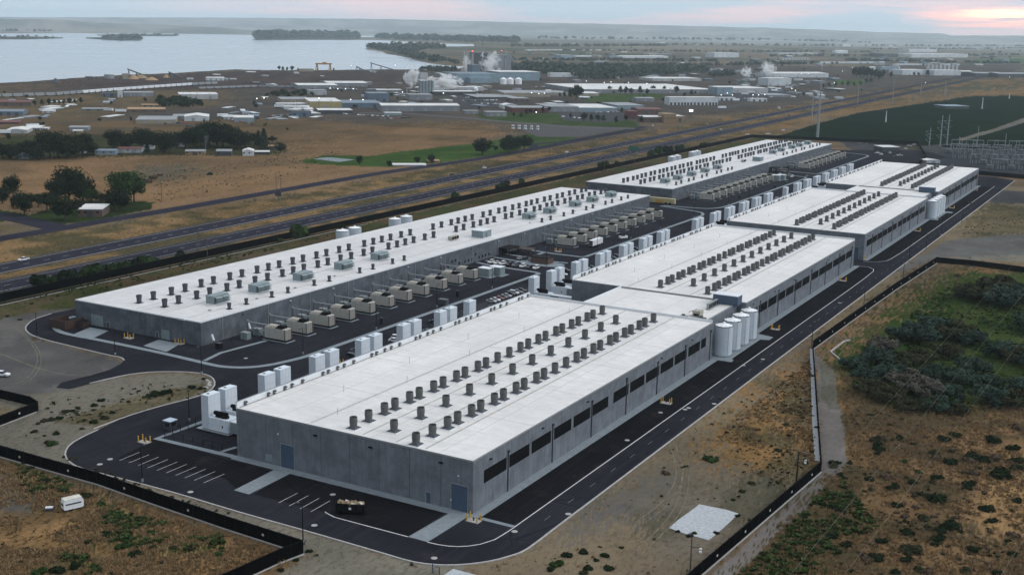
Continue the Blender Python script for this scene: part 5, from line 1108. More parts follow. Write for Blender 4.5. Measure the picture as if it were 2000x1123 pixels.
fence(P2([(1587, 683), (1660, 630), (1750, 566), (1830, 514)]), 'black screened fence above the dark thicket on the right', 3.4, True)
fence(P2([(1830, 514), (1900, 520), (2000, 533), (2120, 548)]), 'black fence stretch leading off the right edge above the thicket', 3.0, False, posts=False, tags=False)
fence(P2([(-120, 866), (0, 892), (80, 915), (190, 946), (300, 985), (440, 1033), (592, 1082)]), 'long black fence across the lower left beside the road', 3.3, True)
fence(P2([(592, 1082), (545, 1100), (480, 1130), (380, 1175)]), 'short black fence stretch turning back at the lower left corner', 3.3, True)
fence(P2([(-100, 828), (0, 832), (75, 803)]), 'black fence round the corner plot at the left edge', 3.0, True)
fence(P2([(75, 803), (60, 793), (0, 779), (-90, 760)]), 'black fence behind the corner plot at the left edge', 3.0, False)
fence([(-418, 120), (-418, 700), (-418, 1275)], 'long black screened fence between the highway and the long halls', 3.6, False, posts=False, tags=False)
fence([(-413.5, 300), (-413.5, 560)], 'low pale inner barrier beside the long rear fence', .7, True, posts=False, tags=False)
fence([(-418, 1275), (-330, 1296), (-251, 1322)], 'black fence closing the far end of the site before the dark field', 3.4, False, posts=False, tags=False)
fence([(-251, 1322), (-215, 1180), (-206, 1085), (-150, 1062), (-60, 1050)], 'black fence between the far hall and the substation', 3.6, False, posts=False, tags=False)
# light fence round the first air unit corner
kpost = None
def rail_fence(pts, label):
    pts = [Vector((p[0], p[1])) for p in pts]; o0 = pts[0]; T = empty('rail_fence', (o0.x, o0.y, .1), 0, label, 'fence')
    for a, b in zip(pts, pts[1:]):
        a_, b_ = a-o0, b-o0
        for z in (1.0, 2.2): MB().tube((*a_, z), (*b_, z), .045, M_BLACK, 5).obj('rail', T)
        n_ = max(1, int((b-a).length/3))
        for q in range(n_+1): p_ = a_+(b_-a_)*q/n_; MB().box(p_.x-.06, p_.x+.06, p_.y-.06, p_.y+.06, 0, 2.3, M_BLACK).obj('post', T)
rail_fence(P2([(434, 882), (322, 857), (397, 825)]), 'open black rail fence round the yard corner by the first air unit')
rail_fence([(-241, 247), (-241, 262)], 'short open black rail fence beyond the first pair of white towers')

# fire hydrants, posts and bits in front
for i, ((x, y), hh) in enumerate((((845, 1118), 2.2), ((858, 1123), 2.0))):
    p = G(x, y); tag(MB().tube((0, 0, 0), (0, 0, hh), .12, PB, 8).obj('marker_post', None, (p.x, p.y, 0)), f'blue marker post on the dirt below the road bend, {"left" if i == 0 else "right"} one', 'marker post', 'blue marker posts')
p = G(1917, 1112); T = empty('timber_frame', (p.x, p.y, 0), rad(-12), 'small open timber frame standing in the scrub at lower right', 'timber frame')
MB().box(-2.2, -2.0, -.1, .1, 0, 2.0, M_WOOD).obj('post', T); MB().box(1.9, 2.1, -.1, .1, 0, 2.0, M_WOOD).obj('post', T); MB().box(-2.2, 2.1, -.1, .1, 2.0, 2.2, M_WOOD).obj('beam', T)
# manhole covers and road symbols
m = MB()
for x, y in ((215, 897), (195, 907), (372, 961), (614, 1026), (650, 966), (1110, 1004), (1005, 1038), (1225, 860), (1290, 806), (1338, 800), (1345, 797), (1395, 789), (1452, 714), (1490, 702), (1640, 592), (955, 830), (848, 1090), (480, 700)):
    p = G(x, y); m.cyl(p.x, p.y, .105, .125, .75, n=12, mat=M_CURB)
tag(m.obj('manhole_covers'), kind='structure')
# power cables over the lower right
kw = pm('cable aluminium', (.20, .175, .14), .6)
for i, pts in enumerate(([(1380, 1185), (1500, 1074), (1727, 845), (1785, 785), (1960, 567), (2120, 360)], [(1490, 1200), (1575, 1105), (1807, 850), (2000, 592), (2140, 400)], [(1600, 1200), (1674, 1120), (1893, 840), (2000, 680), (2160, 440)], [(1920, 1190), (1963, 1117), (2000, 1054), (2100, 880)])):
    pp = [G(x, y, 16) for x, y in pts]; m = MB()
    pp = [Vector(q) for q in pp]
    a_, b_ = pp[0], pp[-1]; n_ = 24; prev = None
    # straight span in plan with the sag the wire shows
    for q in range(n_+1):
        t = q/n_; c_ = a_.lerp(b_, t); c_.z = 16+1.5*(2*t-1)**2
        if prev: m.tube(prev, c_, .02, kw, 4)
        prev = c_
    tag(m.obj('power_cable'), f'thin overhead cable crossing the lower right scrub, {ordw(i)} from the left', 'cable', 'overhead cables at lower right')
# ------------------------------------------------------------------ trees and shrubs
L_DARK = leafmat('dark tree leaves', (0.012, 0.019, 0.009)); L_MID = leafmat('green tree leaves', (0.022, 0.040, 0.013)); L_OLIVE = leafmat('grey olive leaves', (0.028, 0.045, 0.033), .55)
L_CON = leafmat('conifer needles', (0.014, 0.026, 0.016)); L_SAGE = leafmat('sage leaves', (0.030, 0.032, 0.017), .4); L_DRYB = leafmat('brown dry twigs', (0.075, 0.055, 0.038), .4); L_BRN = leafmat('grey brown twigs', (0.060, 0.055, 0.046), .4)
def leaves(m, clumps, n, leaf, mat, rr, up=.3):
    vs = []; fs = []; tone = []
    for i in range(n):
        cx, cy, cz, r, tn = clumps[rr.randrange(len(clumps))]
        while True:
            a, b, c = rr.uniform(-1, 1), rr.uniform(-1, 1), rr.uniform(-1, 1); l = math.sqrt(a*a+b*b+c*c)
            if .05 < l < 1: break
        q = r*(.55+.5*rr.random())/l*(.35+.65*l) if l < .6 else r*rr.uniform(.75, 1.1)/l
        p = Vector((cx+a*q, cy+b*q, cz+c*q*.85))
        nn = Vector((a+rr.uniform(-.7, .7), b+rr.uniform(-.7, .7), c+up+rr.uniform(-.7, .7))).normalized()
        t = nn.orthogonal().normalized(); t.rotate(Matrix.Rotation(rr.uniform(0, 6.28), 3, nn)); s = nn.cross(t); k_ = leaf*rr.uniform(.6, 1.4)
        o = len(vs); vs += [p-t*k_-s*k_*.5, p+t*k_*.2-s*k_*.8, p+t*k_+s*k_*.3, p-t*k_*.1+s*k_*.8]; fs.append((o, o+1, o+2, o+3)); tone.append(min(1, max(0, tn+rr.uniform(-.25, .25))))
    pre = len(m.f); m.add(vs, fs, mat); m.tone = [0.3]*pre+tone
def broad(name, mat, seed, w=.50, n=2600, leaf=.30, zc=.60, cl=15, trunk=True):
    rr = random.Random(seed); K = Kit(name); m = MB(); cs = []
    for i in range(cl):
        a = rr.uniform(0, 6.28); d = math.sqrt(rr.random())*w*7.0; z = 10*zc+rr.uniform(-1, 1)*3.0*(1-(d/(w*10))**2)
        cs.append((d*math.cos(a), d*math.sin(a), z, rr.uniform(1.3, 2.3)*w/.42, rr.random()*.8))
    cs.append((0, 0, 10*zc, 2.6*w/.42, .3)); cs.append((rr.uniform(-.7, .7), rr.uniform(-.7, .7), 8.4, 1.5, .6))
    leaves(m, cs, n, leaf, mat, rr); K.part('crown', m)
    t = MB(); t.tube((0, 0, -.1), (0.1, 0, 4.5), .38, M_BARK, 7, .22)
    for i in range(5):
        a = i*1.26+rr.random(); t.tube((0.05, 0, 2.2+i*.4), (math.cos(a)*w*5, math.sin(a)*w*5, 5.5+i*.4), .17, M_BARK, 5, .06)
    K.part('trunk', t); return K
def conifer(seed, mat=None, w=.24):
    rr = random.Random(seed); K = Kit('conifer_tree'); m = MB(); cs = []
    for i in range(26):
        z = 1.0+8.4*i/26; r = (1-(z/10.4))*w*10; a = i*2.4; cs.append((math.cos(a)*r*.6, math.sin(a)*r*.6, z, r*.55+.22, rr.random()*.7))
    leaves(m, cs, 900, .3, mat or L_CON, rr, 0); K.part('crown', m); t = MB(); t.tube((0, 0, -.1), (0, 0, 9), .3, M_BARK, 6, .05); K.part('trunk', t); return K
def bushkit(name, mat, seed, w=1.0, n=600, leaf=.16, flat=.7, cl=7):
    rr = random.Random(seed); m = MB(); cs = [(rr.uniform(-.55, .55)*w, rr.uniform(-.55, .55)*w, rr.uniform(.25, .6)*flat, rr.uniform(.28, .5), rr.random()*.8) for _ in range(cl)]
    leaves(m, cs, n, leaf, mat, rr, .5); K = Kit(name); K.part('foliage', m); return K
def bigbush(seed, mat, n=2600, leaf=.055):
    rr = random.Random(seed); m = MB(); cs = []
    for i in range(30):
        a = rr.uniform(0, 6.28); d = math.sqrt(rr.random())*.75; z = .32+.42*rr.random()*(1-d*d*.8)
        cs.append((d*math.cos(a), d*math.sin(a), z, rr.uniform(.13, .26), rr.random()*.9))
    leaves(m, cs, n, leaf, mat, rr, .6); K = Kit('olive_thicket_bush'); K.part('foliage', m)
    t = MB()
    for i in range(7): a = i*.9; t.tube((0, 0, 0), (math.cos(a)*.4, math.sin(a)*.4, .5), .025, M_BARK, 5, .01)
    K.part('stem', t); return K
TBR = [broad('broadleaf_tree', L_DARK, 1), broad('broadleaf_tree', L_DARK, 2, .44), broad('broadleaf_tree', L_MID, 3, .48), broad('broadleaf_tree', L_DARK, 4, .54, zc=.52)]
TSM = [broad('small_tree', L_DARK, 11, .42, 500, .5, .55, 9), broad('small_tree', L_MID, 12, .38, 500, .5, .55, 9), broad('small_tree', L_DARK, 13, .30, 500, .5, .52, 9)]
TCO = [conifer(5), conifer(6, w=.3)]
def put_tree(K, x, y, hpx, label, group, cat='tree', ws=1.0, name=None):
    p = G(x, y); h = hpx*math.sqrt(p.x**2+p.y**2+CAM_H**2)/FPX; s = h/10
    return K.put((p.x, p.y, 0), R.uniform(0, 6.28), label, cat, group, (s*ws, s*ws, s), name)
near_t = [(12, 392, 30, 3, 1.1), (26, 384, 38, 0, .9), (5, 398, 26, 0, 1.2), (48, 420, 42, 0, 1.1), (34, 408, 25, 1, 1.1), (75, 405, 26, 1, 1.2), (92, 414, 38, 1, 1.1), (128, 430, 46, 3, 1.1), (112, 398, 44, 0, 1.0), (135, 392, 62, 0, 1.0), (163, 396, 56, 3, .95), (180, 402, 32, 2, 1.1), (248, 402, 66, 2, 1.0), (228, 412, 48, 3, 1.2), (262, 396, 52, 2, .9), (212, 405, 30, 1, 1.2)]
for i, (x, y, h, k_, ws) in enumerate(sorted(near_t)): put_tree(TBR[k_], x, y, h, f'{"green" if k_ == 2 else "dark"} broad tree, {ordw(i)} from the left round the low white-roofed house', 'trees round the low house', ws=ws)
belt = [(6, 309, 26, 0), (22, 312, 30, 3), (40, 308, 28, 1), (60, 311, 34, 0), (76, 313, 30, 3), (98, 309, 50, 0), (115, 308, 38, 3), (131, 310, 44, 3), (148, 309, 34, 1), (162, 304, 40, 0), (178, 303, 24, 3), (225, 294, 38, 0), (243, 292, 22, 3), (254, 293, 32, 1), (277, 291, 38, 0), (300, 290, 32, 3), (322, 301, 42, 0), (332, 297, 30, 1), (346, 287, 28, 3), (362, 290, 32, 0), (379, 291, 42, 0), (392, 286, 36, 3), (408, 284, 44, 0), (424, 286, 48, 3), (436, 288, 44, 0), (452, 291, 40, 0), (466, 293, 40, 3), (480, 289, 30, 3), (498, 284, 24, 1), (548, 298, 20, 3), (532, 281, 16, 1)]
for i, (x, y, h, k_) in enumerate(belt): put_tree(TBR[k_], x, y, h, f'dark broad tree, {ordw(i)} from the left in the house tree belt', 'tree belt round the houses', ws=1.15)
for i, (x, y, h) in enumerate(((505, 288, 34), (516, 292, 42), (288, 300, 24), (318, 296, 30))): put_tree(TCO[i % 2], x, y, h, f'pointed dark conifer, {ordw(i)} placed near the right end of the house tree belt', 'conifers in the tree belt')
rr = random.Random(3); KB_ = Kit('bare_tree'); m = MB(); m.tube((0, 0, 0), (0, 0, 4), .3, M_SIDEWALK, 6, .2)
for i in range(26):
    a = i*2.4; z = 3+rr.random()*4; m.tube((0, 0, z), (math.cos(a)*2.4, math.sin(a)*2.4, z+2.8), .11, M_SIDEWALK, 4, .02)
KB_.part('bare_branches', m); put_tree(KB_, 402, 290, 34, 'pale leafless tree among the dark house tree belt', None)
park = [(942, 303, 34, 3, 1.2), (996, 299, 36, 3, 1.15), (1010, 294, 26, 0, 1.1), (1024, 291, 28, 3, 1.1), (702, 322, 17, 0, .9), (760, 326, 12, 0, 1), (815, 320, 14, 0, 1), (843, 320, 18, 0, .9), (968, 295, 10, 0, 1)]
for i, (x, y, h, k_, ws) in enumerate(sorted(park)): put_tree(TBR[k_], x, y, h, f'dark round tree, {ordw(i)} from the left on the sprinkled green park', 'park trees', ws=ws)
smalls = [(68, 208, 11), (83, 207, 12), (96, 207, 14), (107, 205, 11), (116, 205, 9), (125, 205, 11), (135, 205, 13), (147, 204, 11), (158, 203, 12), (18, 275, 14), (70, 258, 6), (256, 238, 10), (545, 138, 9), (553, 140, 10), (561, 140, 9), (570, 140, 11), (583, 139, 6), (652, 139, 6), (188, 154, 4), (850, 137, 5), (862, 137, 4),
          (1004, 229, 9), (1017, 231, 12), (1028, 226, 14), (1036, 224, 12), (1047, 224, 12), (1060, 222, 14), (1072, 219, 11), (1104, 218, 8), (1111, 216, 10), (1140, 238, 18), (1155, 238, 16), (1114, 231, 10), (1168, 239, 15), (1179, 239, 15), (1203, 242, 15), (1222, 237, 12), (1215, 222, 12), (1252, 240, 14), (1189, 182, 14), (1212, 184, 16), (1222, 185, 16), (1233, 186, 14), (1250, 185, 17), (1264, 186, 13), (1276, 181, 14), (1298, 182, 14), (1310, 182, 10), (1322, 184, 16), (1350, 188, 13), (1102, 192, 13), (1113, 192, 14), (1094, 191, 10),
          (1608, 173, 8), (1620, 171, 9), (1632, 170, 10), (1645, 168, 9), (1655, 170, 11), (1668, 170, 10), (1680, 170, 11), (1692, 164, 10), (1700, 163, 11), (1785, 149, 8), (1794, 149, 7), (1812, 150, 13), (1754, 146, 10), (1760, 146, 8)]
for i, (x, y, h) in enumerate(smalls):
    wh = 'near the rail yard at the left' if x < 300 else 'along the lake shore' if x < 900 else 'on the lawns round the office buildings' if y > 210 else 'on the grass before the big warehouse' if x < 1400 else 'beside the road to the far works'
    sub = [q for q in smalls if ('near' if q[0] < 300 else 'shore' if q[0] < 900 else 'lawn' if q[1] > 210 else 'grass' if q[0] < 1400 else 'road') == ('near' if x < 300 else 'shore' if x < 900 else 'lawn' if y > 210 else 'grass' if x < 1400 else 'road')]
    k_ = sorted(sub).index((x, y, h)); put_tree(TSM[i % 3], x, y, h, f'small dark tree, {ordw(k_)} from the left {wh}', 'small trees in the town')
put_tree(TBR[1], 1125, 197, 32, 'tall ragged tree standing alone among the beige warehouses', None, ws=1.0)
pop = [(1667, 152, 18), (1673, 152, 20), (1680, 153, 21), (1687, 153, 22), (1694, 153, 21), (1701, 154, 20), (1709, 155, 19), (1716, 157, 18), (1723, 154, 17), (1740, 152, 12)]
for i, (x, y, h) in enumerate(pop): put_tree(TSM[2], x, y, h, f'tall dark poplar, {ordw(i)} from the left in the grove by the far works', 'poplars by the far works')
# far woods that read as one mass
def wood(poly, n, h, label, z0=0, spread=1.0, mat=None):
    P = P2(poly); xs = [p[0] for p in P]; ys = [p[1] for p in P]; rr = random.Random(n); m = MB(); cs = []
    PX = np.array(P); pts = []
    while len(pts) < n:
        x, y = rr.uniform(min(xs), max(xs)), rr.uniform(min(ys), max(ys))
        if pip(np.array([x]), np.array([y]), P)[0]: pts.append((x, y))
    for x, y in pts:
        r = h*rr.uniform(.45, .8)*spread; cs.append((x, y, r*.7+z0, r, rr.random()*.8))
    vs = []; fs = []; tone = []
    for (x, y, z, r, t) in cs:
        for q in range(26):
            a = rr.uniform(0, 6.28); e = math.asin(rr.uniform(-.2, 1)); d = Vector((math.cos(a)*math.cos(e), math.sin(a)*math.cos(e), math.sin(e)))
            p = Vector((x, y, z))+d*r*rr.uniform(.8, 1.15); t_ = d.orthogonal().normalized(); t_.rotate(Matrix.Rotation(rr.uniform(0, 6.28), 3, d)); s = d.cross(t_); k_ = r*.4*rr.uniform(.6, 1.3)
            o = len(vs); vs += [p-t_*k_-s*k_*.6, p+t_*k_*.4-s*k_*.8, p+t_*k_+s*k_*.5, p-t_*k_*.2+s*k_]; fs.append((o, o+1, o+2, o+3)); tone.append(t)
    m.add(vs, fs, mat or L_DARK); m.tone = tone; o = m.obj('far_wood'); return tag(o, label, 'wood', None, 'stuff')
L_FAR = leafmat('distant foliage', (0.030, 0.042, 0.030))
wood([(716, 96.5), (745, 94), (790, 93), (840, 93), (870, 97), (800, 103), (770, 104), (745, 101)], 90, 22, 'dark trees along the tip of the lake peninsula', mat=L_FAR)
wood([(770, 103), (800, 101), (815, 112), (900, 126), (905, 129), (860, 124), (808, 116), (780, 109)], 60, 16, 'dark trees along the near edge of the peninsula', mat=L_FAR)
wood([(500, 77), (560, 76), (640, 76), (705, 76.5), (700, 74), (640, 72), (560, 72), (502, 73)], 170, 42, 'wooded island across the lake', mat=L_FAR)
wood([(735, 77), (800, 80), (900, 84), (1010, 86), (1010, 82), (900, 79), (800, 76), (740, 75)], 220, 34, 'long dark wood on the far shore behind the peninsula', mat=L_FAR)
wood([(1000, 133), (1030, 128), (1150, 132), (1380, 136), (1380, 144), (1300, 148), (1200, 157), (1130, 158), (1110, 150), (1000, 142)], 420, 13, 'flat dark green woodland behind the big warehouse', mat=L_FAR)
wood([(1385, 150), (1400, 144), (1425, 143), (1440, 150), (1400, 152)], 40, 10, 'small dark grove left of the steaming works', mat=L_FAR)
wood([(1040, 77), (1200, 79), (1500, 80), (1700, 86), (1700, 84), (1500, 78), (1200, 76.5), (1040, 75)], 140, 24, 'thin line of far trees across the plain', mat=L_FAR)
wood([(305, 199), (330, 196), (395, 201), (394, 211), (330, 212), (305, 207)], 60, 7, 'dark scrubby grove beside the pipe yard', mat=L_DARK)
wood([(820, 136), (880, 136), (892, 138), (890, 141), (820, 140)], 40, 9, 'dark shore trees left of the mill', mat=L_FAR)
wood([(520, 183), (600, 178), (640, 184), (560, 192), (520, 190)], 50, 5, 'dark brush beside the yellow warehouse', mat=L_DARK)
# islands
for i, (pts, lb) in enumerate((([(-60, 74.5), (0, 74), (60, 73.6), (123, 75.6), (60, 77.5), (0, 77.5), (-60, 78)], 'left'), ([(168, 75.8), (200, 75), (250, 74.4), (280, 75.5), (274, 80), (240, 80), (200, 78)], 'middle'), ([(190, 70), (260, 68.6), (350, 69.6), (340, 71.4), (260, 71.2)], 'farther'))):
    m = MB(); m.prism(P2(pts), .1, 5, pm('island scrub', (.05, .055, .04), .9, .3, .02)); tag(m.obj('island'), kind='structure')
    wood(pts, 40, 9 if i != 1 else 16, f'low trees on the {lb} small island in the lake', 5, mat=L_FAR)
m = MB(); m.prism(P2([(500, 79), (497, 75), (510, 71), (560, 70), (640, 70), (705, 74), (706, 78), (640, 78.6), (560, 79)]), .1, 2.5, pm('island scrub', (.05, .055, .04))); tag(m.obj('island'), kind='structure')

# the thicket at the right: big grey-green bushes, each its own
BB = [bigbush(31, L_OLIVE), bigbush(32, L_OLIVE), bigbush(33, L_SAGE), bigbush(34, L_BRN), bigbush(35, L_MID)]
thick = [(1668, 712, 42, 1), (1690, 735, 46, 0), (1715, 705, 60, 0), (1700, 762, 52, 2), (1740, 735, 56, 1), (1735, 775, 50, 2), (1772, 755, 66, 3), (1800, 765, 60, 3), (1762, 708, 50, 2), (1722, 680, 50, 3), (1800, 700, 46, 2), (1828, 730, 44, 0), (1850, 770, 50, 1), (1835, 795, 50, 0), (1872, 745, 56, 1), (1900, 720, 54, 0), (1925, 745, 40, 1), (1795, 660, 64, 0), (1830, 645, 60, 1), (1865, 655, 62, 2), (1895, 665, 50, 0), (1850, 690, 46, 2), (1958, 690, 54, 1), (1990, 700, 50, 2), (1935, 780, 60, 1), (1975, 785, 54, 2), (1990, 760, 50, 1), (1925, 580, 70, 2), (1960, 590, 66, 1), (1895, 575, 50, 2), (1990, 580, 60, 0), (1950, 560, 50, 2), (1760, 655, 44, 1), (1868, 800, 36, 2), (1775, 795, 40, 2), (2015, 640, 60, 1), (2030, 720, 60, 0), (1815, 790, 44, 2)]
cn_ = {0: 'grey-green', 1: 'grey-green', 2: 'dull olive', 3: 'grey-brown', 4: 'dark green'}
for i, (x, y, wpx, k_) in enumerate(sorted(thick)):
    p = G(x, y+8); s = wpx*.74*math.sqrt(p.x**2+p.y**2+CAM_H**2)/FPX
    BB[k_].put((p.x, p.y, -.1), R.uniform(0, 6), f'large {cn_[k_]} bush, {ordw(i)} from the left in the thicket past the right fence', 'bush', 'thicket bushes', (s, s, s*.95))
# loose dark shrubs in the scrub
SH = [bushkit('shrub', L_DARK, 41), bushkit('shrub', L_SAGE, 42), bushkit('shrub', L_DRYB, 43), bushkit('shrub', L_MID, 44)]
shr = [(1900, 898, 34, 0), (1922, 902, 26, 0), (1860, 905, 26, 0), (1890, 948, 26, 0), (1955, 932, 42, 0), (1868, 853, 22, 0), (1940, 862, 30, 0), (1975, 878, 26, 0), (1835, 978, 34, 0), (1815, 970, 22, 1), (1862, 1028, 34, 0), (1830, 1055, 28, 0), (1715, 1092, 30, 0), (1690, 1090, 24, 2), (1780, 1075, 40, 1), (1812, 1032, 20, 1), (1648, 990, 20, 1), (1735, 955, 12, 2), (1765, 985, 14, 2), (1788, 992, 14, 2), (1752, 1002, 12, 2), (1825, 1010, 14, 2), (1660, 905, 12, 0), (1768, 903, 14, 3), (1795, 922, 14, 3), (1770, 935, 14, 1), (1908, 1003, 10, 2), (1980, 1084, 18, 0), (1700, 812, 14, 0), (1715, 808, 10, 0), (1650, 935, 14, 0), (1640, 928, 14, 0), (1605, 985, 16, 0), (1622, 968, 14, 0), (1570, 1010, 16, 0), (1545, 1030, 16, 0), (1590, 1040, 18, 3), (1560, 1062, 18, 3), (1520, 1070, 14, 0), (1630, 1010, 18, 3), (1600, 1060, 16, 0),
       (1388, 898, 26, 3), (1300, 925, 18, 2), (1468, 945, 16, 1), (1450, 960, 14, 1), (1432, 976, 10, 0), (1356, 1042, 12, 1), (1345, 1047, 14, 0), (1400, 1042, 12, 0), (1440, 1008, 12, 0), (1325, 1038, 10, 0), (1105, 1085, 22, 0), (1140, 1080, 20, 0), (1180, 1085, 18, 0), (1090, 1105, 26, 3), (1150, 1110, 20, 0), (1165, 1095, 12, 0), (1190, 1112, 20, 0), (1215, 1070, 10, 0), (1172, 1068, 9, 2), (1075, 1112, 16, 0), (1140, 1120, 18, 1), (1520, 880, 16, 1), (1535, 830, 14, 1), (1480, 840, 12, 2), (1545, 800, 12, 1), (1585, 735, 12, 2), (1595, 835, 12, 1), (1405, 780, 10, 3), (1560, 795, 10, 3), (1890, 520, 10, 1), (1870, 540, 12, 1), (1892, 398, 12, 1),
       (60, 915, 14, 1), (52, 905, 14, 0), (90, 940, 18, 0), (125, 960, 18, 3), (170, 970, 20, 0), (200, 985, 18, 3), (230, 1010, 20, 3), (275, 1015, 18, 0), (210, 1045, 20, 0), (240, 1070, 24, 3), (260, 1085, 24, 0), (170, 1060, 16, 0), (115, 1045, 14, 1), (152, 1032, 12, 3), (300, 1040, 18, 3), (340, 1070, 14, 1), (410, 1050, 14, 1), (425, 1085, 18, 3), (110, 1115, 28, 0), (150, 1105, 26, 0), (190, 1110, 24, 3), (80, 1120, 26, 3), (315, 1098, 12, 0), (270, 1105, 10, 0), (60, 1075, 12, 2), (270, 1030, 14, 0),
       (185, 792, 14, 0), (200, 783, 14, 0), (305, 772, 22, 0), (322, 768, 22, 0), (290, 775, 14, 0), (375, 757, 16, 0), (390, 760, 12, 0), (400, 741, 10, 0), (130, 805, 14, 0), (142, 803, 12, 0), (152, 797, 10, 0), (88, 823, 16, 1), (102, 820, 16, 1), (118, 818, 14, 0), (185, 825, 16, 0), (165, 822, 12, 1), (220, 807, 12, 0), (205, 817, 18, 1), (252, 785, 10, 1), (75, 828, 10, 1), (110, 848, 14, 0), (95, 865, 16, 1), (70, 843, 12, 1), (160, 838, 10, 1), (38, 625, 8, 0), (15, 618, 8, 0), (100, 868, 20, 3), (140, 898, 16, 1), (195, 935, 16, 1), (230, 943, 14, 1), (245, 948, 16, 0), (290, 960, 18, 1), (335, 972, 12, 1), (362, 985, 12, 0), (602, 1077, 14, 0), (580, 1094, 12, 0), (548, 1113, 14, 0)]
rs_ = random.Random(55)
while len(shr) < 250:
    x, y = rs_.uniform(1610, 2000), rs_.uniform(830, 1120)
    if x*.5+y < 1680 or (x < 1760 and rs_.random() < .5): continue
    if fbm(np.array([x/60.]), np.array([y/25.]), 5)[0] < .44: continue
    shr.append((round(x, 1), round(y, 1), rs_.choice([8, 10, 12, 15, 19, 24]), rs_.choice([0, 0, 1, 2, 2, 0])))
def _reg(x, y): return 'on the scrub past the right fence' if x > 1500 and x*.5+y > 1650 else 'on the verge inside the right fence' if x > 1000 else 'in the rough grass at lower left' if y > 900 and not (x > 130 and y < 990) else 'on the gravel island at left'
REGX = {}
for x, y, a_, b_ in shr: REGX.setdefault(_reg(x, y), []).append((x, y))
for v__ in REGX.values(): v__.sort()
def REGN(reg, x, y=0): return ordw(min(198, REGX[reg].index((x, y))))
for i, (x, y, wpx, k_) in enumerate(shr):
    p = G(x, y); s = wpx*.62*math.sqrt(p.x**2+p.y**2+CAM_H**2)/FPX; k__ = k_
    reg = _reg(x, y)
    key = ['dark green', 'sage-coloured', 'brown', 'green'][k_]
    SH[k__].put((p.x, p.y, -.05), R.uniform(0, 6), f'{key} shrub {reg}, {REGN(reg, x, y)} from the left', 'shrub', 'loose shrubs', (s, s*.85, s*.75))
hedge = [(75, 556, 22), (83, 552, 16), (108, 551, 14), (130, 549, 24), (156, 546, 12), (180, 540, 24), (195, 537, 20), (212, 533, 20), (238, 529, 20), (262, 524, 20), (287, 520, 22), (308, 515, 12), (352, 504, 14), (578, 462, 26), (545, 474, 10), (668, 446, 10), (742, 426, 10), (975, 372, 14), (985, 366, 14), (886, 388, 14), (1178, 328, 14), (1205, 322, 8), (1275, 305, 12), (1290, 300, 14), (1302, 298, 14), (1325, 296, 14), (1371, 288, 10), (1382, 287, 8), (1021, 358, 10)]
for i, (x, y, wpx) in enumerate(hedge):
    p = G(x, y); s = wpx*.85*math.sqrt(p.x**2+p.y**2+CAM_H**2)/FPX
    SH[3 if i % 3 else 0].put((p.x, p.y, -.05), R.uniform(0, 6), f'roadside bush, {ordw(i)} from the left beside the long rear fence', 'bush', 'roadside bushes', (s, s, s*1.5), 'roadside_bush')
for i, (x, y, w_) in enumerate(((410, 342, 14), (288, 358, 22), (300, 350, 20), (278, 366, 18), (312, 344, 12))):
    p = G(x, y); s = w_*.5*math.sqrt(p.x**2+p.y**2+CAM_H**2)/FPX; SH[2 if i else 0].put((p.x, p.y, -.05), i, f'loose brown bush in the tan field, {ordw(i)} of five', 'bush', None, (s, s, s*.9), 'field_bush')
# small tufts nobody could count
PAD = P2([(1300, 1031), (1366, 980), (1450, 1003), (1384, 1062)])
def tufts(name, label, regions, mat, size, seed, cat='ground cover', blade=False):
    rr = random.Random(seed); vs = []; fs = []; tone = []
    for poly, n in regions:
        P = P2(poly); xs = np.array([rr.uniform(min(p[0] for p in P), max(p[0] for p in P)) for _ in range(n*3)]); ys = np.array([rr.uniform(min(p[1] for p in P), max(p[1] for p in P)) for _ in range(n*3)])
        ok = pip(xs, ys, P) & (fbm(xs/11, ys/11, seed) > (.40 if blade else .46)) & ~pip(xs, ys, PAD); idx = np.nonzero(ok)[0][:n]
        for q in idx:
            x, y = xs[q], ys[q]; s = size*rr.uniform(.45, 1.5); tn = rr.random()
            if blade:
                for _ in range(9):
                    a = rr.uniform(0, 6.28); d = rr.random()*s; bx_, by_ = x+d*math.cos(a), y+d*math.sin(a); w_ = .09*s/.4; h_ = s*rr.uniform(.6, 1.3); l_ = rr.uniform(-.5, .5)*h_
                    ca, sa = math.cos(a)*w_, math.sin(a)*w_; o = len(vs); vs += [(bx_-ca, by_-sa, 0), (bx_+ca, by_+sa, 0), (bx_+ca*.5+l_, by_+sa*.5+l_*.4, h_), (bx_-ca*.5+l_, by_-sa*.5+l_*.4, h_)]; fs.append((o, o+1, o+2, o+3)); tone.append(min(1, max(0, tn+rr.uniform(-.3, .3))))
                continue
            for _ in range(7):
                a = rr.uniform(0, 6.28); d = rr.random()*s*.7; c_ = Vector((x+d*math.cos(a), y+d*math.sin(a), s*.3*rr.random()))
                u_ = Vector((math.cos(a+1.57), math.sin(a+1.57), rr.uniform(-.2, .2)))*s*.5; v_ = Vector((math.cos(a)*.5, math.sin(a)*.5, .8))*s*.55
                o = len(vs); vs += [c_-u_, c_+u_, c_+u_*.6+v_, c_-u_*.6+v_]; fs.append((o, o+1, o+2, o+3)); tone.append(min(1, max(0, tn+rr.uniform(-.2, .2))))
    if not vs: return
    m = MB(); m.add(vs, fs, mat); m.tone = tone; return tag(m.obj(name), label, cat, None, 'stuff')
RS = [(1610, 925), (1660, 900), (1640, 720), (1700, 800), (2000, 790), (2200, 900), (2100, 1200), (1420, 1160)]
LS = [(-60, 905), (0, 900), (300, 1000), (575, 1088), (490, 1125), (400, 1200), (-100, 1200)]
IS = [(0, 800), (130, 780), (340, 735), (410, 745), (410, 765), (190, 832), (140, 862), (120, 890), (0, 860)]
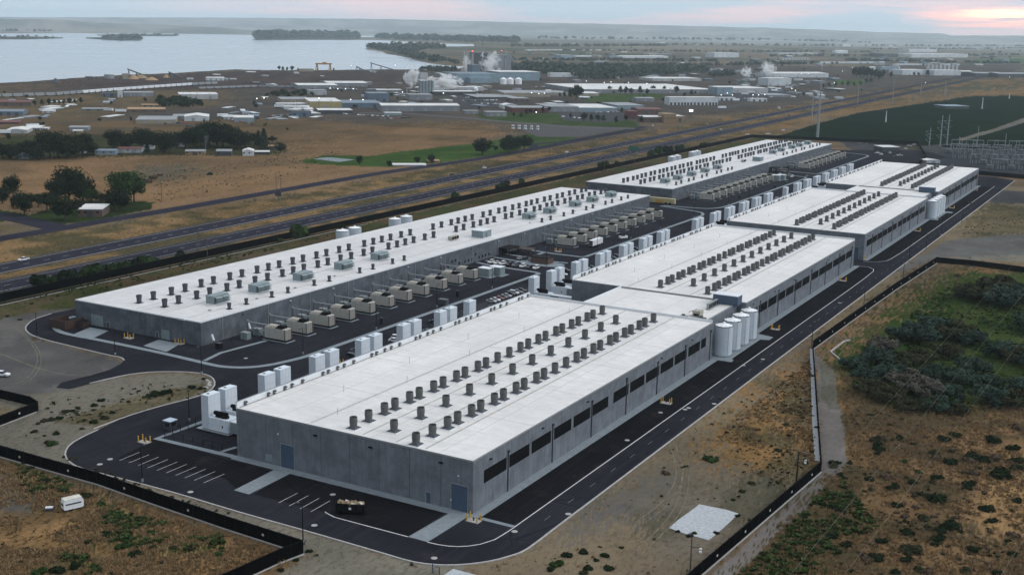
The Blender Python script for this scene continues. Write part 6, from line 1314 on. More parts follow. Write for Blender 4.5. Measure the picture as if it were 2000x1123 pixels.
VS = [(590, 1070), (740, 1090), (880, 1110), (1040, 1092), (1170, 980), (1340, 850), (1580, 690), (1590, 900), (1370, 1115), (1300, 1160), (700, 1160)]
tufts('sagebrush', 'low dark sage tufts dotting the rough ground', [(RS, 260), (LS, 60), (IS, 130), (VS, 120), ([(1400, 850), (1582, 700), (1592, 900), (1500, 960)], 160), ([(300, 340), (560, 305), (700, 290), (560, 345), (300, 400)], 700), ([(130, 890), (300, 958), (600, 1050), (590, 1068), (300, 975), (60, 905)], 160), ([(1880, 440), (2000, 415), (2000, 440), (1880, 470)], 80)], L_SAGE, .55, 71)
tufts('scrub_tufts', 'brown and green scrub tufts among dry grass', [(RS, 1300), (LS, 500), ([(1400, 850), (1582, 700), (1592, 900), (1500, 960)], 400), ([(1700, 790), (2000, 760), (2000, 560), (1850, 560), (1660, 720)], 900), ([(0, 320), (300, 310), (560, 300), (200, 400)], 500)], leafmat('brown scrub', (0.085, 0.060, 0.033), .5), .36, 72)
tufts('dry_grass', 'pale dry grass in tussocks', [(RS, 9000), (LS, 8000), (VS, 200), ([(1400, 850), (1582, 700), (1592, 900), (1500, 960)], 1000), ([(0, 520), (500, 412), (900, 325), (900, 318), (500, 398), (0, 490)], 900)], leafmat('straw grass', (0.185, 0.125, 0.068), .4), .40, 73, blade=True)
tufts('green_weeds', 'green weeds carpeting the hollow below the path', [([(1645, 935), (1600, 965), (1440, 1128), (1560, 1128), (1720, 1035)], 700), ([(1700, 790), (1830, 810), (2000, 790), (2000, 560), (1850, 560), (1780, 610)], 1400), ([(20, 905), (120, 935), (300, 1040), (220, 1060), (60, 975)], 420), ([(170, 1000), (240, 1000), (440, 1045), (440, 1080), (250, 1070)], 420), ([(60, 1120), (80, 1090), (200, 1080), (230, 1125)], 260), ([(0, 560), (150, 545), (500, 490), (700, 448), (400, 520), (150, 590), (0, 600)], 500)], leafmat('weed leaves', (0.030, 0.048, 0.016), .4), .7, 74)
# rocks by the island tip
rr = random.Random(8)
for i in range(9):
    p = G(403+rr.uniform(-3, 12), 744+rr.uniform(-2, 14)); m = MB(); n = 8; s = rr.uniform(.4, .9)
    m.lathe([(s*rr.uniform(.8, 1), 0), (s*rr.uniform(.8, 1.1), s*.4), (s*.5, s*.8), (.02, s*.85)], n, M_CURB); o = m.obj('rock', None, (p.x, p.y, 0)); o.rotation_euler = (0, 0, i); o.scale = (1.3, .8, .8); tag(o, f'pale rock, {ordw(i)} of the small pile at the tip of the gravel island', 'rock', 'rocks at the island tip')
# ------------------------------------------------------------------ town buildings
CW = dict(white=(.50, .53, .55), grey=(.19, .20, .215), beige=(.27, .235, .175), yellow=(.33, .27, .13), blue=(.10, .14, .18), tan=(.24, .16, .085), red=(.12, .035, .03), brown=(.11, .075, .06), dark=(.045, .05, .055), pale=(.38, .39, .39), sky=(.19, .26, .305), roofw=(.60, .60, .58), roofg=(.25, .26, .27), roofb=(.15, .19, .23), roofr=(.13, .04, .035), orange=(.32, .20, .10), green=(.12, .16, .14))
def cm(c): return pm(c+' cladding', CW[c], .7, .16, .05)
TOWN = 0
def bld(x0, x1, yb, yt, depth, label, wall='grey', roof='roofg', kind='flat', doors=2, cat='building', name='industrial_building', rot=0, windows=0):
    a, b = G(x0, yb), G(x1, yb); w = (b-a).length; D = math.sqrt(a.x**2+a.y**2+CAM_H**2); depth *= 1.35
    hp = yb-yt; rp = FPX*(CAM_H-10)*depth/D**2; h = max(hp*.45, hp-rp*.9)*D/FPX
    T = empty(name, (a.x, a.y, 0), math.atan2(b.y-a.y, b.x-a.x)+rad(rot), label, cat)
    we = h if kind == 'flat' else h*.8
    if kind == 'gabley': we = h*.72
    MB().box(0, w, 0, depth, 0, we, cm(wall)).obj('wall', T)
    m = MB()
    if kind == 'flat': m.box(-.2, w+.2, -.2, depth+.2, we, we+.35, cm(roof))
    elif kind == 'gable': m.gable(0, w, 0, depth, we, h, cm(roof), wallmat=cm(wall))
    else: m.gable(0, w, 0, depth, we, h, cm(roof), along='y', wallmat=cm(wall))
    m.obj('roof', T)
    dcol = 'dark' if ('storage' in label or 'dock' in label) else None
    nd_ = doors if name == 'storage' or 'storage' in label or 'dock' in label or doors < 4 else max(2, doors//2)
    for i in range(nd_):
        x = w*(i+.5+(.23*math.sin(i*7+x0) if nd_ != doors or doors > 1 else 0))/nd_; dw = min(3.6, w*.3/max(1, nd_*.5)); MB().box(x-dw/2, x+dw/2, -.08, .0, 0, min(we*.75, 4.2), cm(dcol or 'roofg' if dcol or wall in ('white', 'pale', 'yellow', 'beige', 'sky', 'grey') else 'dark')).obj('door', T)
    for i in range(windows):
        x = w*(i+.25)/windows; MB().box(x-.7, x+.7, -.07, .0, we*.5, we*.5+1.1, M_GLASS).obj('window', T)
    return T
B = bld
# houses in the tree belt and by the highway
B(152, 200, 424, 402, 16, 'low brown brick house with a flat white roof among dark trees', 'brown', 'roofw', 'flat', 1, 'house', 'brick_house', windows=4)
B(36, 55, 311, 299, 14, 'small pale blue gabled house at the left among dark trees', 'sky', 'roofb', 'gabley', 1, 'house', 'small_house', windows=2)
B(186, 226, 303, 291, 12, 'blue-roofed bungalow at the edge of the tan field', 'sky', 'roofb', 'gable', 2, 'house', 'small_house', windows=3)
B(152, 166, 300, 292, 10, 'small white shed left of the blue-roofed bungalow', 'white', 'roofg', 'gable', 1, 'shed', 'small_house')
B(231, 276, 299, 287, 12, 'dark red roofed bungalow right of the blue one', 'pale', 'roofr', 'gable', 2, 'house', 'small_house', windows=3)
B(278, 300, 292, 283, 10, 'white gabled house half hidden behind belt trees', 'white', 'roofg', 'gabley', 1, 'house', 'small_house', windows=1)
B(330, 360, 287, 279, 10, 'pale house behind the middle of the tree belt', 'white', 'roofb', 'gable', 1, 'house', 'small_house', windows=2)
B(362, 400, 303, 292, 12, 'orange brick bungalow with a grey roof at the field edge', 'tan', 'roofg', 'gable', 1, 'house', 'small_house', windows=3)
B(423, 452, 305, 291, 13, 'grey slate roofed house right of the brick bungalow', 'dark', 'roofg', 'gable', 1, 'house', 'small_house', windows=2)
B(474, 495, 305, 290, 12, 'white gabled house at the right end of the houses', 'white', 'roofw', 'gabley', 0, 'house', 'small_house', windows=2)
B(498, 526, 302, 294, 9, 'long white roofed shed beside the white gabled house', 'dark', 'roofw', 'gable', 1, 'shed', 'farm_shed')
B(524, 542, 292, 283, 9, 'pale pink roofed shed above the long white one', 'dark', 'orange', 'gable', 1, 'shed', 'farm_shed')
B(768, 832, 325, 319.5, 9, 'long low white pavilion roof on the green park', 'pale', 'roofw', 'gable', 3, 'pavilion', 'park_pavilion')
B(836, 858, 318, 312, 8, 'small tan shelter behind the white pavilion', 'tan', 'orange', 'gable', 1, 'shelter', 'park_shelter')
# left industrial side
B(12, 53, 261, 249, 24, 'white gabled shed at the far left', 'pale', 'roofw', 'gabley', 2)
B(47, 78, 255, 246, 24, 'white roofed long shed behind the gabled one', 'grey', 'roofw', 'gable', 2)
B(78, 94, 254, 249, 10, 'small white shed at the end of the long one', 'white', 'roofw', 'gable', 1)
B(-10, 37, 243, 236, 20, 'dark red roofed shed cut by the left edge', 'red', 'roofr', 'gable', 3)
B(-10, 45, 226, 214, 30, 'blue-grey workshop at the left edge', 'blue', 'roofb', 'gable', 3)
B(82, 104, 221, 215.5, 10, 'small white shed beside the brown field', 'white', 'roofw', 'gable', 2)
B(135, 172, 256, 246, 16, 'grey shed behind the yellow-sided one', 'grey', 'roofg', 'gable', 2)
B(142, 160, 259, 254, 9, 'small yellow shed in the left yard', 'yellow', 'roofw', 'gable', 1)
B(160, 206, 217, 211, 16, 'grey-green long shed left of the orange roof', 'green', 'roofg', 'gable', 5)
B(248, 322, 219, 210, 30, 'orange-tan roofed hall on the brown field', 'brown', 'orange', 'gable', 6)
B(277, 309, 210, 203.5, 14, 'tan shed behind the orange-tan roof', 'tan', 'orange', 'gable', 3)
B(265, 343, 242, 229, 42, 'flat beige warehouse with a pale roof at left', 'beige', 'roofg', 'flat', 3)
B(338, 365, 234, 223, 26, 'grey shed left of the white ribbed hall', 'grey', 'roofg', 'gable', 2)
B(360, 408, 237, 222, 30, 'white ribbed hall with a curved roof', 'white', 'roofw', 'gabley', 2)
B(457, 496, 239, 227, 26, 'pale blue low hall beside parked trailers', 'sky', 'roofw', 'flat', 3)
B(437, 459, 234, 226, 14, 'white workshop left of the pale blue hall', 'white', 'roofw', 'gable', 2)
B(485, 506, 234, 223, 20, 'dark blue shed right of the pale blue hall', 'blue', 'roofb', 'gable', 2)
B(350, 426, 194, 182, 40, 'long pale roofed processing shed by the rail line', 'pale', 'roofw', 'flat', 6)
B(242, 300, 189, 180, 26, 'grey pipe works by the rail line', 'grey', 'roofg', 'flat', 5)
B(230, 240, 191, 177, 8, 'white narrow tower house at the end of the train', 'white', 'roofw', 'flat', 1)
B(200, 226, 190, 182, 14, 'dark blue works left of the white tower house', 'blue', 'dark', 'flat', 2)
B(-10, 60, 208, 196, 30, 'dark maroon shed behind the row of small trees', 'brown', 'roofr', 'gable', 4)
B(168, 181, 156, 150, 12, 'brown shed on the shore left of the grey tank', 'brown', 'dark', 'gable', 1)
B(240, 252, 155, 145, 9, 'concrete hopper house at the shore conveyor', 'beige', 'roofg', 'flat', 1)
B(404, 438, 158, 151, 12, 'pale site huts on the shore flats', 'white', 'roofw', 'gable', 3)
B(366, 378, 156, 153, 8, 'small white hut on the shore flats', 'white', 'roofw', 'gable', 1)
B(450, 462, 156, 153.5, 8, 'low white hut right of the shore huts', 'white', 'roofw', 'gable', 1)
B(585, 613, 140, 135, 16, 'long beige shed on the shore beside the gantry crane', 'beige', 'beige', 'flat', 2)
# centre
B(582, 660, 175, 162, 55, 'white roofed open warehouse, front one of two by the shore road', 'grey', 'roofw', 'gable', 6)
B(640, 718, 170, 158, 55, 'white roofed open warehouse, rear one of two by the shore road', 'grey', 'roofw', 'gable', 6)
B(714, 727, 166, 160, 10, 'small grey shed right of the rear open warehouse', 'grey', 'roofg', 'gable', 1)
B(604, 638, 186, 176, 18, 'plain grey block behind the yellow warehouse', 'pale', 'roofg', 'flat', 2)
B(605, 668, 211, 193, 60, 'big yellow-walled warehouse with a pale roof', 'yellow', 'roofw', 'flat', 1)
B(549, 606, 203, 191, 40, 'tan wing left of the yellow-walled warehouse', 'beige', 'roofg', 'flat', 4)
B(668, 748, 211, 197, 50, 'blue-grey hall right of the yellow-walled warehouse', 'blue', 'roofb', 'flat', 4)
B(720, 760, 199, 181, 30, 'tall blue-grey block before the silos', 'blue', 'roofb', 'flat', 3)
B(737, 785, 180, 174, 24, 'white roofed shed left of the silos', 'grey', 'roofw', 'gable', 2)
B(540, 602, 208, 202, 14, 'row of pale trailers and sheds before the tan wing', 'pale', 'roofw', 'flat', 6)
B(555, 600, 214, 208, 10, 'low white sheds below the tan wing', 'white', 'roofw', 'flat', 4)
B(512, 524, 195, 189, 9, 'small tan pavilion on the brown slope', 'tan', 'roofw', 'gable', 1)
B(622, 689, 223, 213, 26, 'white flat roofed open shed above the scrap yard', 'dark', 'roofw', 'flat', 5)
B(570, 608, 228, 217, 18, 'dark blue shed beside the scrap yard', 'blue', 'dark', 'flat', 2)
B(752, 785, 226, 220, 10, 'pale blue long cabin at the yard edge', 'sky', 'roofw', 'flat', 4)
T = B(745, 898, 218, 201, 30, 'long white roofed hall with a dark portal gable', 'grey', 'roofw', 'gable', 12)
B(800, 845, 196, 184, 24, 'low grey block in front of the silos', 'grey', 'roofg', 'flat', 4)
B(846, 930, 187, 178, 22, 'long white roofed bay behind the steam', 'dark', 'roofw', 'flat', 5)
B(930, 1010, 194, 186, 60, 'long dark grey low warehouse right of the steam', 'dark', 'roofg', 'flat', 6)
B(895, 945, 178, 170, 20, 'pale conveyor gallery building beside the white tank', 'pale', 'roofw', 'flat', 2)
B(983, 1010, 213, 202, 18, 'small white gabled hall left of the red office', 'white', 'roofw', 'gabley', 2)
B(908, 935, 223, 216, 10, 'low grey plant house on the lawn, left one', 'grey', 'roofg', 'flat', 2)
B(950, 990, 228, 218, 14, 'low grey plant house on the lawn, right one', 'grey', 'roofg', 'flat', 3)
B(1000, 1070, 221, 208, 30, 'red-walled office with a pale flat roof', 'red', 'roofg', 'flat', 6)
B(1070, 1130, 219, 204, 50, 'grey hall adjoining the red-walled office', 'grey', 'roofg', 'flat', 3)
B(1130, 1205, 219, 205, 60, 'pale blue hall with a wide roof, left one', 'sky', 'roofw', 'flat', 3)
B(1205, 1258, 214, 202, 50, 'pale blue hall with a wide roof, right one', 'sky', 'roofg', 'flat', 3)
B(985, 1075, 190, 176, 60, 'long beige warehouse, left of the ragged tree', 'beige', 'roofg', 'gable', 5)
B(1060, 1110, 187, 177, 50, 'beige warehouse behind the ragged tree', 'beige', 'roofg', 'gable', 3)
B(1130, 1170, 188, 179, 40, 'beige warehouse right of the ragged tree', 'beige', 'roofw', 'gable', 3)
B(1000, 1034, 200, 191, 26, 'brown-fronted shed below the beige warehouses', 'brown', 'roofg', 'flat', 3)
B(1228, 1246, 233, 217, 14, 'dark red tower-like office block', 'red', 'roofr', 'flat', 1, windows=2)
B(1246, 1292, 224, 210, 22, 'red brick office with a sloping red roof', 'brown', 'roofr', 'gable', 2, windows=4)
B(1258, 1300, 240, 227, 20, 'dark stone fronted station building with a pale roof', 'brown', 'roofw', 'flat', 2, windows=5)
B(1296, 1320, 241, 222, 16, 'tan square tower with a row of dark openings', 'tan', 'tan', 'flat', 0, windows=5)
B(1320, 1336, 238, 226, 16, 'tan wing right of the square tower', 'tan', 'roofw', 'flat', 1)
B(1243, 1278, 199, 190, 18, 'grey gabled shed on the lawn edge', 'grey', 'roofg', 'gable', 1)
B(1307, 1402, 206, 190, 14, 'white row of storage units with dark doors', 'white', 'roofw', 'flat', 14)
B(1404, 1436, 197, 191, 8, 'white loading dock with three dark bays', 'white', 'roofw', 'flat', 3)
B(1465, 1498, 199, 193, 8, 'white loading dock at the right with three dark bays', 'white', 'roofw', 'flat', 3)
B(1140, 1395, 183, 166, 150, 'very large warehouse with a broad pale roof', 'grey', 'roofw', 'flat', 10)
B(1400, 1431, 186, 170, 26, 'bright pale blue cube building', 'sky', 'roofw', 'flat', 1)
B(1431, 1500, 182, 170, 60, 'pale process building right of the blue cube', 'pale', 'roofw', 'flat', 4)
B(1275, 1370, 159, 152, 50, 'low pale building behind the very large warehouse', 'pale', 'roofw', 'flat', 5)
B(1075, 1155, 151, 143, 12, 'white machinery yard sheds behind the mill', 'white', 'roofw', 'flat', 5)
B(1500, 1545, 168, 153, 30, 'white works with pipes beside the steam', 'white', 'roofw', 'flat', 3)
B(1512, 1618, 152, 141, 60, 'long white hall with a low curved roof', 'white', 'roofw', 'gable', 6)
B(1500, 1545, 190, 184, 40, 'grey lagoon shed below the white works', 'grey', 'roofg', 'flat', 2)
B(1700, 1710, 137, 131, 8, 'small white house behind the poplars', 'white', 'roofw', 'gable', 1)
B(1720, 1757, 137, 131, 14, 'bright blue building right of the poplars', 'sky', 'sky', 'flat', 3)
B(1762, 1810, 147, 137, 40, 'white hall left of the far works', 'white', 'roofw', 'flat', 2)
B(1824, 1876, 148, 138, 30, 'white process hall of the far works', 'white', 'roofw', 'flat', 4)
for i in range(8): B(1811+i*8, 1815+i*8, 139, 126+(i % 3)*1.5, 6, f'pale silo tower of the far works, {ordw(i)} from the left', 'pale', 'roofw', 'flat', 0, 'tower', 'silo_tower')
B(1905, 1960, 151, 142, 40, 'dark roofed truck terminal at the right', 'dark', 'roofg', 'gable', 8)
B(1950, 2030, 152, 143, 40, 'dark roofed truck terminal cut by the right edge', 'dark', 'roofg', 'gable', 8)
B(1878, 1898, 147, 139, 16, 'small grey hall left of the truck terminal', 'grey', 'roofw', 'gable', 1)
B(1848, 1893, 213, 206.5, 26, 'dark flat shed with a pale roof in the green field', 'dark', 'sky', 'flat', 0)
for i in range(12): B(1030+i*12.5, 1039+i*12.5, 100.5, 97.6, 20, f'far white hangar, {ordw(i)} from the left in the long row', 'white', 'roofw', 'gable', 0, 'hangar', 'far_hangar')
B(1096, 1118, 115, 108, 30, 'far pale blue hangar right of the lattice mast', 'sky', 'roofw', 'flat', 0); B(1125, 1165, 112, 109, 30, 'far long white roof right of the pale hangar', 'white', 'roofw', 'flat', 0)
B(1215, 1305, 114, 109, 60, 'far wide white roofed plant on the plain', 'white', 'roofw', 'gable', 0); B(1277, 1312, 108, 105, 40, 'far grey shed above the wide plant', 'grey', 'roofg', 'flat', 0)
B(1395, 1443, 113, 104, 40, 'far white works with a cloudy outline', 'white', 'roofw', 'flat', 3); B(1520, 1600, 107, 103.5, 60, 'far pale long shed on the right plain', 'pale', 'roofg', 'flat', 0)
B(1632, 1656, 105, 99, 20, 'far farm buildings with a lit lamp', 'white', 'roofw', 'gable', 2); B(1646, 1666, 91, 87, 20, 'far group of white silos', 'white', 'roofw', 'flat', 0)
B(1775, 1830, 103, 97, 50, 'far bright white hall on the right plain', 'white', 'roofw', 'flat', 3); B(1780, 1890, 113, 106, 80, 'far large white depot on the right plain', 'white', 'roofw', 'flat', 5); B(1725, 1780, 112, 105, 60, 'far dark depot beside the white one', 'dark', 'roofg', 'flat', 0)
B(1604, 1725, 124.5, 121.5, 12, 'long thin white greenhouse strip, left one', 'white', 'roofw', 'flat', 0, 'greenhouse', 'greenhouse'); B(1750, 1875, 128, 125.5, 12, 'long thin white greenhouse strip, right one', 'white', 'roofw', 'flat', 0, 'greenhouse', 'greenhouse')
for i in range(9): B(1528+i*6, 1532+i*6, 118, 114, 12, f'far pale container stack, {ordw(i)} from the left', 'pale', 'roofw', 'flat', 0, 'containers', 'container_stack')
rr = random.Random(91); FB = []
for i in range(26):
    x = rr.uniform(1040, 1980); y = rr.uniform(84, 100); wd = rr.uniform(3, 11)
    FB.append((x, wd, y))
for i, (x, wd, y) in enumerate(sorted(FB)): B(x, x+wd, y, y-rr.uniform(1.2, 2.4), 30, f'tiny pale farm building far out on the plain, {ordw(i)} from the left', rr.choice(['white', 'pale', 'grey']), rr.choice(['roofw', 'roofg']), 'gable', 0, 'farm building', 'far_farm_building')['group'] = 'tiny farm buildings on the plain'
# dark open shed and trucks at the far end of the site
B(1724, 1757, 297, 286, 14, 'dark shed with a white roof in the far corner car park', 'dark', 'roofw', 'flat', 2)
B(1810, 1836, 319, 311, 9, 'small white gabled kiosk beside the farthest hall', 'white', 'roofw', 'gabley', 1)
for i, (x, y, c_) in enumerate(((1713, 300, TW), (1721, 303, SW), (1733, 302, TK), (1738, 300, SW), (1768, 292, SW), (1776, 286, TW), (1785, 284, SW), (1757, 305, TW), (1750, 308, SK), (1460, 264, SW), (1500, 263, TW), (1530, 256, SW))):
    p = G(x, y); car(c_, p.x, p.y, 60+i*17, f'{"black" if c_ in (TK, SK) else "white"} vehicle, {ordw(i)} of the few parked round the far corner of the site', 'vehicles at the far corner')

# small sheds filling the industrial belts
rr = random.Random(123)
belts = [('by the left rail yard', (0, 235, 196, 240), 16), ('near the scrap yard', (430, 620, 205, 236), 20), ('among the silos and the beige warehouses', (690, 1150, 172, 212), 34), ('behind the very large warehouse', (1080, 1520, 136, 164), 30), ('round the white works on the right', (1400, 1660, 152, 196), 30), ('beyond the rail line by the shore', (380, 900, 142, 170), 18), ('on the plain past the far works', (1700, 1990, 108, 135), 26), ('on the plain above the woodland', (1000, 1600, 104, 128), 26)]
for wh, (xa, xb, ya, yb_), n_ in belts:
    pts = sorted((rr.uniform(xa, xb), rr.uniform(ya, yb_)) for _ in range(n_))
    for i, (x, y) in enumerate(pts):
        wd = rr.uniform(5, 20)*(.6+.4*(y-90)/110); c1 = rr.choice(['grey', 'pale', 'white', 'beige', 'blue', 'dark', 'sky', 'green']); c2 = rr.choice(['roofw', 'roofg', 'roofb', 'roofw'])
        B(x, x+wd, y, y-rr.uniform(2.5, 5), rr.uniform(12, 30), f'small {dict(sky="pale blue", green="dull green").get(c1, c1)} shed, {ordw(i)} from the left {wh}', c1, c2, rr.choice(['flat', 'gable']), rr.choice([0, 1, 2]), 'shed', 'small_shed', rot=rr.choice([0, 0, 20, -25]))
for wh, (xa, xb, ya, yb_), n_ in (('on the dry plain left of the town', (0, 600, 178, 262), 22), ('scattered through the centre of town', (600, 1300, 150, 215), 34), ('scattered about the right of town', (1300, 1700, 120, 190), 30), ('in the far fields at the right', (1500, 2000, 95, 130), 30), ('in the far fields beyond the woodland', (1000, 1500, 92, 126), 30)):
    pts = sorted((rr.uniform(xa, xb), rr.uniform(ya, yb_)) for _ in range(n_))
    for i, (x, y) in enumerate(pts): put_tree(TSM[i % 3], x, y, rr.uniform(4, 9)*(.5+.5*(y-80)/130), f'tiny dark tree, {ordw(i)} from the left {wh}', 'tiny trees of the plain', ws=rr.uniform(1, 1.7))
for j, (x0, x1, y0, y1) in enumerate(((1000, 1400, 119, 122), (1100, 1700, 101, 104), (1500, 1990, 112, 109), (1700, 2000, 98, 96), (1250, 1600, 131, 127), (1300, 2000, 90, 92), (1650, 1990, 120, 126), (0, 300, 62.5, 62), (1000, 1300, 93, 92))):
    wood([(x0, y0), ((x0+x1)/2, (y0+y1)/2+.5), (x1, y1), (x1, y1-.9), ((x0+x1)/2, (y0+y1)/2-.6), (x0, y0-.9)], 110, 10 if y0 > 95 else 16, f'{ordw(j)} dark line of far hedgerow trees on the plain', mat=L_FAR)

# ------------------------------------------------------------------ mill and works
B(892, 975, 162, 142, 70, 'big pale blue mill hall, left block', 'sky', 'roofb', 'flat', 3, name='mill_building')
B(975, 1055, 158, 139, 60, 'big pale blue mill hall, right block with a dark end', 'sky', 'roofw', 'flat', 2, name='mill_building')
B(918, 962, 163, 152, 20, 'low pale blue annex before the mill', 'sky', 'sky', 'flat', 2, name='mill_building')
B(922, 938, 146, 127, 22, 'tall blue-grey block rising over the mill roof', 'blue', 'roofg', 'flat', 0, name='mill_tower')
B(924, 954, 140, 104, 26, 'dark open steel mill tower, left one', 'dark', 'roofb', 'flat', 0, name='mill_tower', windows=4)
B(974, 998, 140, 108, 26, 'grey mill tower right of the big steam cloud', 'grey', 'roofg', 'flat', 0, name='mill_tower', windows=3)
B(950, 960, 136, 118, 20, 'narrow grey mill tower in the steam', 'grey', 'roofg', 'flat', 0, name='mill_tower')
def stack(x, yb, yt, r, label, cap=None):
    p = G(x, yb); D = math.sqrt(p.x**2+p.y**2); h = (yb-yt)*D/FPX; T = empty('smokestack', (p.x, p.y, 0), 0, label, 'smokestack')
    MB().cyl(0, 0, 0, h, r, r*.7, 14, M_GALV).obj('shaft', T); MB().cyl(0, 0, h-3, h, r*.95, n=14, mat=cap or M_STACKD).obj('cap', T); return T, h
stack(908.5, 142, 107, 1.6, 'thin tall smokestack at the left of the mill')
T, h_ = stack(922.5, 142, 103, 3.4, 'thick smokestack with a red beacon over the mill')
m_red = Nt('red beacon light'); m_red.b.inputs['Emission Color'].default_value = (1, .12, .06, 1); m_red.b.inputs['Emission Strength'].default_value = 4; M_RED = m_red.done((.5, .05, .03))
MB().cyl(0, 0, h_, h_+2.4, 1.8, 1.2, 10, M_RED).obj('beacon', T)
T, h_ = stack(979, 139, 102, 2.6, 'smokestack with a red beacon at the right mill tower'); MB().cyl(0, 0, h_, h_+2, 1.5, 1, 10, M_RED).obj('beacon', T)
stack(943, 137, 88, 1.4, 'tallest thin mast over the mill', M_DARKIN); stack(986, 140, 112, 1.5, 'thin smokestack right of the beacon one'); stack(988.5, 112, 95, 1.2, 'far lattice mast on the plain', M_DARKIN); stack(830.5, 133, 125, .8, 'short mast on the far bank of the inlet'); stack(1605, 139, 128, 1.6, 'white stack behind the long white hall', M_WHITE)
stack(794.5, 186, 168, 1.1, 'thin steaming pipe left of the silos')
def silo(x, yb, yt, wpx, label, mat, name='silo', cone=True, group=None):
    p = G(x, yb); D = math.sqrt(p.x**2+p.y**2); h = (yb-yt)*D/FPX; r = wpx/2*D/FPX; T = empty(name, (p.x, p.y, 0), 0, label, 'silo', group)
    MB().cyl(0, 0, 0, h, r, n=18, mat=mat).obj('shell', T); MB().cyl(0, 0, h, h+(r*.45 if cone else .6), r*1.02, r*.12 if cone else r, 18, mat).obj('roof', T)
for i in range(5): silo(820.5+i*6, 186, 160, 6.4, f'tall grey concrete silo, {ordw(i)} from the left of five joined ones', M_SIDEWALK, cone=False, group='grey silo battery')
B(821, 836, 160, 143, 12, 'grey headhouse standing over the silo battery', 'pale', 'roofg', 'flat', 0, 'headhouse', 'headhouse')
for i, x in enumerate((983, 996.5, 1012.5)): silo(x, 165, 155, 13, f'white cone-roofed grain bin, {ordw(i)} from the left beside the blue mill', M_TANKTOP, group='white bins by the mill')
silo(929, 178, 173, 9, 'white dome tank right of the white steam', M_TANKTOP, 'dome_tank'); silo(213.5, 154, 147, 18, 'wide grey storage tank on the lake shore', M_GALV, 'storage_tank', False)
def conveyor(x0, y0, x1, y1, yb, label, col=M_STACKD):
    a = G(x0, y0); D = dist(a); b0 = G(x1, yb); h = (yb-y1)*D/FPX; b = Vector((b0.x, b0.y, h)); T = empty('conveyor', (a.x, a.y, 0), 0, label, 'conveyor')
    q = b-a; MB().tube((0, 0, 1), tuple(q), 1.5, col, 4).obj('boom', T)
    for t in (.55, .95):
        c_ = q*t; MB().tube((c_.x-3, c_.y, 0), tuple(c_), .6, col, 4).tube((c_.x+3, c_.y, 0), tuple(c_), .6, col, 4).obj('support', T)
conveyor(288, 151, 250, 137, 152, 'tall inclined conveyor over the wood chips, left one'); conveyor(356, 154, 330, 142, 153, 'inclined conveyor over the wood chips, right one'); conveyor(770, 138, 723, 124, 138, 'long inclined conveyor on the shore right of the gantry crane'); conveyor(710, 138, 696, 131, 138, 'short dark conveyor on the shore'); conveyor(1100, 206, 1110, 196, 208, 'slanting dark chute behind the pale blue hall')
for i, (x0, x1, yb, h, c_) in enumerate(((250, 272, 155, 9, 'orange'), (283, 310, 157, 6, 'orange'), (318, 332, 152, 6, 'orange'), (100, 118, 161, 7, 'dark'), (262, 290, 153, 7, 'tan'))):
    a, b = G(x0, yb), G(x1, yb); r = (b-a).length/2; c = (a+b)/2; m = MB(); m.lathe([(r, 0), (r*.6, h*.55), (r*.15, h), (.05, h)], 18, cm(c_)); o = m.obj('chip_pile', None, (c.x, c.y, 0)); tag(o, f'{"dark" if c_ == "dark" else "orange-tan"} bulk pile on the shore, {ordw(i)} listed of the chip heaps', 'pile', 'bulk piles on the shore')
p = G(618.5, 139); D = dist(p); T = empty('gantry_crane', (p.x, p.y, 0), math.atan2(RT.y, RT.x), 'yellow-orange gantry crane on the lake shore', 'gantry crane'); MO = pm('crane orange', (.42, .23, .06), .6)
wd = 25*D/FPX; hh = 12*D/FPX
for x in (0, wd):
    MB().tube((x-3, 0, 0), (x, 0, hh), .9, MO, 5).tube((x+3, 0, 0), (x, 0, hh), .9, MO, 5).tube((x-2, 14, 0), (x, 14, hh), .9, MO, 5).tube((x+2, 14, 0), (x, 14, hh), .9, MO, 5).obj('leg', T)
MB().box(-3, wd+3, -.8, 1, hh, hh+3, MO).box(-3, wd+3, 13, 14.8, hh, hh+3, MO).obj('beam', T); MB().box(wd*.45, wd*.7, -1, 15, hh+3, hh+5.5, MO).obj('trolley', T)
T = empty('lit_sign', tuple(G(1346, 222)), math.atan2(RT.y, RT.x), 'bright white lit signboard standing right of the tan tower', 'sign'); ml = Nt('lit white board'); ml.b.inputs['Emission Color'].default_value = (1, 1, 1, 1); ml.b.inputs['Emission Strength'].default_value = 1.6; M_LIT = ml.done((.8, .8, .8))
MB().box(0, 5.2, 0, .4, 2.5, 5.4, M_LIT).obj('panel', T); MB().box(.4, .8, .1, .35, 0, 2.5, M_BLACK).obj('post', T); MB().box(4.4, 4.8, .1, .35, 0, 2.5, M_BLACK).obj('post', T)
# lit lamps of the town
klit = Kit('lit_lamp'); klit.part('pole', MB().tube((0, 0, 0), (0, 0, 9), .16, M_STACKD, 6)); m = MB(); m.lathe([(.05, 8.5), (.6, 8.8), (.75, 9.3), (.5, 9.8), (.05, 10)], 10, M_LIT); klit.part('lamp_head', m)
ml.b.inputs['Emission Strength'].default_value = 2.6
lit = [(623, 205), (645, 184), (660, 185), (675, 185), (690, 185), (685, 208), (709, 208), (786, 192), (866, 194), (1047, 234), (1145, 168), (1180, 171), (1193, 170), (1227, 171), (1263, 173), (1420, 193), (1408, 197), (1430, 197), (1470, 197), (1481, 197), (1493, 196), (1038, 193), (1052, 195), (1063, 194), (1664, 138), (1695, 138), (1726, 137), (1756, 138), (1645, 146), (1552, 151), (1644, 101), (1629, 171), (1546, 183), (1553, 187), (516, 205), (502, 206), (686, 136), (772, 135), (1971, 158), (1807, 170), (1565, 152), (1578, 152)]
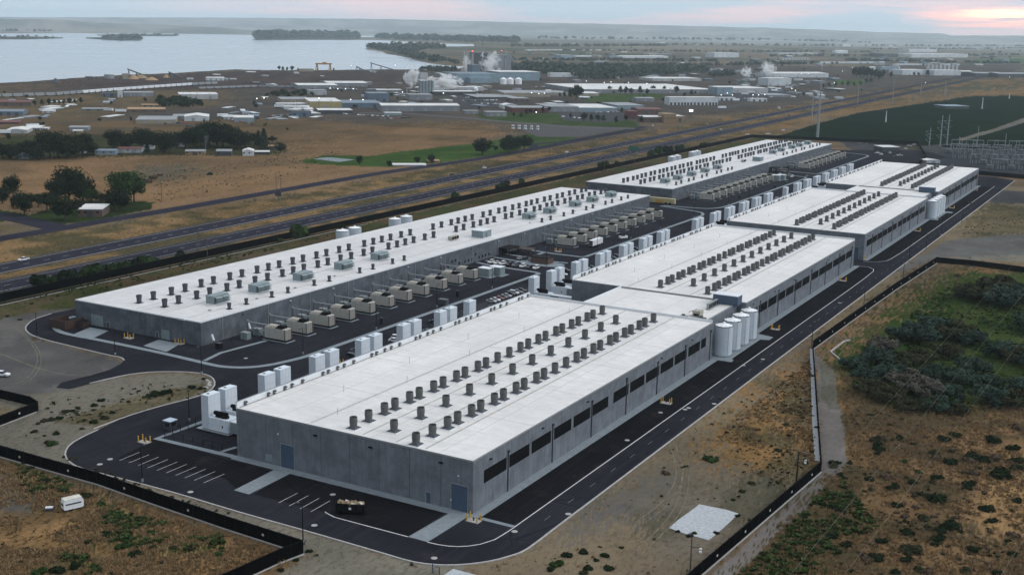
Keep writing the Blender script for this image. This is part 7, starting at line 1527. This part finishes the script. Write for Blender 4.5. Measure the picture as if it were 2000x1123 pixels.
for i, (x, y) in enumerate(lit):
    p = G(x, y); klit.put((p.x, p.y, 0), 0, f'lit lamp glowing in the town, {ordw(sorted(lit).index((x, y)))} from the left', 'lit lamp', 'lit lamps of the town')
# rail cars
kr = [Kit('rail_car'), Kit('rail_car')]
for q, K_ in enumerate(kr):
    c_ = (M_WHITE, M_GALV)[q]; m = MB(); loft(m, [(-7, 1.4, 1.8, 3.6), (-6, 1.45, 1.0, 4.3), (6, 1.45, 1.0, 4.3), (7, 1.4, 1.8, 3.6)], c_); K_.part('hopper', m); K_.part('bogie', MB().box(-6.4, -4.2, -1, 1, .1, 1.0, M_BLACK)); K_.part('bogie', MB().box(4.2, 6.4, -1, 1, .1, 1.0, M_BLACK))
def along(pts, step):
    out_ = []; P = [G(x, y) for x, y in pts]; acc = 0
    for a, b in zip(P, P[1:]):
        d = b-a; l = d.length
        while acc < l: out_.append((a+d*(acc/l), math.atan2(d.y, d.x))); acc += step
        acc -= l
    return out_
for i, (p, a) in enumerate(along([(-30, 192), (110, 188), (235, 178), (375, 168), (420, 166)], 16.2)[:56]):
    kr[0 if i in range(11, 30) else 1].put((p.x, p.y, .2), a, f'{"white" if i in range(11, 30) else "grey"} hopper rail car, {ordw(i)} from the left end of the train', 'rail car', 'train of hopper cars', (1, 1, 1.25))
m = MB(); ribbon(m, P2([(-60, 193), (110, 188), (235, 178), (375, 168), (480, 163), (700, 168)]), 5, .1, pm('rail ballast', (.06, .05, .048), .95)); tag(m.obj('railway_track'), kind='structure')
for i, (p, a) in enumerate(along([(395, 175), (500, 171), (600, 173), (700, 178)], 16.4)[:26]):
    kr[1].put((p.x, p.y, .2), a, f'dark rail car, {ordw(i)} from the left on the rear siding', 'rail car', 'rail cars on the rear siding', (1, 1, .9))
# far parked vehicles and trailers in the town: rows in lots
kv = []
for c_ in (PW, PK, PG, PR, PS): m = MB(); loft(m, [(-2.2, .85, .3, .95), (-1.2, .85, .3, 1.45), (.6, .85, .3, 1.45), (2.2, .85, .3, .9)], c_); K_ = Kit('parked_car'); K_.part('body', m); kv.append(K_)
ktl = Kit('box_trailer'); ktl.part('body', MB().box(-6.5, 6.5, -1.3, 1.3, 1, 4.1, M_WHITE).box(-5, 5, -1, 1, 0, 1, M_BLACK))
rr = random.Random(17)
lots = [((905, 192), (985, 188), 14, 'car park right of the long white hall'), ((905, 198), (1000, 196), 16, 'car park right of the long white hall'), ((920, 204), (1000, 203), 12, 'car park right of the long white hall'), ((1160, 221), (1225, 219), 14, 'car park before the pale blue halls'), ((1100, 229), (1160, 235), 6, 'car park of the red office'), ((700, 226), (765, 229), 12, 'scrap yard'), ((525, 228), (575, 226), 12, 'scrap yard'), ((640, 219), (690, 226), 8, 'scrap yard'), ((745, 234), (805, 230), 9, 'scrap yard'), ((310, 241), (370, 242), 10, 'yard of the beige warehouse'), ((1420, 196), (1540, 188), 14, 'yard below the pale process building'), ((1500, 175), (1560, 168), 10, 'yard of the white works'), ((1040, 171), (1075, 170), 6, 'gravel lot behind the beige warehouses'), ((440, 232), (500, 246), 8, 'yard of the pale blue hall')]
LC = {}
for (x0, y0), (x1, y1), n_, wh in lots:
    for i in range(n_):
        t = (i+rr.uniform(-.2, .2))/n_; p = G(x0+(x1-x0)*t, y0+(y1-y0)*t); q = rr.randrange(5)
        kv[q].put((p.x, p.y, .1), rr.uniform(1, 2), f'tiny {("white", "black", "grey", "red", "silver")[q]} car, {ordw(LC.setdefault(wh, [0])[0])} counted in the {wh}', 'car', f'cars in the {wh}'); LC[wh][0] += 1
tr = [(435, 229), (443, 231), (452, 233), (545, 211), (560, 212), (572, 213), (585, 206), (595, 212), (88, 219), (98, 220), (64, 250), (1437, 198), (1455, 186), (1468, 183), (1410, 213), (1580, 186), (1600, 184), (1520, 176), (212, 218), (236, 220), (865, 214), (8, 262), (1540, 173), (1512, 179)]
for i, (x, y) in enumerate(tr): p = G(x, y); ktl.put((p.x, p.y, 0), rr.uniform(-.3, .6)+math.atan2(RT.y, RT.x), f'white box trailer, {ordw(sorted(tr).index((x, y)))} from the left among the sheds of the town', 'trailer', 'box trailers in the town')
# picnic lot rows
for i in range(10):
    p = G(1002+(i % 5)*12, 252-(i//5)*5+(i % 5)*.4); tag(MB().box(-1.5, 1.5, -1, 1, .1, 1.4, M_WHITE).box(-1.2, 1.2, -.8, .8, 1.4, 1.7, M_TANK).obj('equipment_box', None, (p.x, p.y, 0)), f'white equipment box, {ordw(i)} in the double row on the grey gravel yard', 'box', 'white boxes on the gravel yard')
# poles
kpo = Kit('utility_pole'); m = MB(); m.tube((0, 0, 0), (0, 0, 13), .24, M_WOOD, 6, .14); kpo.part('pole', m); kpo.part('crossarm', MB().box(-1.3, 1.3, -.1, .1, 11.8, 12.1, M_WOOD))
poles = [(268, 200), (346, 190), (358, 192), (372, 195), (385, 198), (410, 200), (428, 200), (456, 230), (495, 205), (580, 215), (623, 214), (647, 214), (715, 178), (980, 212), (1080, 195), (1151, 200), (1206, 205), (1229, 203), (1248, 202), (1341, 195), (1412, 188), (1472, 190), (1281, 140), (1443, 150), (1541, 178), (1572, 165), (1620, 172), (1690, 168), (1702, 165), (1740, 160), (1746, 165), (1660, 165), (1870, 158), (1920, 155), (538, 230), (457, 214), (316, 395), (115, 395), (1471, 112), (1535, 112), (1615, 114), (1800, 115), (1953, 140), (1973, 138), (540, 383), (549, 384), (1073, 305), (1080, 304), (388, 498), (1240, 321), (1228, 318), (768, 410), (406, 516), (1180, 335)]
for i, (x, y) in enumerate(poles): p = G(x, y); kpo.put((p.x, p.y, 0), .4, f'thin timber utility pole, {ordw(sorted(poles).index((x, y)))} from the left', 'utility pole', 'timber utility poles')
p = G(543, 391); T = empty('road_sign', (p.x, p.y, 0), rad(0), 'grey back of a highway sign on two posts by the frontage road', 'road sign'); MB().box(-2.6, 2.6, 0, .15, 2.6, 5.6, M_STACKD).obj('panel', T)
for x in (-1.8, 1.8): MB().box(x-.1, x+.1, .15, .35, 0, 5.6, M_GALV).obj('post', T)
p = G(1241, 300); T = empty('road_sign', (p.x-2, p.y, 0), rad(10), 'green highway sign beside the near carriageway', 'road sign'); MB().box(-4.6, 4.6, 0, .15, 2.6, 6.6, pm('sign green', (.01, .11, .08), .5)).obj('panel', T)
for x in (-3, 3): MB().box(x-.1, x+.1, .15, .35, 0, 5.6, M_GALV).obj('post', T)
# tall transmission structures at the right
p = G(1596, 274); T = empty('transmission_pole', (p.x, p.y, 0), 0, 'very tall tapered steel transmission pole behind the far long hall', 'pylon'); h = 62
MB().cyl(0, 0, 0, h*.55, 1.7, 1.2, 12, M_GALV).obj('lower_shaft', T); MB().cyl(0, 0, h*.55, h, 1.1, .4, 10, M_GALV).obj('upper_shaft', T)
for z in (30, 40, 50): MB().tube((-5, 0, z+1), (5, 0, z+1), .22, M_GALV, 5).tube((0, 0, z-2), (5, 0, z+1), .14, M_GALV, 4).tube((0, 0, z-2), (-5, 0, z+1), .14, M_GALV, 4).obj('crossarm', T)
p = G(1585, 240); T = empty('transmission_pole', (p.x, p.y, 0), 0, 'second tall steel transmission pole left of the tallest one', 'pylon'); h = 42
MB().cyl(0, 0, 0, h, 1.0, .35, 10, M_GALV).obj('shaft', T)
for z in (22, 30, 38): MB().tube((-4, 0, z+1), (4, 0, z+1), .2, M_GALV, 5).obj('crossarm', T)
for i, (x, yb, yt, r) in enumerate(((1815, 285, 252, .45), (1836, 286, 230, .55), (1849, 286, 229, .55), (1908, 288, 250, .3), (1963, 287, 263, .3), (1873, 285, 268, .3))):
    p = G(x, yb); h = (yb-yt)*dist(p)/FPX; T = empty('substation_mast', (p.x, p.y, 0), 0, f'slim pale steel mast, {ordw(i)} of the group by the substation', 'mast', 'steel masts by the substation'); MB().cyl(0, 0, 0, h, r*1.5, r*.8, 8, M_GALV).obj('shaft', T)
    if i < 3:
        for z in (.35, .6, .8): MB().tube((-5, 1, h*z), (4, -1, h*z+1), .15, M_GALV, 4).tube((-5, 1, h*z), (0, 0, h*z-4), .16, M_GALV, 4).obj('crossarm', T)
for i, (x, yb, yt) in enumerate(((1730, 239, 219), (1918, 213, 193), (1971, 193, 184), (1743, 204, 160), (1675, 203, 168), (1798, 186, 163), (1845, 187, 160))):
    p = G(x, yb); h = (yb-yt)*dist(p)/FPX; T = empty('field_mast', (p.x, p.y, 0), 0, f'pale slender mast, {ordw(i)} listed round the dark green field', 'mast', 'pale masts by the dark field'); MB().cyl(0, 0, 0, h, .9 if h < 30 else .45, .35, 8, M_WHITE if i < 3 else M_GALV).obj('shaft', T); MB().box(-1.6, 1.6, -.2, .2, h, h+.4, M_GALV).obj('head', T)
# substation
sheet('substation_pad', P2([(1740, 316), (1830, 300), (1870, 287), (2060, 298), (2060, 345), (1925, 341)]), 0.07, pm('dark gravel', (0.035, 0.038, 0.044), .95, .3, .3))
kgan = Kit('switchyard_gantry'); m = MB()
for x in (-5, 5): m.box(x-.25, x+.25, -.25, .25, 0, 8.5, M_GALV); 
kgan.part('column', m); m = MB(); m.box(-5.3, 5.3, -.3, .3, 8.5, 9.1, M_GALV); kgan.part('beam', m)
m = MB()
for x in (-3, 0, 3): m.cyl(x, 0, 6.9, 8.5, .18, n=6, mat=M_STACKD); m.box(x-.3, x+.3, -.3, .3, 0, 3.2, M_GALV); m.cyl(x, 0, 3.2, 5.2, .22, n=6, mat=M_STACK)
kgan.part('insulators', m)
ktr = Kit('transformer'); ktr.part('tank', MB().box(-2.6, 2.6, -1.5, 1.5, .4, 4.0, M_GREYBOX)); m = MB()
for q in range(8): m.box(-2.5+q*.66, -2.3+q*.66, 1.5, 2.5, .6, 3.6, M_GALV); m.box(-2.5+q*.66, -2.3+q*.66, -2.5, -1.5, .6, 3.6, M_GALV)
ktr.part('radiator', m); m = MB()
for x in (-1.5, 0, 1.5): m.cyl(x, 0, 4.0, 6.2, .25, .12, 8, M_RUST)
ktr.part('bushing', m)
n_ = 0
for r_, (yy, x0) in enumerate(((291, 1868), (300, 1850), (310, 1868), (320, 1900), (330, 1925))):
    for q in range(12):
        x = x0+q*14+r_*2
        if x > 2040: break
        p = G(x, yy+ (x-1900)*.02); K_ = ktr if (q+r_) % 3 == 1 else kgan
        K_.put((p.x, p.y, .1), rad(3), f'{"transformer" if K_ is ktr else "steel gantry bay"}, {ordw(q)} from the left in the {ORD[r_]} substation row', 'transformer' if K_ is ktr else 'gantry', 'substation transformers' if K_ is ktr else 'substation gantries')
fence([G(1840, 288)[:2], G(2040, 300)[:2]], 'pale wall along the far side of the substation', 2.0, True, posts=False, tags=False, base_w=1.2)

# ------------------------------------------------------------------ steam
def steam(p, size, dens, seed, name='steam', lean=(0, 0)):
    k = Nt('steam vapour'); k.n.remove(k.b); o_ = k.tc.outputs['Object']
    ln_ = k.n.new('ShaderNodeVectorMath'); ln_.operation = 'LENGTH'; k.l.new(o_, ln_.inputs[0])
    mp_ = k.n.new('ShaderNodeMapping'); k.l.new(o_, mp_.inputs[0]); mp_.inputs['Location'].default_value = (seed*3.1, seed, 0)
    nz_ = k.noise(mp_.outputs[0], 1.9, 5, .6)
    f_ = k.math('SUBTRACT', k.math('MULTIPLY', nz_, 4.2), k.math('ADD', ln_.outputs['Value'], 1.42)); f_ = k.math('MULTIPLY', f_, 2.2, clamp=True)
    pv = k.n.new('ShaderNodeVolumePrincipled'); pv.inputs['Color'].default_value = (1, 1, 1, 1); pv.inputs['Anisotropy'].default_value = 0.1
    k.l.new(k.math('MULTIPLY', f_, dens), pv.inputs['Density']); k.l.new(pv.outputs[0], k.n['Material Output'].inputs['Volume'])
    bm_ = MB(); ns, nrg = 14, 9; prof = [(math.sin(math.pi*i/nrg), -math.cos(math.pi*i/nrg)) for i in range(nrg+1)]
    bm_.lathe([(max(.001, r), z) for r, z in prof], ns, k.m); o = bm_.obj(name, None, p); o.scale = size; o.rotation_euler = (0, rad(lean[0]), rad(lean[1])); return o
for i, (x, yb, cz, sx, sz, dn, lb) in enumerate(((803, 180, 27, 11, 16, .16, 'white steam plume rising left of the silos'), (868, 180, 16, 27, 11, .14, 'wide white steam bank right of the silos'), (957, 145, 26, 22, 22, .05, 'thin steam cloud between the mill towers'), (911, 143, 22, 12, 26, .03, 'thin steam round the left mill stack'), (1456, 165, 26, 10, 11, .09, 'small steam puff over the pale process building'), (1500, 160, 26, 14, 14, .07, 'steam puff left of the long white hall'), (1494, 150, 26, 9, 10, .05, 'faint steam behind the white works'))):
    p = G(x, yb); o = steam((p.x, p.y, cz), (sx*1.55, sx*1.2, sz*1.5), dn*1.8, i+1, lean=(25 if i == 0 else 0, -20)); tag(o, lb, 'steam', None, 'stuff')

# ------------------------------------------------------------------ haze
k = Nt('haze air'); k.n.remove(k.b); pv = k.n.new('ShaderNodeVolumePrincipled'); pv.inputs['Color'].default_value = (0.80, 0.93, 1.0, 1); pv.inputs['Density'].default_value = 4.4e-5; pv.inputs['Anisotropy'].default_value = 0.35
k.l.new(pv.outputs[0], k.n['Material Output'].inputs['Volume'])
m = MB(); X_ = 23000; m.add([(-X_, -X_, -1.5), (X_, -X_, -1.5), (X_, X_, -1.5), (-X_, X_, -1.5), (-X_, -X_, 225), (X_, -X_, 225), (X_, X_, 225), (-X_, X_, 225)], [(0, 3, 2, 1), (4, 5, 6, 7), (0, 1, 5, 4), (1, 2, 6, 5), (2, 3, 7, 6), (3, 0, 4, 7)], k.m)
tag(m.obj('haze'), kind='stuff')
